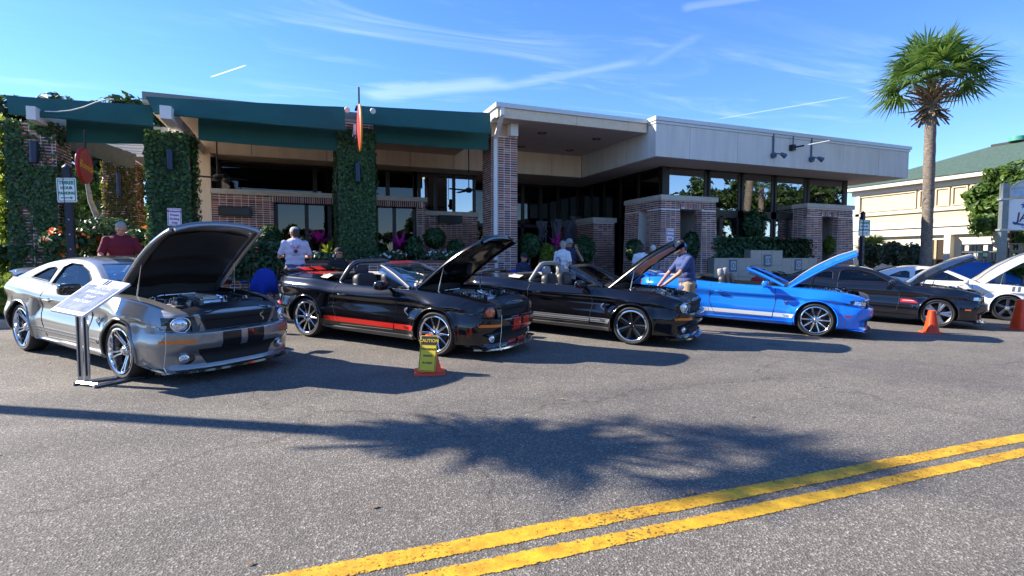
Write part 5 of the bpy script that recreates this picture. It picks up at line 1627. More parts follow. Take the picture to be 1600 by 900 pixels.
PURP = M('sign_purple', (0.42, 0.10, 0.34), 0.5)
def wall_notice(px0, px1, y0, y1, v, label, lines):
    a, c = P(px0, y0, v=v), P(px1, y1, v=v); w, h = c.x - a.x, a.z - c.z
    t = thing('wall_notice', label, 'sign', ((a.x + c.x) / 2, v, (a.z + c.z) / 2), group='private parking notices')
    m = Matrix.Rotation(pi / 2, 4, 'X')
    n = len(lines)
    signboard(t, m, w, h, [(l, h / (n + .6) * .72, h * .5 - h * (i + .8) / (n + .6)) for i, l in enumerate(lines)], PURP, border=True, r=.012)
wall_notice(261, 284, 325, 353, 14.82, 'white notice with purple lettering among the ivy of the second column', ['Restaurant', 'Private', 'Parking', 'Only'])
wall_notice(1041, 1053, 357, 378, 14.53, 'small white notice with purple lettering on the left brick pier', ['Private', 'Parking', 'Only'])

# jazz banner sign
JZ = at(1568, 330, 18.5); zg = walk_z(JZ.x)
t = thing('banner_sign', 'white JAZZ festival banner board on a grey metal post', 'sign', (JZ.x, JZ.y, zg), (0, 0, radians(-30)))
POSTM = M('post_galvanised', (0.20, 0.23, 0.24), 0.45, 0.6, vary=.15)
b = MB(); b.span((-.10, -.09, -.3), (.10, .09, 3.95 - zg + .15)); b.build('post', POSTM, t)
for z in (1.45 + 2.10 - zg, 1.45 + 1.04 - zg):
    b = MB(); b.span((-.16, -.11, z - .03), (.20, .11, z + .03)); b.build('clamp', SIGNB, t)
zb_, zt_ = 1.45 + (407 - 361) / 830 * 18.5 - zg, 1.45 + (407 - 312) / 830 * 18.5 - zg
b = MB(); b.span((.13, -.03, zb_), (2.4, .03, zt_)); b.build('board', SIGNW, t)
b = MB(); nn = 16
b.prism([(.13, -.025, zt_ + .04)] + [(2.4, -.025, zt_ + .04)] + [(1.265 + 1.135 * cos(a), -.025, zt_ + .30 + .40 * sin(a)) for a in frange(0, pi, nn)], (0, .05, 0)); b.build('arched_panel', M('banner_blue', (0.20, 0.36, 0.58), 0.4, vary=.4, vscale=3, col2=(0.55, 0.62, 0.70)), t, fix=True)
b = MB(); b.tube([(.13, -.04, zt_ + .04)] + [(1.265 - 1.135 * cos(a), -.04, zt_ + .30 + .40 * sin(a)) for a in frange(0, pi, nn)] + [(2.4, -.04, zt_ + .04), (.13, -.04, zt_ + .04)], .035, 6)
b.tube([(.72, -.04, zt_ + .04), (.72, -.04, zt_ + .64)], .03, 6); b.tube([(.13, -.04, zt_ + .38), (1.6, -.04, zt_ + .38)], .02, 6); b.build('arched_frame', M('frame_cream', (0.70, 0.62, 0.38), 0.5), t, smooth=60, fix=True)
mx = lambda x, z: Matrix.Translation((x, -.033, z)) @ Matrix.Rotation(pi / 2, 4, 'X')
JB, JO, JN = M('jazz_blue', (.03, .10, .34), .5), M('jazz_orange', (.85, .38, .03), .5), M('jazz_ink', (.06, .04, .10), .5)
zm = lerp(zb_, zt_, .40)
lettering('JAZZ', .46, JN, mx(.85, zm), t, extrude=.003, shear=.12, space=.92, bold=.004)
lettering('FESTIVAL', .13, SIGNW, mx(.88, zm - .225), t, extrude=.006)
b = MB(); b.prism([(.28 + .08 * i, -.034, zm - .22 - .08 * sin(i / 14 * pi)) for i in range(15)] + [(.28 + .08 * i, -.034, zm - .13 - .11 * sin(i / 14 * pi)) for i in range(14, -1, -1)], (0, -.002, 0)); b.build('swoosh', JB, t, fix=True)
for (x, z, m_, r_) in ((.62, zm + .42, JB, .13), (.86, zm + .38, JO, .15)):
    b = MB(); pts = []
    for i in range(10):
        a = pi / 2 + pi * i / 5 + (.3 if m_ is JO else 0); q = r_ if i % 2 == 0 else r_ * .45; pts.append((x + q * cos(a), -.035, z + q * sin(a)))
    b.prism(pts, (0, -.003, 0)); b.build('star', m_, t, fix=True)
lettering('city of music', .10, SIGNB, mx(.80, zt_ - .16), t, extrude=.002); lettering('October 16', .12, JN, mx(.85, zb_ + .12), t, extrude=.002)

# ------------------------------------------------------------------ lamps on the columns
LAMPB = M('lamp_blue_black', (0.012, 0.02, 0.05), 0.35, 0.2)
def wall_lamp(c, r, h, label, nrm=(0, -1, 0)):
    t = thing('wall_lamp', label, 'lamp', (c.x, c.y, c.z - h / 2), (0, 0, atan2(nrm[0], -nrm[1])), group='dark cylinder lamps on the columns')
    b = MB(); b.lathe([(.001, 0.004), (r * .8, .004), (r * .82, 0), (r, 0), (r, h), (r * .82, h), (r * .8, h - .004), (.001, h - .004)], 20); b.build('shade', LAMPB, t, smooth=40)
    b = MB(); b.span((-.04, 0, h * .35), (.04, r + .14, h * .65)); b.build('arm', BLACK, t)
def lampat(px, y0, y1, wpx, v, label, **k):
    a, c = P(px, y0, v=v), P(px, y1, v=v); D = (a - CAM).dot(FWD)
    wall_lamp((a + c) / 2, wpx / 830 * D / 2, a.z - c.z, label, **k)
lampat(53, 221, 254, 12, 14.8, 'dark cylinder lamp on the front of the leftmost ivy column')
lampat(265.5, 234, 265, 10.5, 14.8, 'dark cylinder lamp on the second ivy column above the white notice')
lampat(559, 255, 284, 9, 14.8, 'dark cylinder lamp on the middle ivy column below the edge-on sign')
lampat(186, 270, 306, 7, 18.7, 'slim cylinder lamp on the far corner column under the end awning')
c = at(25, 255, 12.2); wall_lamp(Vector((-6.1, 15.5, c.z)), .085, .5, 'dark cylinder lamp on the sunny left side of the leftmost column', (-1, 0, 0))
a = P(795, 274, u=6.30); c = P(795, 297, u=6.30)
t = thing('wall_speaker', 'slim black speaker on the brick column beside the drainpipe', 'speaker', (6.30, a.y, c.z), (0, 0, 0))
b = MB(); rbox(b, (0, 0, .21), (.17, .17, a.z - c.z), .3); b.build('case', BLACK, t, smooth=50)
b = MB(); b.span((-.13, -.04, .10), (-.06, .04, .20)); b.build('bracket', BLACK, t)
b = MB(); b.tube([(-.09, -.1, .42), (-.09, -.1, 1.35)], .012, 6); b.build('conduit', POSTM, t)
# lamps and a mast on the pavilion front
def goose(px, y0, y1, xe, ye, label):
    v = VP - .03; a = P(px + 1, y0, v=VP - .1); c = P(px, y1, v=v); e = P(xe, ye, v=v - .55)
    t = thing('gooseneck_lamp', label, 'lamp', (c.x, VP, c.z), group='sign lamps on the pale canopy', world=True)
    b = MB(); b.tube([Vector((c.x, v, a.z + .03)), c], .028, 8); b.build('conduit', SIGNB if False else M('conduit_blue', (.07, .10, .16), .5), t, smooth=60)
    b = MB(); b.cyl((c.x, VP - .003, c.z), (c.x, VP - .10, c.z), .10, n=16); b.build('base', MATS['conduit_blue'], t, smooth=40)
    b = MB(); b.tube([c + Vector((0, -.05, 0)), c.lerp(e, .5) + Vector((0, 0, .05)), e], .022, 8); b.build('arm', MATS['conduit_blue'], t, smooth=60)
    b = MB(); b.cyl(e + Vector((-.03, 0, .02)), e + Vector((.12, -.06, -.07)), .05, .09, 14); b.build('head', MATS['conduit_blue'], t, smooth=40)
goose(1208, 208, 243, 1221, 241, 'left gooseneck lamp under its conduit on the pale canopy front')
goose(1267.5, 216, 249, 1279, 247, 'right gooseneck lamp under its conduit on the pale canopy front')
c = P(1237.5, 231, v=VP - .06); a = P(1239, 213, v=VP - .1); e = P(1296, 220, v=VP - .9)
t = thing('sign_arm', 'black box with a pale pole reaching out between the two canopy lamps', 'bracket', (c.x, VP, c.z), world=True)
b = MB(); b.span((c.x - .07, VP - .16, c.z - .1), (c.x + .07, VP - .003, c.z + .1)); b.build('box', BLACK, t)
b = MB(); b.tube([(c.x, VP - .1, a.z), (c.x, VP - .1, c.z)], .022, 6); b.build('conduit', MATS['conduit_blue'], t)
m_ = c.lerp(e, .33)
b = MB(); b.tube([c + Vector((0, -.08, 0)), m_], .03, 8); b.build('socket', BLACK, t); b = MB(); b.tube([m_, e], .018, 8); b.build('pole', WHITE, t)
for px, py, lab in ((541, 170, 'small white floodlight at the end of the longest awning'), (581, 172, 'small white floodlight on the awning right of the middle column')):
    c = P(px, py, v=14.15); t = thing('floodlight', lab, 'lamp', c, group='small floodlights on the awnings')
    b = MB(); b.cyl((0, .0, 0), (.02, -.10, -.05), .045, .07, 12); b.build('head', WHITE, t, smooth=40); b = MB(); b.cyl((0, 0, 0), (0, .14, .02), .02, n=8); b.build('arm', WHITE, t)
# ceiling fans
def fan(px, ytop, yb, v, label):
    a, c = P(px, ytop, v=v), P(px, yb, v=v); zt_ = 5.13
    t = thing('ceiling_fan', label, 'fan', (c.x, v, c.z), group='ceiling fans under the awning roof')
    b = MB(); b.cyl((0, 0, .06), (0, 0, zt_ - c.z), .018, n=8); b.lathe([(.001, zt_ - c.z - .08), (.07, zt_ - c.z - .04), (.07, zt_ - c.z)], 12); b.build('rod', BLACK, t, smooth=40)
    b = MB(); b.lathe([(.001, -.09), (.07, -.08), (.11, -.03), (.11, .04), (.04, .08), (.001, .08)], 18); b.build('motor', BLACK, t, smooth=40)
    for k in range(4):
        b = MB(); b.box((.42, 0, -.01), (.62, .13, .012), rot=(.15, 0, 0)); o = b.build('blade', BLACK, t); o.rotation_euler = (0, 0, k * pi / 2 + .25)
fan(340, 222, 277, 16.4, 'dark ceiling fan hanging behind the second ivy column')
fan(732.5, 233, 297, 16.6, 'dark ceiling fan hanging left of the brick column')

# ------------------------------------------------------------------ cones
CONE = M('cone_orange', (0.90, 0.065, 0.010), 0.45, vary=.16, vscale=5)
def cone(px, py, base, h, top, label, rot, wide=1.0, name='traffic_cone'):
    g_ = G(px, py)
    t = thing(name, label, 'cone', g_, (0, 0, rot), group='orange traffic cones on the road')
    b = MB(); k = base / 2
    b.hexa([(-k, -k, 0), (k, -k, 0), (k, k, 0), (-k, k, 0), (-k * .93, -k * .93, .028), (k * .93, -k * .93, .028), (k * .93, k * .93, .028), (-k * .93, k * .93, .028)]); b.build('base', CONE, t)
    b = MB(); rows = []
    for z, r in ((.027, base * .40), (.06, base * .37), (h * .5, lerp(base * .37, top, .5)), (h - .01, top), (h, top * .8), (h, .001)):
        rows.append([(r * wide * (abs(cos(a)) ** .55) * (1 if cos(a) >= 0 else -1), r * (abs(sin(a)) ** .55) * (1 if sin(a) >= 0 else -1), z) for a in frange(0, 2 * pi, 29)[:-1]])
    b.grid(rows, 0, closed_u=True); b.build('cone_body', CONE, t, smooth=35); return t
t = cone(671, 582, .40, .50, .05, 'orange cone carrying the yellow caution board beside the red striped convertible', radians(-12))
g_ = t.location.copy()
cs = thing('caution_sign', 'yellow and black CAUTION venomous snakes board leaning on the orange cone', 'sign', (g_.x, g_.y, g_.z), (0, 0, radians(-12 - 22)))
CY = M('caution_yellow', (0.84, 0.58, 0.015), 0.45); CK = M('caution_black', (.012, .012, .012), .5)
m = Matrix.Translation((.035, -.135, .275)) @ Matrix.Rotation(pi / 2 - radians(15), 4, 'X')
o = plate(.23, .46, .022, -.006, 0).build('plate', CY, cs); o.matrix_basis = m
o = ring_plate(.215, .445, .018, .006, 0, .0018).build('border', CK, cs); o.matrix_basis = m
o = plate(.205, .105, .008, .0, .002).build('heading_panel', CK, cs); o.matrix_basis = m @ Matrix.Translation((0, .162, 0))
lettering('CAUTION', .058, CY, m @ Matrix.Translation((0, .162, .0035)), cs, extrude=.001, bold=.001)
for tx, y in (('VENOMOUS', .055), ('SNAKES', -.03), ('IN AREA', -.12)): lettering(tx, .036, CK, m @ Matrix.Translation((0, y, .0015)), cs, extrude=.001, bold=.0008)
cone(1455, 520, .34, .50, .06, 'plain orange cone in front of the black coupe with tinted windows', radians(-30), 1.0)
cone(1598, 515, .56, .72, .12, 'large orange cone cut by the right edge of the photo', radians(-25), 1.0)

# ------------------------------------------------------------------ show board on its stand
b0 = G(128, 604)
st = thing('display_stand', 'silver display stand with a tilted show board beside the grey coupe', 'stand', (b0.x, b0.y, b0.z), world=True)
STEEL = M('stand_silver', (0.60, 0.61, 0.63), 0.3, 0.85)
f0, f1, f2, f3 = G(114, 603), G(196, 590), G(146, 607), G(226, 590)
for i, (a, c) in enumerate(((f0, f1), (f2, f3))):
    b = MB(); b.tube([a + Vector((0, 0, .02)), c + Vector((0, 0, .02))], .022, 4); b.build('foot_rail', STEEL, st)
b = MB(); b.tube([f0.lerp(f1, .08) + Vector((0, 0, .03)), f2.lerp(f3, .08) + Vector((0, 0, .03))], .02, 4); b.build('cross_rail', STEEL, st)
D0 = (b0 - CAM).dot(FWD)
tops = []
for px, pt, dd in ((127, 601, 0), (137.5, 600, .05)):
    g_ = G(px, pt); p1 = at(px, 478, D0 + dd); p1.x, p1.y = g_.x, g_.y
    b = MB(); b.span((g_.x - .022, g_.y - .022, g_.z + .02), (g_.x + .022, g_.y + .022, p1.z)); b.build('upright', STEEL, st)
    b = MB(); b.span((g_.x - .008, g_.y - .03, g_.z + .1), (g_.x + .008, g_.y - .0225, p1.z - .02)); b.build('slot', MATB, st)
q = [at(78, 484, D0 - .05), at(128, 494, D0 - .30), at(203, 443, D0 + .20), at(150, 434, D0 + .48)]
n_ = (q[1] - q[0]).cross(q[3] - q[0]).normalized()
if n_.z < 0: n_ = -n_
b = MB(); b.prism([p - n_ * .025 for p in q], n_ * .025); b.build('board', M('board_white', (.72, .73, .74), .35), st, fix=True)
def bl(s, t_): return q[0].lerp(q[1], s).lerp(q[3].lerp(q[2], s), t_)
def strip(s0, s1, t0, t1, mat, name, off=.002):
    b = MB(); b.prism([bl(s, t_) + n_ * off for s, t_ in ((s0, t0), (s1, t0), (s1, t1), (s0, t1))], n_ * .0015); return b.build(name, mat, st, fix=True)
PANEL = M('board_photo', (.10, .12, .16), .25, vary=.5, vscale=9, col2=(.32, .35, .40))
strip(.04, .96, .09, .80, PANEL, 'printed_panel')
mtx = frame_mat(bl(.5, .62) + n_ * .004, bl(1, .62) - bl(0, .62), bl(.5, 1) - bl(.5, 0))
for i, tx in enumerate(('2007 GT500', 'SUPER SNAKE', '725 HP', 'BUILT 2007')):
    lettering(tx, .062, SIGNW, mtx @ Matrix.Translation((0.03, .08 - i * .085, 0)), st, extrude=.0005)
for i in range(5): strip(.10 + .16 * i, .22 + .16 * i, .035, .065, JN, 'sponsor_mark')
strip(.40, .44, .84, .985, STRK, 'stripe'); strip(.48, .52, .84, .985, STRK, 'stripe')
# tags on strings hanging from the noses
def tag_string(px, y0, y1, D, label):
    a = at(px, y0, D); c = at(px - 3, y1, D)
    t = thing('hood_pin_cord', label, 'cord', c, group='cords hanging from the noses', world=True)
    b = MB(); b.tube([a, a.lerp(c, .5) + Vector((.01, 0, 0)), c], .0035, 5); b.build('cord', SIGNB, t)
    b = MB(); b.tube([c, c + Vector((.02, 0, -.05))], .007, 6); b.build('pin', SILV, t)
tag_string(259, 520, 575, 5.83, 'thin cord with a pin hanging at the headlight of the grey coupe')
tag_string(784, 492, 542, 7.35, 'thin cord with a pin hanging from the red striped nose')

# ------------------------------------------------------------------ folding chairs and a table
CHB = M('chair_blue', (0.01, 0.06, 0.55), 0.7, vary=.1)
def camp_chair(c, rz, label):
    t = thing('camp_chair', label, 'chair', c, (0, 0, rz), group='blue folding chairs behind the cars')
    b = MB(); rows = []
    for z, y in ((.42, -.22), (.40, 0.), (.44, .20), (.65, .28), (.92, .36)): wk = 1 - .34 * sstep(.6, .95, z); rows.append([(x * wk, y + .05 * (x / .27) ** 2 * (z > .5), z - .05 * (1 - (x / .27) ** 2) * (1 if z < .6 else 0) - (.07 * (x / .27) ** 2 if z > .8 else 0)) for x in frange(-.27, .27, 7)])
    b.grid(rows, 0); b.grid([[(x, y - .012, z - .012) for x, y, z in r] for r in rows], 0, flip=True); b.build('sling', CHB, t, smooth=60)
    for s in (-1, 1):
        b = MB(); b.tube([(s * .30, -.26, .62), (s * .30, .26, .64)], .03, 6, flat=.4); b.build('armrest', CHB, t, smooth=60)
        b = MB(); b.tube([(s * .29, -.27, 0), (s * .29, .22, .44), (s * .28, .37, .95)], .011, 6); b.build('frame', M('chair_frame', (.05, .05, .055), .4, .5), t)
        b = MB(); b.tube([(s * .29, .28, 0), (s * .29, -.24, .62)], .011, 6); b.build('leg', MATS['chair_frame'], t)
    for a_, c_ in (((-.28, -.26, .02), (.28, -.24, .42)), ((.28, -.26, .02), (-.28, -.24, .42))):
        b = MB(); b.tube([a_, c_], .009, 5); b.build('brace', MATS['chair_frame'], t)
def onwalk(px, v, dz=0.0):
    d = ray(px, 400); u = d.x / d.y * v; return Vector((u, v, walk_z(u) + dz))
camp_chair(onwalk(404, 12.8), radians(200), 'blue folding chair standing behind the raised hood of the grey coupe')
camp_chair(onwalk(430, 13.1), radians(150), 'second blue folding chair between the grey coupe and the red striped convertible')
camp_chair(onwalk(815, 13.2), radians(10), 'blue folding chair with the seated man in a dark cap')
camp_chair(onwalk(850, 13.1), radians(-15), 'blue folding chair framed by the grey roll bar')
camp_chair(onwalk(1034, 13.3), radians(160), 'blue folding chair behind the hood of the silver striped convertible')
t = thing('cooler_box', 'small white cooler box beside the blue folding chair', 'cooler', onwalk(398, 12.1))
b = MB(); rbox(b, (0, 0, .15), (.34, .26, .28), .15); b.build('body', SIGNW, t, smooth=40); b = MB(); rbox(b, (0, 0, .31), (.36, .28, .06), .2); b.build('lid', SIGNW, t, smooth=40)
# ================================================================== people
SKIN = M('skin_light', (0.50, 0.27, 0.18), 0.55, vary=.05, vscale=20)
SKIN2 = M('skin_ruddy', (0.52, 0.24, 0.16), 0.55, vary=.05, vscale=20)
EYEM = M('eye_dark', (0.02, 0.015, 0.012), 0.3)
def capsule(b, p0, p1, r0, r1, n=12):
    p0, p1 = Vector(p0), Vector(p1)
    b.tube([p0, p0.lerp(p1, .33), p0.lerp(p1, .66), p1], [r0, lerp(r0, r1, .33), lerp(r0, r1, .66), r1], n)
    b.ellipsoid(p0, (r0, r0, r0), n, 8); b.ellipsoid(p1, (r1, r1, r1), n, 8)
def remesh(b, name, mat, parent, vox, smooth=3, **k):
    o = b.build(name, mat, None)
    m = o.modifiers.new('r', 'REMESH'); m.mode = 'VOXEL'; m.voxel_size = vox; m.use_smooth_shade = True
    s = o.modifiers.new('s', 'SMOOTH'); s.iterations = smooth; s.factor = .5
    apply_mods(o)
    if not o.data.materials: o.data.materials.append(mat)
    o.parent = parent
    return o
def person(label, loc, face, H=1.76, sit=False, lean=0.0, twist=0.0, head_yaw=0.0, head_pitch=0.0, arms=None, legs=None, skin=SKIN, shirt=None, trousers=None, shoes=None,
           hair=None, hairlong=0.0, cap=None, capdir=0.0, shorts=False, print_=None, group=None, visor=False, glasses=False, build=1.0, group_=None):
    """local frame: +y is where the chest faces, origin between the feet (or under the seat)"""
    t = thing('person', label, 'person', loc, (0, 0, face), group=group)
    k = H / 1.76
    hipz = (.50 if sit else .93) * k
    hip = Vector((0, 0, hipz)); L = Matrix.Rotation(-lean, 3, 'X') @ Matrix.Rotation(twist, 3, 'Z')
    def up(x, y, z): return hip + L @ (Vector((x * build, y * build, z)) * k)
    chest, neck = up(0, .0, .36), up(0, .0, .55)
    sh = {s: up(s * .185, -.01, .465) for s in (-1, 1)}
    hc = neck + L @ Vector((0, .02 * k, .128 * k)) + Vector((0, .03 * sin(head_pitch), -.02 * abs(sin(head_pitch)))) * k
    HR_ = Matrix.Rotation(head_yaw, 3, 'Z') @ Matrix.Rotation(-head_pitch, 3, 'X') @ Matrix.Rotation(-lean * .6, 3, 'X')
    def hd(x, y, z): return hc + HR_ @ (Vector((x, y, z)) * k)
    b = MB()
    # head
    for c, r in (((0, -.01, .025), (.078, .098, .098)), ((0, .028, -.035), (.064, .072, .075)), ((0, .058, -.075), (.036, .034, .03)), ((0, .098, -.012), (.014, .022, .026)), ((0, .07, .03), (.062, .026, .022)),
                 ((-.079, -.005, -.005), (.012, .026, .036)), ((.079, -.005, -.005), (.012, .026, .036)), ((0, .085, -.05), (.026, .014, .012))):
        b.ellipsoid(hd(*c), [q * k for q in r], 16, 10, rot=HR_.to_euler())
    capsule(b, neck - (neck - chest) * .25, hc + HR_ @ Vector((0, -.02, -.05)) * k, .062 * k, .056 * k)
    # trunk
    for z, rx, ry in ((.0, .165, .12), (.12, .155, .115), (.26, .17, .12), (.38, .185, .125), (.46, .16, .10)):
        b.ellipsoid(up(0, 0, z), (rx * build * k, ry * build * k, .13 * k), 16, 10, rot=L.to_euler())
    for s in (-1, 1): b.ellipsoid(sh[s], (.066 * k, .064 * k, .066 * k), 12, 8)
    b.ellipsoid(up(0, -.015, .525), (.115 * k, .06 * k, .045 * k), 12, 8)
    hands = {}
    for s in (-1, 1):
        a = (arms or {}).get(s) or ((s * .255, .0, .20), (s * .27, .08, -.02))
        el, wr = up(*a[0]), up(*a[1])
        capsule(b, sh[s], el, .052 * k, .042 * k); capsule(b, el, wr, .043 * k, .029 * k)
        d = (wr - el).normalized(); side = d.cross(Vector((0, 0, 1)))
        side = side.normalized() if side.length > .1 else Vector((1, 0, 0)); nn = d.cross(side)
        pc = wr + d * .055 * k; b.ellipsoid(pc, (.04 * k, .018 * k, .05 * k), 10, 6, rot=d.to_track_quat('Z', 'Y').to_euler())
        for i, (off, ln) in enumerate(((-.03, .062), (-.011, .075), (.010, .072), (.03, .056))):
            p0 = wr + d * .085 * k + side * off * k; p1 = p0 + (d * .6 * ln - nn * .25 * ln) * k; p2 = p1 + (d * .32 * ln - nn * .40 * ln) * k
            b.tube([p0 - d * .02, p0, p1, p2], [.0095 * k, .0095 * k, .009 * k, .0075 * k], 7)
        p0 = wr + d * .03 * k - side * .035 * k; b.tube([p0, p0 + (d * .035 - side * .025) * k, p0 + (d * .06 - side * .02 - nn * .015) * k], [.012 * k, .011 * k, .008 * k], 7)
    # legs
    LG = {}
    for s in (-1, 1):
        h0 = Vector((s * .095 * build, 0, hipz - .03)) * 1.0
        if sit: kn, an = Vector((s * .14, .44, .50)) * k, Vector((s * .14, .42, .08)) * k
        else:
            dx, dy = (legs or {}).get(s, (0, 0)); kn = Vector((s * .105 + dx * .5, dy * .55 + .02, .50)) * k; an = Vector((s * .11 + dx, dy, .085)) * k
        LG[s] = (h0, kn, an)
        capsule(b, h0, kn, .092 * k * build, .058 * k); capsule(b, kn, kn.lerp(an, .35), .056 * k, .058 * k); capsule(b, kn.lerp(an, .35), an, .058 * k, .038 * k)
        b.ellipsoid(an + Vector((0, .07, -.045)) * k, (.042 * k, .115 * k, .038 * k), 12, 8)
    remesh(b, 'body', skin, t, .0095 * k, 2)
    # clothes
    if shirt:
        c = MB(); e = .018
        for z, rx, ry in ((-.06, .175, .135), (.06, .168, .13), (.18, .168, .13), (.30, .185, .138), (.40, .19, .135), (.47, .15, .105)):
            c.ellipsoid(up(0, 0, z), ((rx * build + e) * k, (ry * build + e) * k, .12 * k), 16, 10, rot=L.to_euler())
        c.ellipsoid(up(0, -.01, .515), (.12 * k, .075 * k, .05 * k), 14, 8)
        for s in (-1, 1):
            a = (arms or {}).get(s) or ((s * .255, .0, .20), (s * .27, .08, -.02)); el = up(*a[0])
            c.ellipsoid(sh[s], (.074 * k, .074 * k, .072 * k), 12, 8)
            c.tube([sh[s].lerp(chest, .2), sh[s], sh[s].lerp(el, .5), sh[s].lerp(el, .86)], [.078 * k, .070 * k, .064 * k, .064 * k], 14)
        o = remesh(c, 'shirt', shirt, t, .013 * k, 3)
        tx = bpy.data.textures.get('fold') or bpy.data.textures.new('fold', 'CLOUDS'); tx.noise_scale = .16
        dm = o.modifiers.new('d', 'DISPLACE'); dm.texture = tx; dm.strength = .022; dm.mid_level = .5; dm.texture_coords = 'LOCAL'; apply_mods(o)
    if trousers:
        c = MB()
        for z, rx, ry in ((.04, .172, .132), (-.04, .175, .135), (-.11, .165, .13)): c.ellipsoid(up(0, 0, z), (rx * build * k + .012, ry * build * k + .012, .08 * k), 16, 10, rot=L.to_euler())
        for s in (-1, 1):
            h0, kn, an = LG[s]
            if shorts: c.tube([h0 + Vector((0, 0, .03)), h0.lerp(kn, .5), h0.lerp(kn, 1.06)], [.115 * k * build, .105 * k, .098 * k], 14)
            else: c.tube([h0, h0.lerp(kn, .5), kn, kn.lerp(an, .5), kn.lerp(an, .97)], [.11 * k * build, .098 * k, .08 * k, .072 * k, .066 * k], 14)
        remesh(c, 'shorts' if shorts else 'trousers', trousers, t, .014 * k, 3)
    if shoes:
        for s in (-1, 1):
            an = LG[s][2]; c = MB(); rbox(c, an + Vector((0, .065, -.045)) * k, (.105 * k, .29 * k, .085 * k), .5, 16, 8); c.ellipsoid(an + Vector((0, .0, .0)), (.052 * k, .06 * k, .055 * k), 12, 8); c.build('shoe', shoes, t, smooth=60)
    if hair:
        c = MB(); c.ellipsoid(hd(0, -.02, .042), [.086 * k, .103 * k, .092 * k], 18, 10, rot=HR_.to_euler())
        c.ellipsoid(hd(0, -.055, -.01 - hairlong * .5), [(.076 + hairlong * .15) * k, .06 * k, (.07 + hairlong) * k], 14, 8, rot=HR_.to_euler())
        cut_ = [(Vector(p) - hc) for p in c.v]
        c.v = [tuple(hc + HR_ @ Vector(((HR_.transposed() @ q).x, min((HR_.transposed() @ q).y, .062 * k if (HR_.transposed() @ q).z > .05 * k else .012 * k), (HR_.transposed() @ q).z))) for q in cut_]
        c.build('hair', hair, t, smooth=60)
    if cap:
        c = MB(); CR = Matrix.Rotation(head_yaw + capdir, 3, 'Z') @ Matrix.Rotation(-head_pitch, 3, 'X') @ Matrix.Rotation(-lean * .6, 3, 'X')
        rows = []
        for z, r in ((.028, 1.0), (.06, 1.0), (.095, .90), (.122, .66), (.134, .34), (.137, .02)): rows.append([hc + CR @ (Vector((.090 * r * cos(a), -.008 + .108 * r * sin(a), z)) * k) for a in frange(0, 2 * pi, 25)[:-1]])
        if not visor: c.grid(rows, 0, closed_u=True)
        else: c.grid(rows[:2], 0, closed_u=True)
        br = []
        for rr, dz in ((.98, .034), (1.35, .028), (1.72, .012)): br.append([hc + CR @ (Vector((.088 * (1 + (rr - 1) * .35) * cos(a), -.008 + .106 * rr * sin(a), dz)) * k) for a in frange(radians(25), radians(155), 11)])
        c.grid(br, 0); c.grid([[p - Vector((0, 0, .006)) for p in r] for r in br], 0, flip=True); c.build('visor' if visor else 'cap', cap, t, smooth=60)
    if glasses:
        c = MB()
        for s in (-1, 1): c.ellipsoid(hd(s * .034, .092, .012), [.030 * k, .010 * k, .022 * k], 12, 8, rot=HR_.to_euler())
        c.tube([hd(-.08, .0, .014), hd(-.06, .085, .014), hd(.06, .085, .014), hd(.08, .0, .014)], .005, 5); c.build('sunglasses', EYEM, t, smooth=60, kind='stuff')
    else:
        for s in (-1, 1):
            c = MB(); c.ellipsoid(hd(s * .032, .084, .010), [.011 * k, .008 * k, .006 * k], 8, 6, rot=HR_.to_euler()); c.build('eye', EYEM, t, smooth=60)
    c = MB(); c.ellipsoid(hd(0, .0985, -.052), [.022 * k, .004 * k, .004 * k], 8, 6, rot=HR_.to_euler()); c.build('mouth', M('lips_dark', (.28, .08, .07), .5), t, smooth=60)
    if print_:
        print_(t, up, L, k)
    return t
def toward(loc):           # rotation that makes +y point at the camera
    d = Vector((0, 0)) - Vector((loc.x, loc.y)); return atan2(-d.x, d.y)
MAROON = M('cloth_maroon', (0.16, 0.008, 0.022), 0.85, vary=.1); LAV = M('cloth_shade_lavender', (0.56, 0.53, 0.66), 0.85, vary=.05); WHT = M('cloth_white', (0.74, 0.74, 0.76), 0.85, vary=.04)  # lavender puts the bluish tone of shade into the pale tee's colour
BLU = M('cloth_blue', (0.045, 0.07, 0.20), 0.85, vary=.08); NVY = M('cloth_navy', (0.02, 0.03, 0.07), 0.85); KHK = M('cloth_khaki', (0.36, 0.28, 0.20), 0.85, vary=.08); DNM = M('cloth_denim', (0.05, 0.09, 0.2), 0.85)
CAPG = M('cap_grey', (0.38, 0.39, 0.36), 0.85); CAPK = M('cap_black', (.015, .015, .017), .8); CAPC = M('cap_camo', (0.10, 0.14, 0.08), .85, vary=.5, vscale=30, col2=(.35, .33, .22)); CAPB = M('cap_greyblue', (.26, .30, .34), .85)
HAIRD = M('hair_dark', (.05, .04, .035), .7); HAIRG = M('hair_grey', (.32, .31, .30), .7); HAIRB = M('hair_brown', (.06, .03, .018), .7); HAIRW = M('hair_white', (.62, .61, .58), .7)
REDC = M('cloth_red', (.5, .02, .04), .85)
def ptxt(txt, size, z, mat, back=False, y=.155):
    def f(t, up, L, k):
        s = -1 if back else 1
        m = frame_mat(up(0, s * y, z), (L @ Vector((-1 * s, 0, 0))), L @ Vector((0, 0, 1)))
        lettering(txt, size, mat, m, t, extrude=.002)
    return f
l = onwalk(188, 12.1); l = Vector((l.x, l.y, l.z))
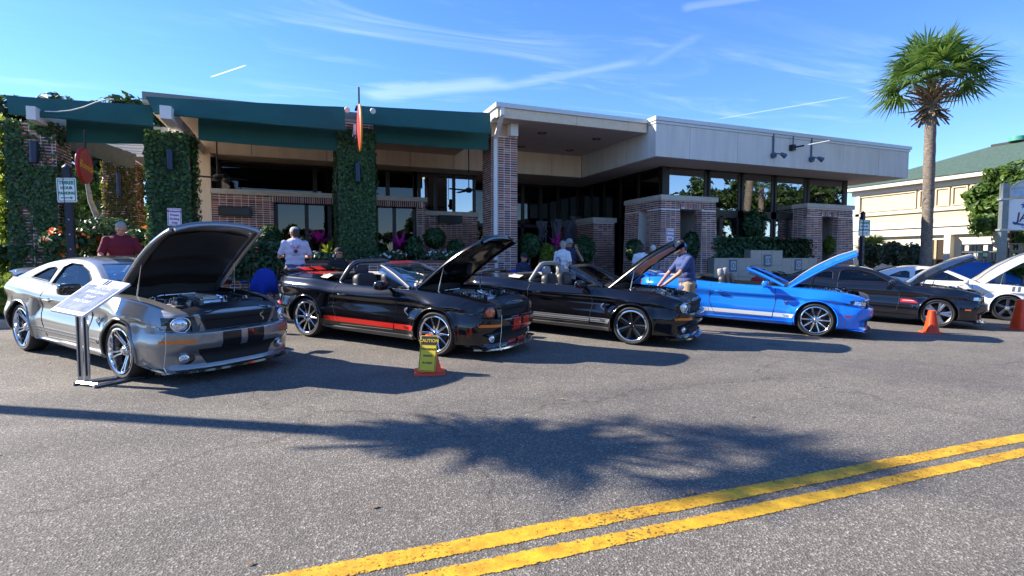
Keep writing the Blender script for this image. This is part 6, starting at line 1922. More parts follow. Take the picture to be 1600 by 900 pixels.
person('man in maroon shirt looking down behind the grey coupe', l, toward(l) + .15, 1.82, lean=.20, head_yaw=-.2, head_pitch=.38, skin=SKIN2, shirt=MAROON, trousers=DNM, shoes=CAPK, hair=HAIRG, build=1.12,
       arms={-1: ((-.275, .08, .20), (-.22, .30, .08)), 1: ((.275, .08, .20), (.20, .32, .10))}, print_=ptxt('~~~~', .05, .34, WHT, y=.165) if False else None)
l = onwalk(461, 12.35)
def lav_print(t, up, L, k):
    m = frame_mat(up(0, -.163, .34), L @ Vector((1, 0, 0)), L @ Vector((0, 0, 1)))
    pk, dk = M('print_pink', (.75, .12, .25), .8), M('print_dark', (.06, .05, .08), .8)
    for s in (-1, 1):
        b = MB(); b.prism([(s * .015, -.01, 0), (s * .05, .03, 0), (s * .075, .10, 0), (s * .045, .06, 0)], (0, 0, .003)); o = b.build('print', pk, t, fix=True); o.matrix_basis = m
        b = MB(); b.tube([(s * .02, .03, .002), (s * .06, .11, .002), (s * .10, .10, .002), (s * .07, .04, .002)], .004, 5); o = b.build('print_line', dk, t); o.matrix_basis = m
    b = MB(); b.cyl((0, -.035, 0), (0, -.035, .004), .042, n=16)
    b.v = [(x, y - .0, z) for x, y, z in b.v]; b = MB(); b.prism([(.042 * cos(a), -.035 + .042 * sin(a), 0) for a in frange(0, 2 * pi, 17)[:-1]], (0, 0, .003)); o = b.build('print', dk, t, fix=True); o.matrix_basis = m
    lettering('RACE TEAM', .03, dk, m @ Matrix.Translation((0, -.115, .0)), t, extrude=.002)
person('man in pale lavender printed tee and grey cap standing with his back turned', l, toward(l) + pi + .1, 1.83, shirt=LAV, trousers=DNM, shoes=CAPK, hair=HAIRD, cap=CAPG, head_yaw=.35, build=1.08, skin=SKIN2, print_=lav_print,
       arms={-1: ((-.275, .02, .20), (-.22, .24, .20)), 1: ((.275, .02, .20), (.22, .24, .20))})
def seated(px, v, z, label, **k):
    l = onwalk(px, v); hz = z
    return person(label, Vector((l.x, l.y, hz)), toward(l) + k.pop('turn', 0), k.pop('H', 1.72), sit=True, **k)
wz = walk_z(1)
seated(529, 12.7, walk_z(1.0) + .12, 'seated person in black visor and dark sunglasses below the middle ivy column', shirt=CAPK, trousers=CAPK, hair=HAIRD, cap=CAPK, glasses=True, turn=.5, head_yaw=.1, shoes=CAPK, skin=SKIN2)
l = onwalk(879, 12.6)
def white_print(t, up, L, k):
    m = frame_mat(up(0, -.163, .28), L @ Vector((1, 0, 0)), L @ Vector((0, 0, 1)))
    b = MB(); b.prism([(.085 * cos(a), .085 * sin(a), 0) for a in frange(0, 2 * pi, 21)[:-1]], (0, 0, .003)); o = b.build('print', M('print_blue', (.02, .06, .30), .8), t, fix=True); o.matrix_basis = m
    for i in range(3):
        b = MB(); b.prism([(-.05 + .035 * i, -.05, .0035), (-.03 + .035 * i, -.05, .0035), (-.015 + .035 * i, .06, .0035), (-.04 + .035 * i, .05, .0035)], (0, 0, .002)); o = b.build('print_line', WHT, t, fix=True); o.matrix_basis = m
person('man in white tee and camouflage cap walking left past the silver striped convertible', l, toward(l) + pi - .75, 1.72, shirt=WHT, trousers=KHK, shoes=CAPK, hair=HAIRG, cap=CAPC, skin=SKIN2, head_yaw=.9, print_=white_print, build=1.1)
l = onwalk(889, 13.3)
person('man in grey cap and dark tee with a hand at his face', l, toward(l) + .5, 1.82, shirt=NVY, trousers=KHK, shoes=CAPK, hair=HAIRD, cap=CAPB, skin=SKIN2, arms={-1: ((-.34, .12, .22), (-.12, .22, .50)), 1: ((.30, .02, .24), (.28, .12, .02))})
seated(818, 13.1, walk_z(5) + .08, 'seated man in dark cap looking left behind the folded top', shirt=NVY, trousers=DNM, hair=HAIRD, cap=CAPK, turn=.8, shoes=CAPK, skin=SKIN2)
seated(846, 13.0, walk_z(5.3) - .08, 'seated person in blue seen through the grey roll bar', shirt=M('cloth_royal', (.02, .08, .45), .85), trousers=DNM, hair=HAIRB, turn=-.3, shoes=CAPK, skin=SKIN2, head_pitch=.4)
l = onwalk(1002, 13.1)
person('dark haired woman in white tee with her back turned at the left pier', l, toward(l) + pi + .3, 1.70, shirt=WHT, trousers=DNM, shoes=CAPK, hair=HAIRB, hairlong=.05, head_yaw=-.5)
l = onwalk(1020, 13.6)
person('white haired person beside the dark haired woman', l, toward(l) + pi + .9, 1.72, shirt=M('cloth_teal', (.10, .22, .28), .85), trousers=DNM, shoes=CAPK, hair=HAIRW)
g_ = G(1073, 517)
rc = CARS['black'].location
to_eng = Vector((-.80, .25)); fa = atan2(-to_eng.x, to_eng.y)
person('man in blue tee and khaki shorts leaning over the engine of the black convertible', g_, fa, 1.90, lean=.15, head_yaw=.05, head_pitch=.55, shirt=BLU, trousers=KHK, shorts=True, shoes=M('sneaker_white', (.62, .64, .68), .6), hair=HAIRD, cap=CAPK, glasses=True, skin=SKIN2, build=1.16,
       arms={-1: ((-.27, .22, .24), (-.10, .42, .06)), 1: ((.27, .20, .22), (.16, .44, .02))}, legs={-1: (0, .06), 1: (.02, -.10)})
seated(1184, 13.2, walk_z(13.3) - .02, 'blond child sitting before the tiled wall', H=1.25, shirt=REDC, trousers=DNM, hair=M('hair_blond', (.30, .20, .09), .7), shoes=CAPK, turn=.3)
seated(1193, 13.35, walk_z(13.5) + .06, 'dark haired child in patterned shirt sitting before the tiled wall', H=1.25, shirt=M('cloth_check', (.15, .2, .3), .85, vary=.6, vscale=40, col2=(.6, .6, .6)), trousers=DNM, hair=HAIRB, shoes=CAPK, glasses=True)
# ================================================================== plants
IVY = leaf_mat('ivy_leaf', (0.016, 0.055, 0.020), (0.085, 0.17, 0.045), .25)
TREEL = leaf_mat('tree_leaf', (0.012, 0.035, 0.008), (0.055, 0.095, 0.018), .35)
BRIGHT = leaf_mat('bright_leaf', (0.07, 0.14, 0.015), (0.24, 0.31, 0.045), .5)  # leaf colour raised so the foliage reads as backlit by the sun
BOXL = leaf_mat('clipped_leaf', (0.012, 0.050, 0.016), (0.045, 0.12, 0.028), .2)
HEDGE = leaf_mat('hedge_leaf', (0.012, 0.045, 0.015), (0.045, 0.11, 0.032), .2)
PINK = leaf_mat('cordyline_pink', (0.45, 0.015, 0.22), (0.80, 0.05, 0.42), .4)
PURL = leaf_mat('cordyline_dark', (0.07, 0.012, 0.05), (0.16, 0.02, 0.09), .3)
ORNG = leaf_mat('flower_orange', (0.65, 0.10, 0.01), (0.85, 0.32, 0.02), .3)
FRED = leaf_mat('flower_red', (0.55, 0.01, 0.03), (0.80, 0.05, 0.12), .3)
FWHT = leaf_mat('flower_white', (0.7, 0.7, 0.7), (0.85, 0.85, 0.85), .2)
PALML = leaf_mat('palm_leaf', (0.030, 0.085, 0.016), (0.12, 0.21, 0.04), .35, .6)
DEADL = leaf_mat('dead_frond', (0.16, 0.10, 0.055), (0.34, 0.25, 0.16), .1, .8)
BARK = M('bark', (0.13, 0.105, 0.085), 0.95, vary=.35, vscale=6, bump=.6, bscale=14)
PBARK = M('palm_bark', (0.16, 0.13, 0.105), 0.95, vary=.55, vscale=9, bump=.8, bscale=18, stretch=(1, 1, 2.5))
PALEB = M('pale_bark', (0.33, 0.30, 0.26), 0.9, vary=.25, vscale=5, bump=.4, bscale=12)
SOIL = M('soil', (0.05, 0.035, 0.025), 0.95, vary=.3, bump=.4)
rg = random.Random(11)
def sph():
    z = rg.uniform(-1, 1); a = rg.uniform(0, 2 * pi); r = sqrt(1 - z * z); return Vector((r * cos(a), r * sin(a), z))
def blob_pts(c, r, n, inner=.55):
    out = []
    for _ in range(n):
        d = sph(); k = rg.uniform(inner, 1.05) + .12 * mnoise.noise(Vector(c) + d * 2.3)
        out.append((Vector((c[0] + d.x * r[0] * k, c[1] + d.y * r[1] * k, c[2] + d.z * r[2] * k)), d))
    return out
# ---- ivy on the columns
def ivy(uc, w, v0, z1, label, n, bare=.18, mat=IVY, sides='flr', size=.068):
    z0 = walk_z(uc); b = MB(); pts = []
    for _ in range(n):
        f = rg.random(); z = z0 + (z1 - z0) * rg.random()
        side = rg.choices(sides, [2 if q == 'f' else 1 for q in sides])[0]
        s = rg.uniform(-.52, .52) * w
        off = abs(rg.gauss(0, .035)) + .015
        q = mnoise.noise(Vector((s * 1.8 + uc * 3, z * .9, {'f': 0, 'l': 4, 'r': 8, 'b': 12}[side])))
        if q < -0.30 and rg.random() > bare: continue
        off += max(0, q) * .12
        if side == 'f': pts.append((Vector((uc + s, v0 - off, z)), Vector((0, -1, 0))))
        elif side == 'l': pts.append((Vector((uc - w / 2 - off, v0 + w / 2 + s, z)), Vector((-1, 0, 0))))
        elif side == 'r': pts.append((Vector((uc + w / 2 + off, v0 + w / 2 + s, z)), Vector((1, 0, 0))))
        else: pts.append((Vector((uc + s, v0 + w + off, z)), Vector((0, 1, 0))))
    leaves(b, pts, size, 0, up=.25, aspect=1.3, jit=.55)
    t = thing('climbing_ivy', label, 'ivy', (uc, v0, z0), group='ivy climbing the columns', world=True)
    b.build('foliage', mat, t, kind='stuff')
    s = MB()
    for k in range(5):
        x = uc + rg.uniform(-.4, .4) * w; p = [Vector((x, v0 - .012, z0))]
        for i in range(9): p.append(p[-1] + Vector((rg.uniform(-.08, .08), 0, (z1 - z0) / 10)))
        s.tube(p, .012, 5)
    s.build('stem', BARK, t, kind='stuff'); return t
ivy(-5.45, .86, 15.0, 4.5, 'ragged ivy on the leftmost column with bare brick showing', 9500, .12)
ivy(-2.86, .86, 15.0, 4.5, 'dark ivy covering the second column behind the white notice', 11500, .25)
ivy(1.48, .9, 15.0, 4.95, 'thick ivy wrapping the middle column from base to top', 15000, .9)
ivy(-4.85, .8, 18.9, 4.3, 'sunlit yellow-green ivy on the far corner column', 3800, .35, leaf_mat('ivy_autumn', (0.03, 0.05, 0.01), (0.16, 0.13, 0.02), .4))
# side growth, with sunlight put into its brighter leaf colour
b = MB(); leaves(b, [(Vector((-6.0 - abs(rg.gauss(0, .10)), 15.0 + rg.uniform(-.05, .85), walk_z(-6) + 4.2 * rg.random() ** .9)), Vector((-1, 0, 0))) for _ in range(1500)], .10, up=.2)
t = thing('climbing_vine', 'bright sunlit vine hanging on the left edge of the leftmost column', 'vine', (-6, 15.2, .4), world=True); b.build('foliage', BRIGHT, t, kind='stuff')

# ---- trees
def tree(base, H, crown, label, leafm, nclump, per, size, trunk_r=.18, barkm=BARK, group=None, name='broadleaf_tree', low=.35, lean=(0, 0)):
    t = thing(name, label, 'tree', base, group=group)
    s = MB(); top = Vector((lean[0], lean[1], H * .72)); p = [Vector((0, 0, -.2)), Vector((lean[0] * .2 + .05, lean[1] * .2, H * .2)), Vector((lean[0] * .5, lean[1] * .5 + .06, H * .45)), top]
    s.tube(p, [trunk_r * 1.25, trunk_r, trunk_r * .75, trunk_r * .35], 10)
    f = MB()
    for k in range(nclump):
        d = sph(); d.z = abs(d.z) * 1.0 if rg.random() < .75 else d.z
        q = rg.uniform(.45, 1.0)
        c = Vector((lean[0] * .8 + d.x * crown[0] * q, lean[1] * .8 + d.y * crown[1] * q, H * low + (H * (1 - low)) * (.42 + .50 * d.z * q)))
        r = rg.uniform(.30, .52) * min(crown[0], H * .35) * .75
        leaves(f, blob_pts(c, (r, r, r * .7), per, .35), size, 0, up=.5, aspect=1.8, jit=1.0)
        st = p[2].lerp(top, rg.random()); s.tube([st, st.lerp(c, .5) + Vector((0, 0, -.1)), c], [trunk_r * .3, trunk_r * .16, .015], 5)
    s.build('trunk', barkm, t, smooth=60); f.build('crown', leafm, t, kind='stuff'); return t
bg = 'trees behind and left of the restaurant'
tree((-10.2, 25.5, 0), 6.4, (3.0, 2.6), 'dark oak standing behind the left awning with its crown above it', TREEL, 34, 230, .17, .26, group=bg, low=.45)
tree((-8.6, 31, 0), 9.6, (3.0, 2.8), 'tall dark tree showing over the left awning between the cords', TREEL, 30, 230, .22, .28, group=bg, low=.5)
tree((-13.2, 30, 0), 9.2, (4.0, 3.0), 'wide tree with its top over the left corner of the awning', TREEL, 34, 220, .22, .3, group=bg, low=.5)
tree((-7.7, 18.6, 0), 4.8, (1.0, 1.2), 'pale green sunlit tree at the left edge of the photo', BRIGHT, 24, 170, .11, .10, group=bg, low=.15)
tree((-9.2, 24.0, 0), 5.2, (2.6, 2.0), 'bright shrubby tree seen between the first two ivy columns', BRIGHT, 34, 190, .15, .14, PALEB, group=bg, low=.1)
tree((-6.7, 23.5, 0), 5.0, (2.2, 1.8), 'sunlit young tree behind the far corner column', BRIGHT, 26, 190, .14, .10, PALEB, group=bg, low=.1)
tree((-13.8, 36, 0), 9, (4.5, 3), 'dark tree closing the view behind the side garden', TREEL, 34, 220, .24, .3, group=bg, low=.15)
def pxtree(px, v): d = ray(px, 400); return d.x / d.y * v
t = thing('leaning_trunk', 'pale leaning forked tree trunk behind the red oval sign', 'tree', (pxtree(150, 20.5), 20.5, .3))
s = MB(); s.tube([(0, 0, -.2), (.12, 0, 1.4), (.25, 0, 2.5), (.62, .1, 3.3), (.9, .1, 4.2)], [.17, .15, .13, .10, .07], 10); s.build('trunk', PALEB, t, smooth=60)
s = MB(); s.tube([(.20, 0, 2.1), (-.1, .05, 3.0), (-.25, .1, 4.2)], [.10, .07, .05], 8); s.build('limb', PALEB, t, smooth=60)
s = MB(); s.tube([(.65, -.6, -.2), (.95, -.5, .9), (1.45, -.5, 1.9)], [.11, .10, .08], 8); s.build('limb', PALEB, t, smooth=60)
# tree at the right
tree((pxtree(1577, 12.9), 12.9, -.2), 6.0, (1.7, 1.6), 'leafy bright green street tree behind the banner sign', leaf_mat('street_leaf', (0.03, 0.075, 0.010), (0.11, 0.19, 0.03), .4), 46, 190, .16, .11, low=.18)
# ---- fan palms
def fan_palm(base, H, crown_r, trunk_r, label, nf=46, droop=1.0, bend=(0, 0), boots=True, group=None, leafn=26, small=False):
    t = thing('fan_palm', label, 'palm', base, group=group)
    s = MB(); n = 40; ctr = []
    for i in range(n):
        q = i / (n - 1); ctr.append(Vector((bend[0] * q ** 2, bend[1] * q ** 2, -.3 + (H + .3) * q)))
    s.tube(ctr, [trunk_r * (1.22 - .3 * min(1, i / 11)) * (1 + .05 * rg.uniform(-1, 1)) for i in range(n)], 14)
    o = s.build('trunk', PBARK, t, smooth=60)
    top = ctr[-1]; crown = top + Vector((0, 0, .16 if boots else 0))
    if boots:
        bt = MB()
        for k in range(90):
            a = k * 2.39996; z = -.95 + .95 * (k / 90); r0 = trunk_r * 1.15
            p0 = top + Vector((cos(a) * r0, sin(a) * r0, z)); ln = rg.uniform(.36, .62) * (1.1 if z > -.7 else .7)
            up_ = rg.uniform(-.2, .75) if z > -.55 else rg.uniform(-1.4, .1)
            d = Vector((cos(a), sin(a), up_)).normalized(); sd_ = Vector((-sin(a), cos(a), 0))
            p1 = p0 + d * ln
            bt.add([p0 - sd_ * .075, p0 + sd_ * .075, p1 + sd_ * .035, p1 - sd_ * .025, p0 - sd_ * .06 + Vector((0, 0, -.03)), p0 + sd_ * .06 + Vector((0, 0, -.03)), p1 + sd_ * .025 + Vector((0, 0, -.02)), p1 - sd_ * .025 + Vector((0, 0, -.02))],
                   [(0, 1, 2, 3), (7, 6, 5, 4), (0, 4, 5, 1), (1, 5, 6, 2), (2, 6, 7, 3), (3, 7, 4, 0)])
        for k in range(26):      # hanging dead frond ends
            a = rg.uniform(0, 2 * pi); p0 = top + Vector((cos(a) * trunk_r, sin(a) * trunk_r, rg.uniform(-.9, -.4)))
            for j in range(3):
                p1 = p0 + Vector((cos(a) * rg.uniform(.1, .35), sin(a) * rg.uniform(.1, .35), -rg.uniform(.2, .55))); sd_ = Vector((-sin(a), cos(a), 0)) * .025
                bt.add([p0 - sd_, p0 + sd_, p1], [(0, 1, 2)])
        bt.build('old_leaf_bases', DEADL, t, kind='stuff')
    fr = [MB() for _ in range(2)]
    for k in range(nf):
        a = k * 2.39996 + rg.uniform(-.2, .2); el = lerp(1.25, -.16, (k / nf) ** .9) + rg.uniform(-.12, .12)
        d = Vector((cos(a) * cos(el), sin(a) * cos(el), sin(el)))
        pl = crown_r * rg.uniform(.42, .58); hub = crown + d * pl + Vector((0, 0, -.10 * pl * (1 - sin(max(0, el)))))
        mb = fr[0]
        mb.tube([crown - Vector((0, 0, .3)), crown, crown.lerp(hub, .5) + Vector((0, 0, .04)), hub], [.03, .022, .016, .010], 5)
        sd0 = d.cross(Vector((0, 0, 1))); sd0 = sd0.normalized() if sd0.length > .05 else Vector((1, 0, 0)); nn = sd0.cross(d)
        R = crown_r * rg.uniform(.50, .66)
        for j in range(leafn):
            th = lerp(-1.75, 1.75, j / (leafn - 1)) + rg.uniform(-.04, .04)
            ld = (d * cos(th) + sd0 * sin(th) + nn * (-.18 * abs(sin(th)) + .10)).normalized(); Lf = R * (1 - .22 * abs(th) / 1.75) * rg.uniform(.88, 1.06)
            wv = ld.cross(nn).normalized() * (R * .030)
            m1 = hub + ld * Lf * .5 + Vector((0, 0, -.03 * droop * R)); tip = hub + ld * Lf + Vector((0, 0, -.26 * droop * R * (0.5 + rg.random())))
            mb.add([hub - wv * .35, hub + wv * .35, m1 + wv, tip, m1 - wv], [(0, 1, 2, 4), (4, 2, 3)])
    fr[0].build('fronds', PALML, t, kind='stuff'); return t
pb = Vector((pxtree(1447, 11.3), 11.3, ground_z(19, 11.3)))
D_ = (pb - CAM).dot(FWD)
ptop = at(1455, 150, D_)
fan_palm(pb, ptop.z - pb.z + .25, 100 / 830 * D_ * .95, .175, 'tall cabbage palm with a shaggy collar of old leaf bases', 36, 1.1, (ptop.x - pb.x, ptop.y - pb.y))
# the palm outside the frame whose shadow lies across the road
fan_palm((-7.5, 9.3, .1), 7.2, 1.35, .14, 'cabbage palm beyond the left edge that throws its shadow over the road', 15, .8, (.1, 0), leafn=18)
fan_palm((pxtree(1362, 17.6), 17.6, 0), 1.9, 1.05, .12, 'small bushy palm against the cream building wall', 26, .7, boots=False, leafn=20)
# ---- shrubs, hedges, beds
def shrub(c, r, n, label, m, size=.07, group=None, name='shrub', cat='shrub', flowers=None, trunk=None, box=False, fsize=None):
    t = thing(name, label, cat, (c[0], c[1], c[2] - r[2]), group=group, world=True)
    b = MB()
    if box:
        pts = []
        for _ in range(n):
            q = Vector((rg.uniform(-1, 1), rg.uniform(-1, 1), rg.uniform(-1, 1))); ax = rg.randrange(3)
            nz_ = 1 + .10 * mnoise.noise(Vector((q.x * 3 + c[0], q.y * 3, q.z * 3)))
            if rg.random() < .8: q[ax] = (1 if q[ax] > 0 else -1) * nz_ * rg.uniform(.9, 1.08)
            pts.append((Vector((c[0] + q.x * r[0], c[1] + q.y * r[1], c[2] + q.z * r[2])), q.normalized()))
    else: pts = blob_pts(c, r, n, .70)
    leaves(b, pts, size, 0, up=.15, aspect=1.5, jit=.7); b.build('foliage', m, t, kind='stuff')
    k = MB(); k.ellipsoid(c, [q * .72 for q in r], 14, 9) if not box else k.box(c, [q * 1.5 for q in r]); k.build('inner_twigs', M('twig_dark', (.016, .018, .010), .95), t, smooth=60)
    if flowers:
        m2, nf_, fs = flowers; f = MB(); pp = []
        for p, nr in rg.sample(pts, nf_):
            for _ in range(5): pp.append((p + nr * .03 + Vector((rg.gauss(0, fs * .4), rg.gauss(0, fs * .4), rg.gauss(0, fs * .4))), nr))
        leaves(f, pp, fs, 0, up=.2, aspect=1.1); f.build('blossoms', m2, t, kind='stuff')
    if trunk:
        s = MB(); s.tube([(c[0], c[1], trunk), (c[0] + .01, c[1], c[2] - r[2] * .5)], .03, 8); s.build('stem', BARK, t)
    return t
def pxat(px, py, v): return P(px, py, v=v)
# planter wall on the terrace
PLB = MB(); pw = thing('planter_wall', 'low brick planter wall below the restaurant windows', 'planter', (1.4, 14.1, .3), world=True)
PLB.span((-2.3, 14.05, .1), (5.1, 14.35, 1.36)); PLB.build('core', MORT, pw)
k = MB(); bricks(k, (-2.3, 14.05, 0), X_, -Y_, .2, 1.36, lambda z: [(0, 7.4)]); k.build('brick_work', BRK, pw, kind='stuff')
k = MB(); k.span((-2.35, 14.0, 1.362), (5.15, 14.40, 1.44)); k.build('cap', M('cap_brick', (.20, .07, .055), .85, vary=.2), pw)
k = MB(); k.span((-2.3, 14.41, .1), (5.0, 18.2, 1.30)); k.build('bed', SOIL, pw)
def topiary(px, py, rpx, rypx, v, label, zt):
    c = pxat(px, py, v); D = (c - CAM).dot(FWD); r = rpx / 830 * D; rz = rypx / 830 * D
    shrub(c, (r, r, rz), 2600, label, BOXL, .055, 'clipped ball shrubs before the restaurant', 'topiary', 'topiary', trunk=zt)
topiary(421, 371, 19, 20, 16.4, 'dark domed topiary beside the wide restaurant door', 1.3)
topiary(679, 372, 17, 16, 16.0, 'round topiary on a thin stem under the black heater bar', 1.3)
topiary(827, 384, 17.5, 19, 15.4, 'round topiary right of the brick column with the drainpipe', .4)
topiary(912, 391, 18, 22, 15.8, 'egg-shaped topiary before the low entrance pier', .4)
c = pxat(413, 408, 13.7); shrub(c, (.62, .35, .40), 2600, 'dense hedge with red flowers behind the blue chairs', HEDGE, .075, name='flowering_hedge', cat='hedge', flowers=(FRED, 16, .05), box=True)
c = pxat(1100 + 92, 386, 14.75); a0, a1 = pxat(1118, 386, 14.6).x, pxat(1262, 386, 14.6).x
shrub(((a0 + a1) / 2, 14.8, 1.75), ((a1 - a0) / 2, .3, .45), 5200, 'dark leafy hedge with red blossoms along the pavilion windows', HEDGE, .10, name='flowering_hedge', cat='hedge', flowers=(FRED, 14, .09), box=True)
for px, py, r, lab in ((1180, 350, .45, 'tall shrub rising above the window hedge'), (1080, 383, .34, 'spiky green shrub in the opening of the left pier'), (992, 392, .30, 'dark shrub by the side opening of the left pier'), (1298, 383, .28, 'fresh green shrub in the opening of the right pier')):
    c = pxat(px, py, 14.9); shrub(c, (r, r * .8, r * 1.25), 900, lab, HEDGE if px != 1298 else BRIGHT, .10)
for px, py, lab in ((855, 398, 'yellow-green bush between the entrance topiaries'), (648, 388, 'green bush left of the stemmed topiary'), (712, 392, 'small green bush right of the stemmed topiary')):
    c = pxat(px, py, 15.2); shrub(c, (.26, .24, .34), 700, lab, BRIGHT if px == 855 else HEDGE, .08, group='low bushes by the entrance')
for px, py, v, lab, m2, n_ in ((690, 401, 14.6, 'bed of small white flowers under the stemmed topiary', FWHT, 60), (600, 402, 14.6, 'low planting with white blossoms right of the middle column', FWHT, 30), (505, 405, 14.5, 'white flowering ground plants left of the middle column', FWHT, 24)):
    c = pxat(px, py, v); shrub(c, (.62, .25, .16), 900, lab, HEDGE, .07, name='flower_bed', cat='flowers', flowers=(m2, n_, .055))
def cordyline(px, py, v, s, label, pink=.5, m1=None, m2=None):
    s *= 1.25; c = pxat(px, py, v); z0 = c.z - s
    t = thing('cordyline', label, 'plant', (c.x, c.y, z0), group='pink cordyline plants')
    st = MB(); st.tube([(0, 0, -.3), (.02, 0, s * .75)], .025, 6); st.build('stem', BARK, t)
    for m_, lo, hi, nm in ((m1 or PURL, -.25, .6, 'outer_leaves'), (m2 or PINK, .55, 1.3, 'young_leaves')):
        b = MB()
        for k in range(15 if nm == 'outer_leaves' else 10):
            a = rg.uniform(0, 2 * pi); el = rg.uniform(lo, hi); d = Vector((cos(a) * cos(el), sin(a) * cos(el), sin(el))); sd_ = Vector((-sin(a), cos(a), 0))
            L_ = s * rg.uniform(.75, 1.1) * .9; p0 = Vector((.02, 0, s * rg.uniform(.55, .78))); w_ = s * .085
            m1_ = p0 + d * L_ * .5 + Vector((0, 0, .05 * s)); tip = p0 + d * L_ + Vector((0, 0, -.12 * s * cos(el)))
            b.add([p0 - sd_ * w_ * .3, p0 + sd_ * w_ * .3, m1_ + sd_ * w_, tip, m1_ - sd_ * w_], [(0, 1, 2, 4), (4, 2, 3)])
        b.build(nm, m_, t, kind='stuff')
cordyline(499, 368, 16.6, .62, 'large pink cordyline behind the man in the lavender tee')
cordyline(624, 376, 15.8, .55, 'upright pink cordyline right of the middle ivy column')
cordyline(868, 376, 16.0, .55, 'pink cordyline behind the man in the camouflage cap')
cordyline(742, 388, 15.2, .42, 'pink cordyline tips showing over the raised hood beside the drainpipe')
cordyline(512, 388, 15.4, .45, 'green leafy dracaena before the dark door', m1=BRIGHT, m2=BRIGHT)
cordyline(596, 386, 15.6, .42, 'green bromeliad at the foot of the middle ivy column', m1=HEDGE, m2=HEDGE)
# orange bromeliads and the left bed
for px, py, v, lab in ((100, 378, 14.2, 'orange bromeliads by the dark sign post'), (128, 372, 16.5, 'orange and yellow flowers behind the sign post'), (222, 373, 15.6, 'orange flowers right of the man in maroon'), (14, 398, 15.2, 'orange flower bed at the left edge')):
    c = pxat(px, py, v); shrub(c, (.40 if px > 20 else .9, .3, .24), 520, lab, HEDGE, .10, 'orange flowers round the left columns', 'flower_bed', 'flowers', flowers=(ORNG, 16, .10))
c = pxat(165, 375, 17.5); shrub(c, (1.0, .7, .6), 1500, 'dark rounded shrub behind the man in maroon', HEDGE, .10)
for i, (px, v, r) in enumerate(((4, 13.0, .55), (-25, 12.6, .5), (30, 13.6, .5))):
    d = ray(px, 400); u = d.x / d.y * v; shrub((u, v, walk_z(u) + r * .62), (r * 1.2, r, r * .75), 1500, ('leafy green bush behind the kerb at the left edge', 'low bush at the kerb beyond the left edge', 'green bush between the kerb and the leftmost column')[i], BRIGHT if i < 2 else HEDGE, .10)
g_ = MB(); g_.grid([[(u, v, walk_z(u) + .012) for u in frange(-30, -3.6, 12)] for v in frange(12.0, 40, 6)], 0); g_.build('planting_bed', SOIL, kind='structure')
# shrubs before the cream building
for px, py, v, lab in ((1362, 398, 17.3, 'dark shrub left of the white wall shadow'), (1395, 396, 16.2, 'twiggy dark shrub in front of the white wall'), (1424, 400, 15.2, 'low dark shrub left of the tall palm')):
    c = pxat(px, py, v); shrub(c, (.65, .5, .55), 700, lab, leaf_mat('sea_grape', (.012, .03, .012), (.05, .075, .03), .15), .13, 'dark shrubs before the cream building')
# ---- tiled bench wall
TL = M('tile_cream', (.50, .43, .35), .6, vary=.1, vscale=6); GR = M('tile_grout', (.22, .19, .16), .9); TB = M('tile_blue', (.10, .15, .24), .4, vary=.3, vscale=20); TP = M('tile_pale', (.50, .50, .50), .4, vary=.25, vscale=30)
va = 14.15; x0, x1 = P(1116, 415, v=va).x, P(1276, 415, v=va).x; xa, xb = P(1173, 400, v=va).x, P(1223, 400, v=va).x
z0, zs, zh = walk_z(14) - .05, P(1140, 403, v=va).z, P(1198, 391, v=va).z
t = thing('tiled_wall', 'cream tiled bench wall with blue picture tiles under the pavilion windows', 'wall', ((x0 + x1) / 2, va, z0), world=True)
k = MB(); k.span((x0, va + .02, z0), (x1, va + .30, zs)); k.span((xa, va + .02, zs + .001), (xb, va + .30, zh)); k.build('core', GR, t)
def tiles(a, c, za, zb, n, m_):
    for i in range(n):
        for j in range(m_):
            q = MB(); q.span((lerp(a, c, i / n) + .006, va + rnd(-.004, .004), lerp(za, zb, j / m_) + .006), (lerp(a, c, (i + 1) / n) - .006, va + .019, lerp(za, zb, (j + 1) / m_) - .006)); q.build('tile', TL, t)
tiles(x0, xa, z0 + .1, zs, 3, 2); tiles(xb, x1, z0 + .1, zs, 4, 2); tiles(xa, xb, z0 + .1, zh, 3, 3)
for px, py in ((1145, 415), (1199, 407), (1247, 414)):
    c = P(px, py, v=va); q = MB(); q.span((c.x - .17, va - .022, c.z - .21), (c.x + .17, va - .006, c.z + .21)); o = q.build('picture_tile', TB, t)
    q = MB(); q.span((c.x - .11, va - .03, c.z - .15), (c.x + .11, va - .0225, c.z + .15)); sub(q.build('pale_motif', TP, t), o)
    q = MB(); q.tube([(c.x + .065 * cos(a), va - .032, c.z + .09 * sin(a)) for a in frange(0, 2 * pi, 17)], .012, 5); sub(q.build('scroll', TB, t), o)
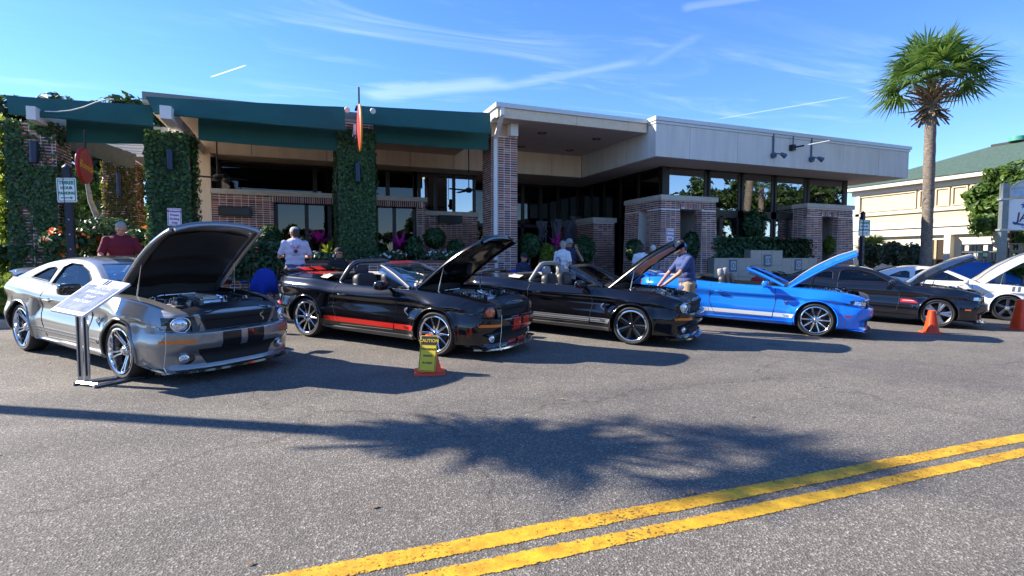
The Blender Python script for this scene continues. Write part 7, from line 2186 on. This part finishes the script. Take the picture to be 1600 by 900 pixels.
# ---- gauze drapes at the entrance
GZ = leaf_mat('grey_gauze', (.10, .10, .13), (.26, .26, .30), .3, .9)
for i, (px, y0, y1, wpx) in enumerate(((842, 345, 390, 14), (866, 342, 395, 12), (885, 344, 392, 8), (894, 338, 380, 16))):
    a, c = P(px, y0, v=18.6), P(px + wpx, y1, v=18.6); b = MB()
    for k in range(16):
        x = lerp(a.x, c.x, rg.random()); L_ = (a.z - c.z) * rg.uniform(.5, 1.1); w_ = rg.uniform(.03, .07); rows = []
        for j in range(9):
            z = a.z - L_ * j / 8; xx = x + .05 * sin(j * .9 + k); yy = 18.6 + .04 * k / 4 + .03 * sin(j * 1.3 + k * 2); rows.append([(xx - w_ * (1 - j / 12), yy, z), (xx + w_ * (1 - j / 12), yy + .02, z)])
        b.grid(rows, 0)
    t = thing('gauze_drape', ('tattered grey drape left of the entrance', 'tattered grey drape in the middle of the entrance', 'narrow grey drape behind the man in camouflage cap', 'grey drape over the low entrance pier')[i], 'decoration', (a.x, 18.6, c.z), group='tattered drapes at the entrance', world=True); b.build('gauze', GZ, t, kind='stuff')

# ================================================================== cream building on the right
CRM = M('wall_cream', (.58, .47, .31), .9, vary=.05, vscale=1.5, bump=.1, bscale=80); CRW = M('wall_white', (.66, .60, .50), .9, vary=.04); CRT = M('trim_cream', (.66, .60, .48), .8)
RGRN = M('roof_green', (.055, .095, .072), .9, vary=.3, vscale=7, bump=.5, bscale=25)
UB = 28.0; VB0, VB1 = 10.2, 20.0; VH = 17.6
cb = thing('cream_building', 'long cream building with green shingle hip roof, seen along its sunny side', 'building', (UB, 14, 0), world=True)
b = MB(); b.span((UB, VB0, 3.05), (UB + 14, VB1, 5.1)); b.build('upper_wall', CRM, cb)
b = MB(); b.span((UB + .12, VB0, -.8), (UB + 14, VB1 - .1, 3.04)); b.build('lower_wall', CRW, cb)
b = MB(); b.span((UB - .08, VB0, 2.62), (UB + .11, VB1 + .05, 3.0)); b.span((UB - .16, VB0, 3.003), (UB - .002, VB1 + .08, 3.16)); b.build('band', CRT, cb)
b = MB(); b.span((UB - .10, VB0, 3.75), (UB - .002, VB1 + .06, 3.90)); b.build('string_course', CRT, cb)
b = MB(); b.span((UB - .12, VB0, 4.85), (UB - .002, VB1 + .1, 5.10)); b.span((UB - .45, VB0, 5.103), (UB + 14.5, VB1 + .45, 5.30)); b.build('cornice', CRT, cb)
vv = [P(x, 320, u=UB).y for x in (1363, 1432, 1459, 1487, 1515, 1545)]
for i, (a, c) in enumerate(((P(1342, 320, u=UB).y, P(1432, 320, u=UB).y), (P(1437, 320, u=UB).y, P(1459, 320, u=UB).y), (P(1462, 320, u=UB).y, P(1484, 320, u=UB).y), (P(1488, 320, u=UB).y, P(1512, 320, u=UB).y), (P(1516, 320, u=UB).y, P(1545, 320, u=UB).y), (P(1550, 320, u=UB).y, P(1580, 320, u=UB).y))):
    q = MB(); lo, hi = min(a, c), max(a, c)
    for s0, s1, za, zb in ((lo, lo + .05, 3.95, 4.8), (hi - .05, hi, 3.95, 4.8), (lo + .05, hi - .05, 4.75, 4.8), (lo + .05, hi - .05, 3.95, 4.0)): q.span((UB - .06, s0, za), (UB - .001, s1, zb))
    q.build('wall_panel', M('panel_frame', (.50, .43, .31), .9), cb)  # slightly darker tan on the raised panel frames
for x0_, x1_ in ((1443, 1480),):
    a, c = P(x0_, 380, u=UB).y, P(x1_, 380, u=UB).y; q = MB(); q.span((UB + .06, min(a, c), -.6), (UB + .118, max(a, c), 2.4)); q.build('doorway', DARKI, cb)
    q = MB(); m_ = (a + c) / 2; q.span((UB + .02, m_ - .05, -.6), (UB + .058, m_ + .05, 2.4)); q.build('door_frame', M('door_tan', (.40, .31, .18), .6), cb)
a, c = P(1481, 380, u=UB).y, P(1491, 380, u=UB).y; q = MB(); q.span((UB - .3, min(a, c), -.7), (UB - .002, max(a, c), 2.6)); q.build('pilaster', CRT, cb)
a = P(1340, 380, u=UB).y; q = MB(); q.span((UB - .1, a - .1, -.6), (UB - .002, a + .12, 5.09)); q.build('downpipe', CRT, cb)
# hip roof
e0, e1 = UB - .5, UB + 14.5; r0 = P(1520, 237, u=UB + 7); zr = 7.55
b = MB(); vs = [(e0, VB0, 5.30), (e1, VB0, 5.30), (e1, VB1 + .5, 5.30), (e0, VB1 + .5, 5.30), (UB + 7, VB0, zr), (UB + 7, VH, zr)]
b.add(vs, [(0, 4, 5, 3), (3, 5, 2), (1, 2, 5, 4), (0, 1, 4), (0, 3, 2, 1)]); b.build('roof', RGRN, cb, fix=True)
for i in range(22):
    zz = i / 22; q = MB(); x = lerp(e0, UB + 7, zz); z = lerp(5.30, zr, zz); ye = lerp(VB1 + .5, VH, zz)
    q.hexa([(x, VB0, z), (x + .30, VB0, z + .118), (x + .30, ye - .2, z + .118), (x, ye, z), (x, VB0, z + .03), (x + .30, VB0, z + .133), (x + .30, ye - .2, z + .133), (x, ye, z + .03)]); q.build('shingle_course', RGRN, cb)
b = MB(); b.span((UB + 6.85, VB0, zr + .005), (UB + 7.15, VH - .2, zr + .12)); b.build('ridge_cap', MATB, cb)
p = P(1590, 226, u=UB + 7); b = MB(); b.cyl((p.x, p.y, zr + .1), (p.x, p.y, zr + .32), .38, .38, 16); b.build('roof_vent', M('vent_green', (.06, .28, .2), .5), cb, smooth=40)
# pierced block screen
BLK = M('screen_block', (.36, .31, .24), .9, vary=.12)
t = thing('block_screen', 'pierced cream block screen wall behind the banner sign', 'screen wall', (26.9, 14, -.4), world=True)
sv0, sv1 = P(1600, 380, u=26.9).y - .6, P(1492, 380, u=26.9).y
nb = int((sv1 - sv0) / .34)
for i in range(nb):
    for j in range(7):
        if i in range(int(nb * .42), int(nb * .50)): continue
        v = sv0 + i * .34; z = -.25 + j * .34; q = MB()
        if (i + j) % 3: q.span((26.8, v, z), (26.96, v + .05, z + .33)); q.span((26.8, v + .28, z), (26.96, v + .33, z + .33)); q.span((26.8, v + .051, z), (26.96, v + .279, z + .05)); q.span((26.8, v + .051, z + .28), (26.96, v + .279, z + .33))
        else: q.span((26.8, v, z), (26.96, v + .07, z + .33)); q.span((26.8, v + .13, z), (26.96, v + .20, z + .33)); q.span((26.8, v + .26, z), (26.96, v + .33, z + .33))
        q.build('screen_block', BLK, t)
b = MB(); b.span((26.78, sv0 + nb * .34 * .42, -.4), (26.98, sv0 + nb * .34 * .5, 2.2)); b.build('pier', M('pier_tan', (.34, .26, .17), .9), t)
# ================================================================== vehicles at the far right
CB = M('cover_blue', (.008, .12, .42), .6, vary=.1, bump=.2, bscale=4)
c = P(1503, 432, v=13.4)
t = thing('covered_car', 'car under a bright blue cover behind the white coupe', 'car', (c.x + .9, 13.6, walk_z(c.x)), (0, 0, radians(-30)))
b = MB(); rows = []
for x in frange(-2.3, 2.3, 34):
    h = pchip([(-2.3, .55), (-2.1, .95), (-1.3, 1.05), (-.5, 1.38), (.3, 1.36), (1.1, 1.0), (2.1, .82), (2.3, .45)], x); row = []
    for i in range(17):
        a = pi * i / 16; y = -.95 * (abs(cos(a)) ** .5) * (1 if cos(a) > 0 else -1); z = h * (sin(a) ** .45 if sin(a) > 1e-6 else 0)
        row.append((x, y * (1 + .02 * sin(x * 9 + i)), z * (1 + .015 * sin(x * 7 + i * 2))))
    rows.append(row)
b.grid(rows, 0); b.build('cover', CB, t, smooth=60, fix=True)
for wx in (-1.3, 1.3):
    for s in (-1, 1):
        b = MB(); b.lathe([(.2, -.1), (.32, -.1), (.33, 0), (.32, .1), (.2, .1)], 24, 0, 'y', closed=True); o = b.build('wheel', TYRE, t, smooth=40, fix=True); o.location = (wx, s * .8, .33)
# pale blue pickup
PB = paint('paint_pale_blue', (.34, .60, .66), 0.0, .3)
c = P(1592, 430, v=12.6); t = thing('pickup_truck', 'pale turquoise old pickup cut by the right edge', 'truck', (c.x + 1.35, 13.9, walk_z(c.x)), (0, 0, radians(-140)))
b = MB()
prof = [(-2.4, .55), (-2.4, 1.15), (-.75, 1.18), (-.72, 1.30), (-.55, 1.86), (.55, 1.90), (1.02, 1.28), (2.25, 1.16), (2.4, 1.0), (2.42, .55), (1.95, .5), (1.85, .8), (1.3, .8), (1.2, .5), (-1.1, .5), (-1.2, .8), (-1.8, .8), (-1.9, .5)]
b.prism([(x, -.92, z) for x, z in prof], (0, 1.84, 0)); o = b.build('body', PB, t, fix=True)
bv = o.modifiers.new('b', 'BEVEL'); bv.width = .05; bv.segments = 3; apply_mods(o)
for s in (-1, 1):
    b = MB(); b.prism([(x, s * .925, z) for x, z in ((-.50, 1.32), (-.42, 1.74), (.45, 1.78), (.82, 1.32))], (0, s * .008, 0)); b.build('side_window', GLASSC, t, fix=True)
    for wx in (-1.5, 1.58):
        w_ = thing('wheel', '', '', (wx, s * .80, .36), (0, 0, 0 if s < 0 else pi)); del w_['label']; del w_['category']; w_.parent = t
        part('tyre', 'tyre', TYRE, w_, tyre_mb, 40, True); part(('rim', 'torque'), 'rim', list(WHEELS['torque']), w_, lambda: rim_mb('torque'), 35, True)
    b = MB(); b.cyl((2.40, s * .68, .92), (2.45, s * .68, .92), .10, n=18); b.build('headlight', LAMP, t, smooth=40)
b = MB(); b.prism([(.58, -.78, 1.84), (1.0, -.78, 1.32), (1.0, .78, 1.32), (.58, .78, 1.84)], (.02, 0, .02)); b.build('windshield', GLASSC, t, fix=True)
b = MB(); b.span((2.40, -.9, .50), (2.52, .9, .66)); b.build('bumper', CHROME, t)
b = MB(); b.span((2.41, -.5, .76), (2.45, .5, 1.0)); b.build('grille', CHROME, t)
# fallen leaves on the asphalt
b = MB()
for _ in range(46):
    u, v = rg.uniform(-5, 14), rg.uniform(2.2, 9.5); leaves(b, [(Vector((u, v, ground_z(u, v) + .012)), Vector((0, 0, 3)))], .032, 0, up=1.5)
b.build('fallen_leaves', DEADL, kind='stuff')
# ================================================================== across the road, behind the photographer: mirrored in glass and paint
og = 'trees on the other side of the road'
for i, (u, v, h, r, lab) in enumerate(((-6, -13, 5.2, 3.2, 'oak across the road on the left'), (5, -15, 5.5, 3.4, 'oak across the road behind the camera'), (17, -14, 7, 3.4, 'oak across the road on the right'), (30, -15, 9, 3.6, 'oak across the road at the far right'), (0, -12.5, 5.0, 3.2, 'oak across the road opposite the wide door'), (11.5, -13.5, 7, 3.2, 'oak across the road opposite the entrance'), (-12.5, -13, 5, 3.2, 'oak across the road left of the wide door'), (-20, -16, 5.5, 3.6, 'oak across the road at the far left'), (38, -7, 10, 3.6, 'oak across the road opposite the pavilion'), (43.5, -6, 10, 3.6, 'second oak across the road opposite the pavilion'), (50, -9, 10, 3.4, 'third oak across the road opposite the pavilion'), (33, -6, 9.0, 3.0, 'small oak across the road opposite the pavilion'))):
    tree((u, v, 0), h, (r, r), lab, TREEL, 26, 120, .32, .25, group=og, low=.12)
fan_palm((34, -1.5, -.4), 7.5, 1.9, .22, 'cabbage palm across the road mirrored in the windows', 30, .8, boots=False, leafn=18)

shrub((14, -10.5, .95), (30, 1.0, 1.15), 5000, 'long hedge along the far side of the road behind the camera', HEDGE, .30, name='roadside_hedge', cat='hedge', box=True)
# ------------------------------------------------------------------ tidy up
for o in SC.objects:
    if '_world' in o: del o['_world']
bpy.context.view_layer.update()
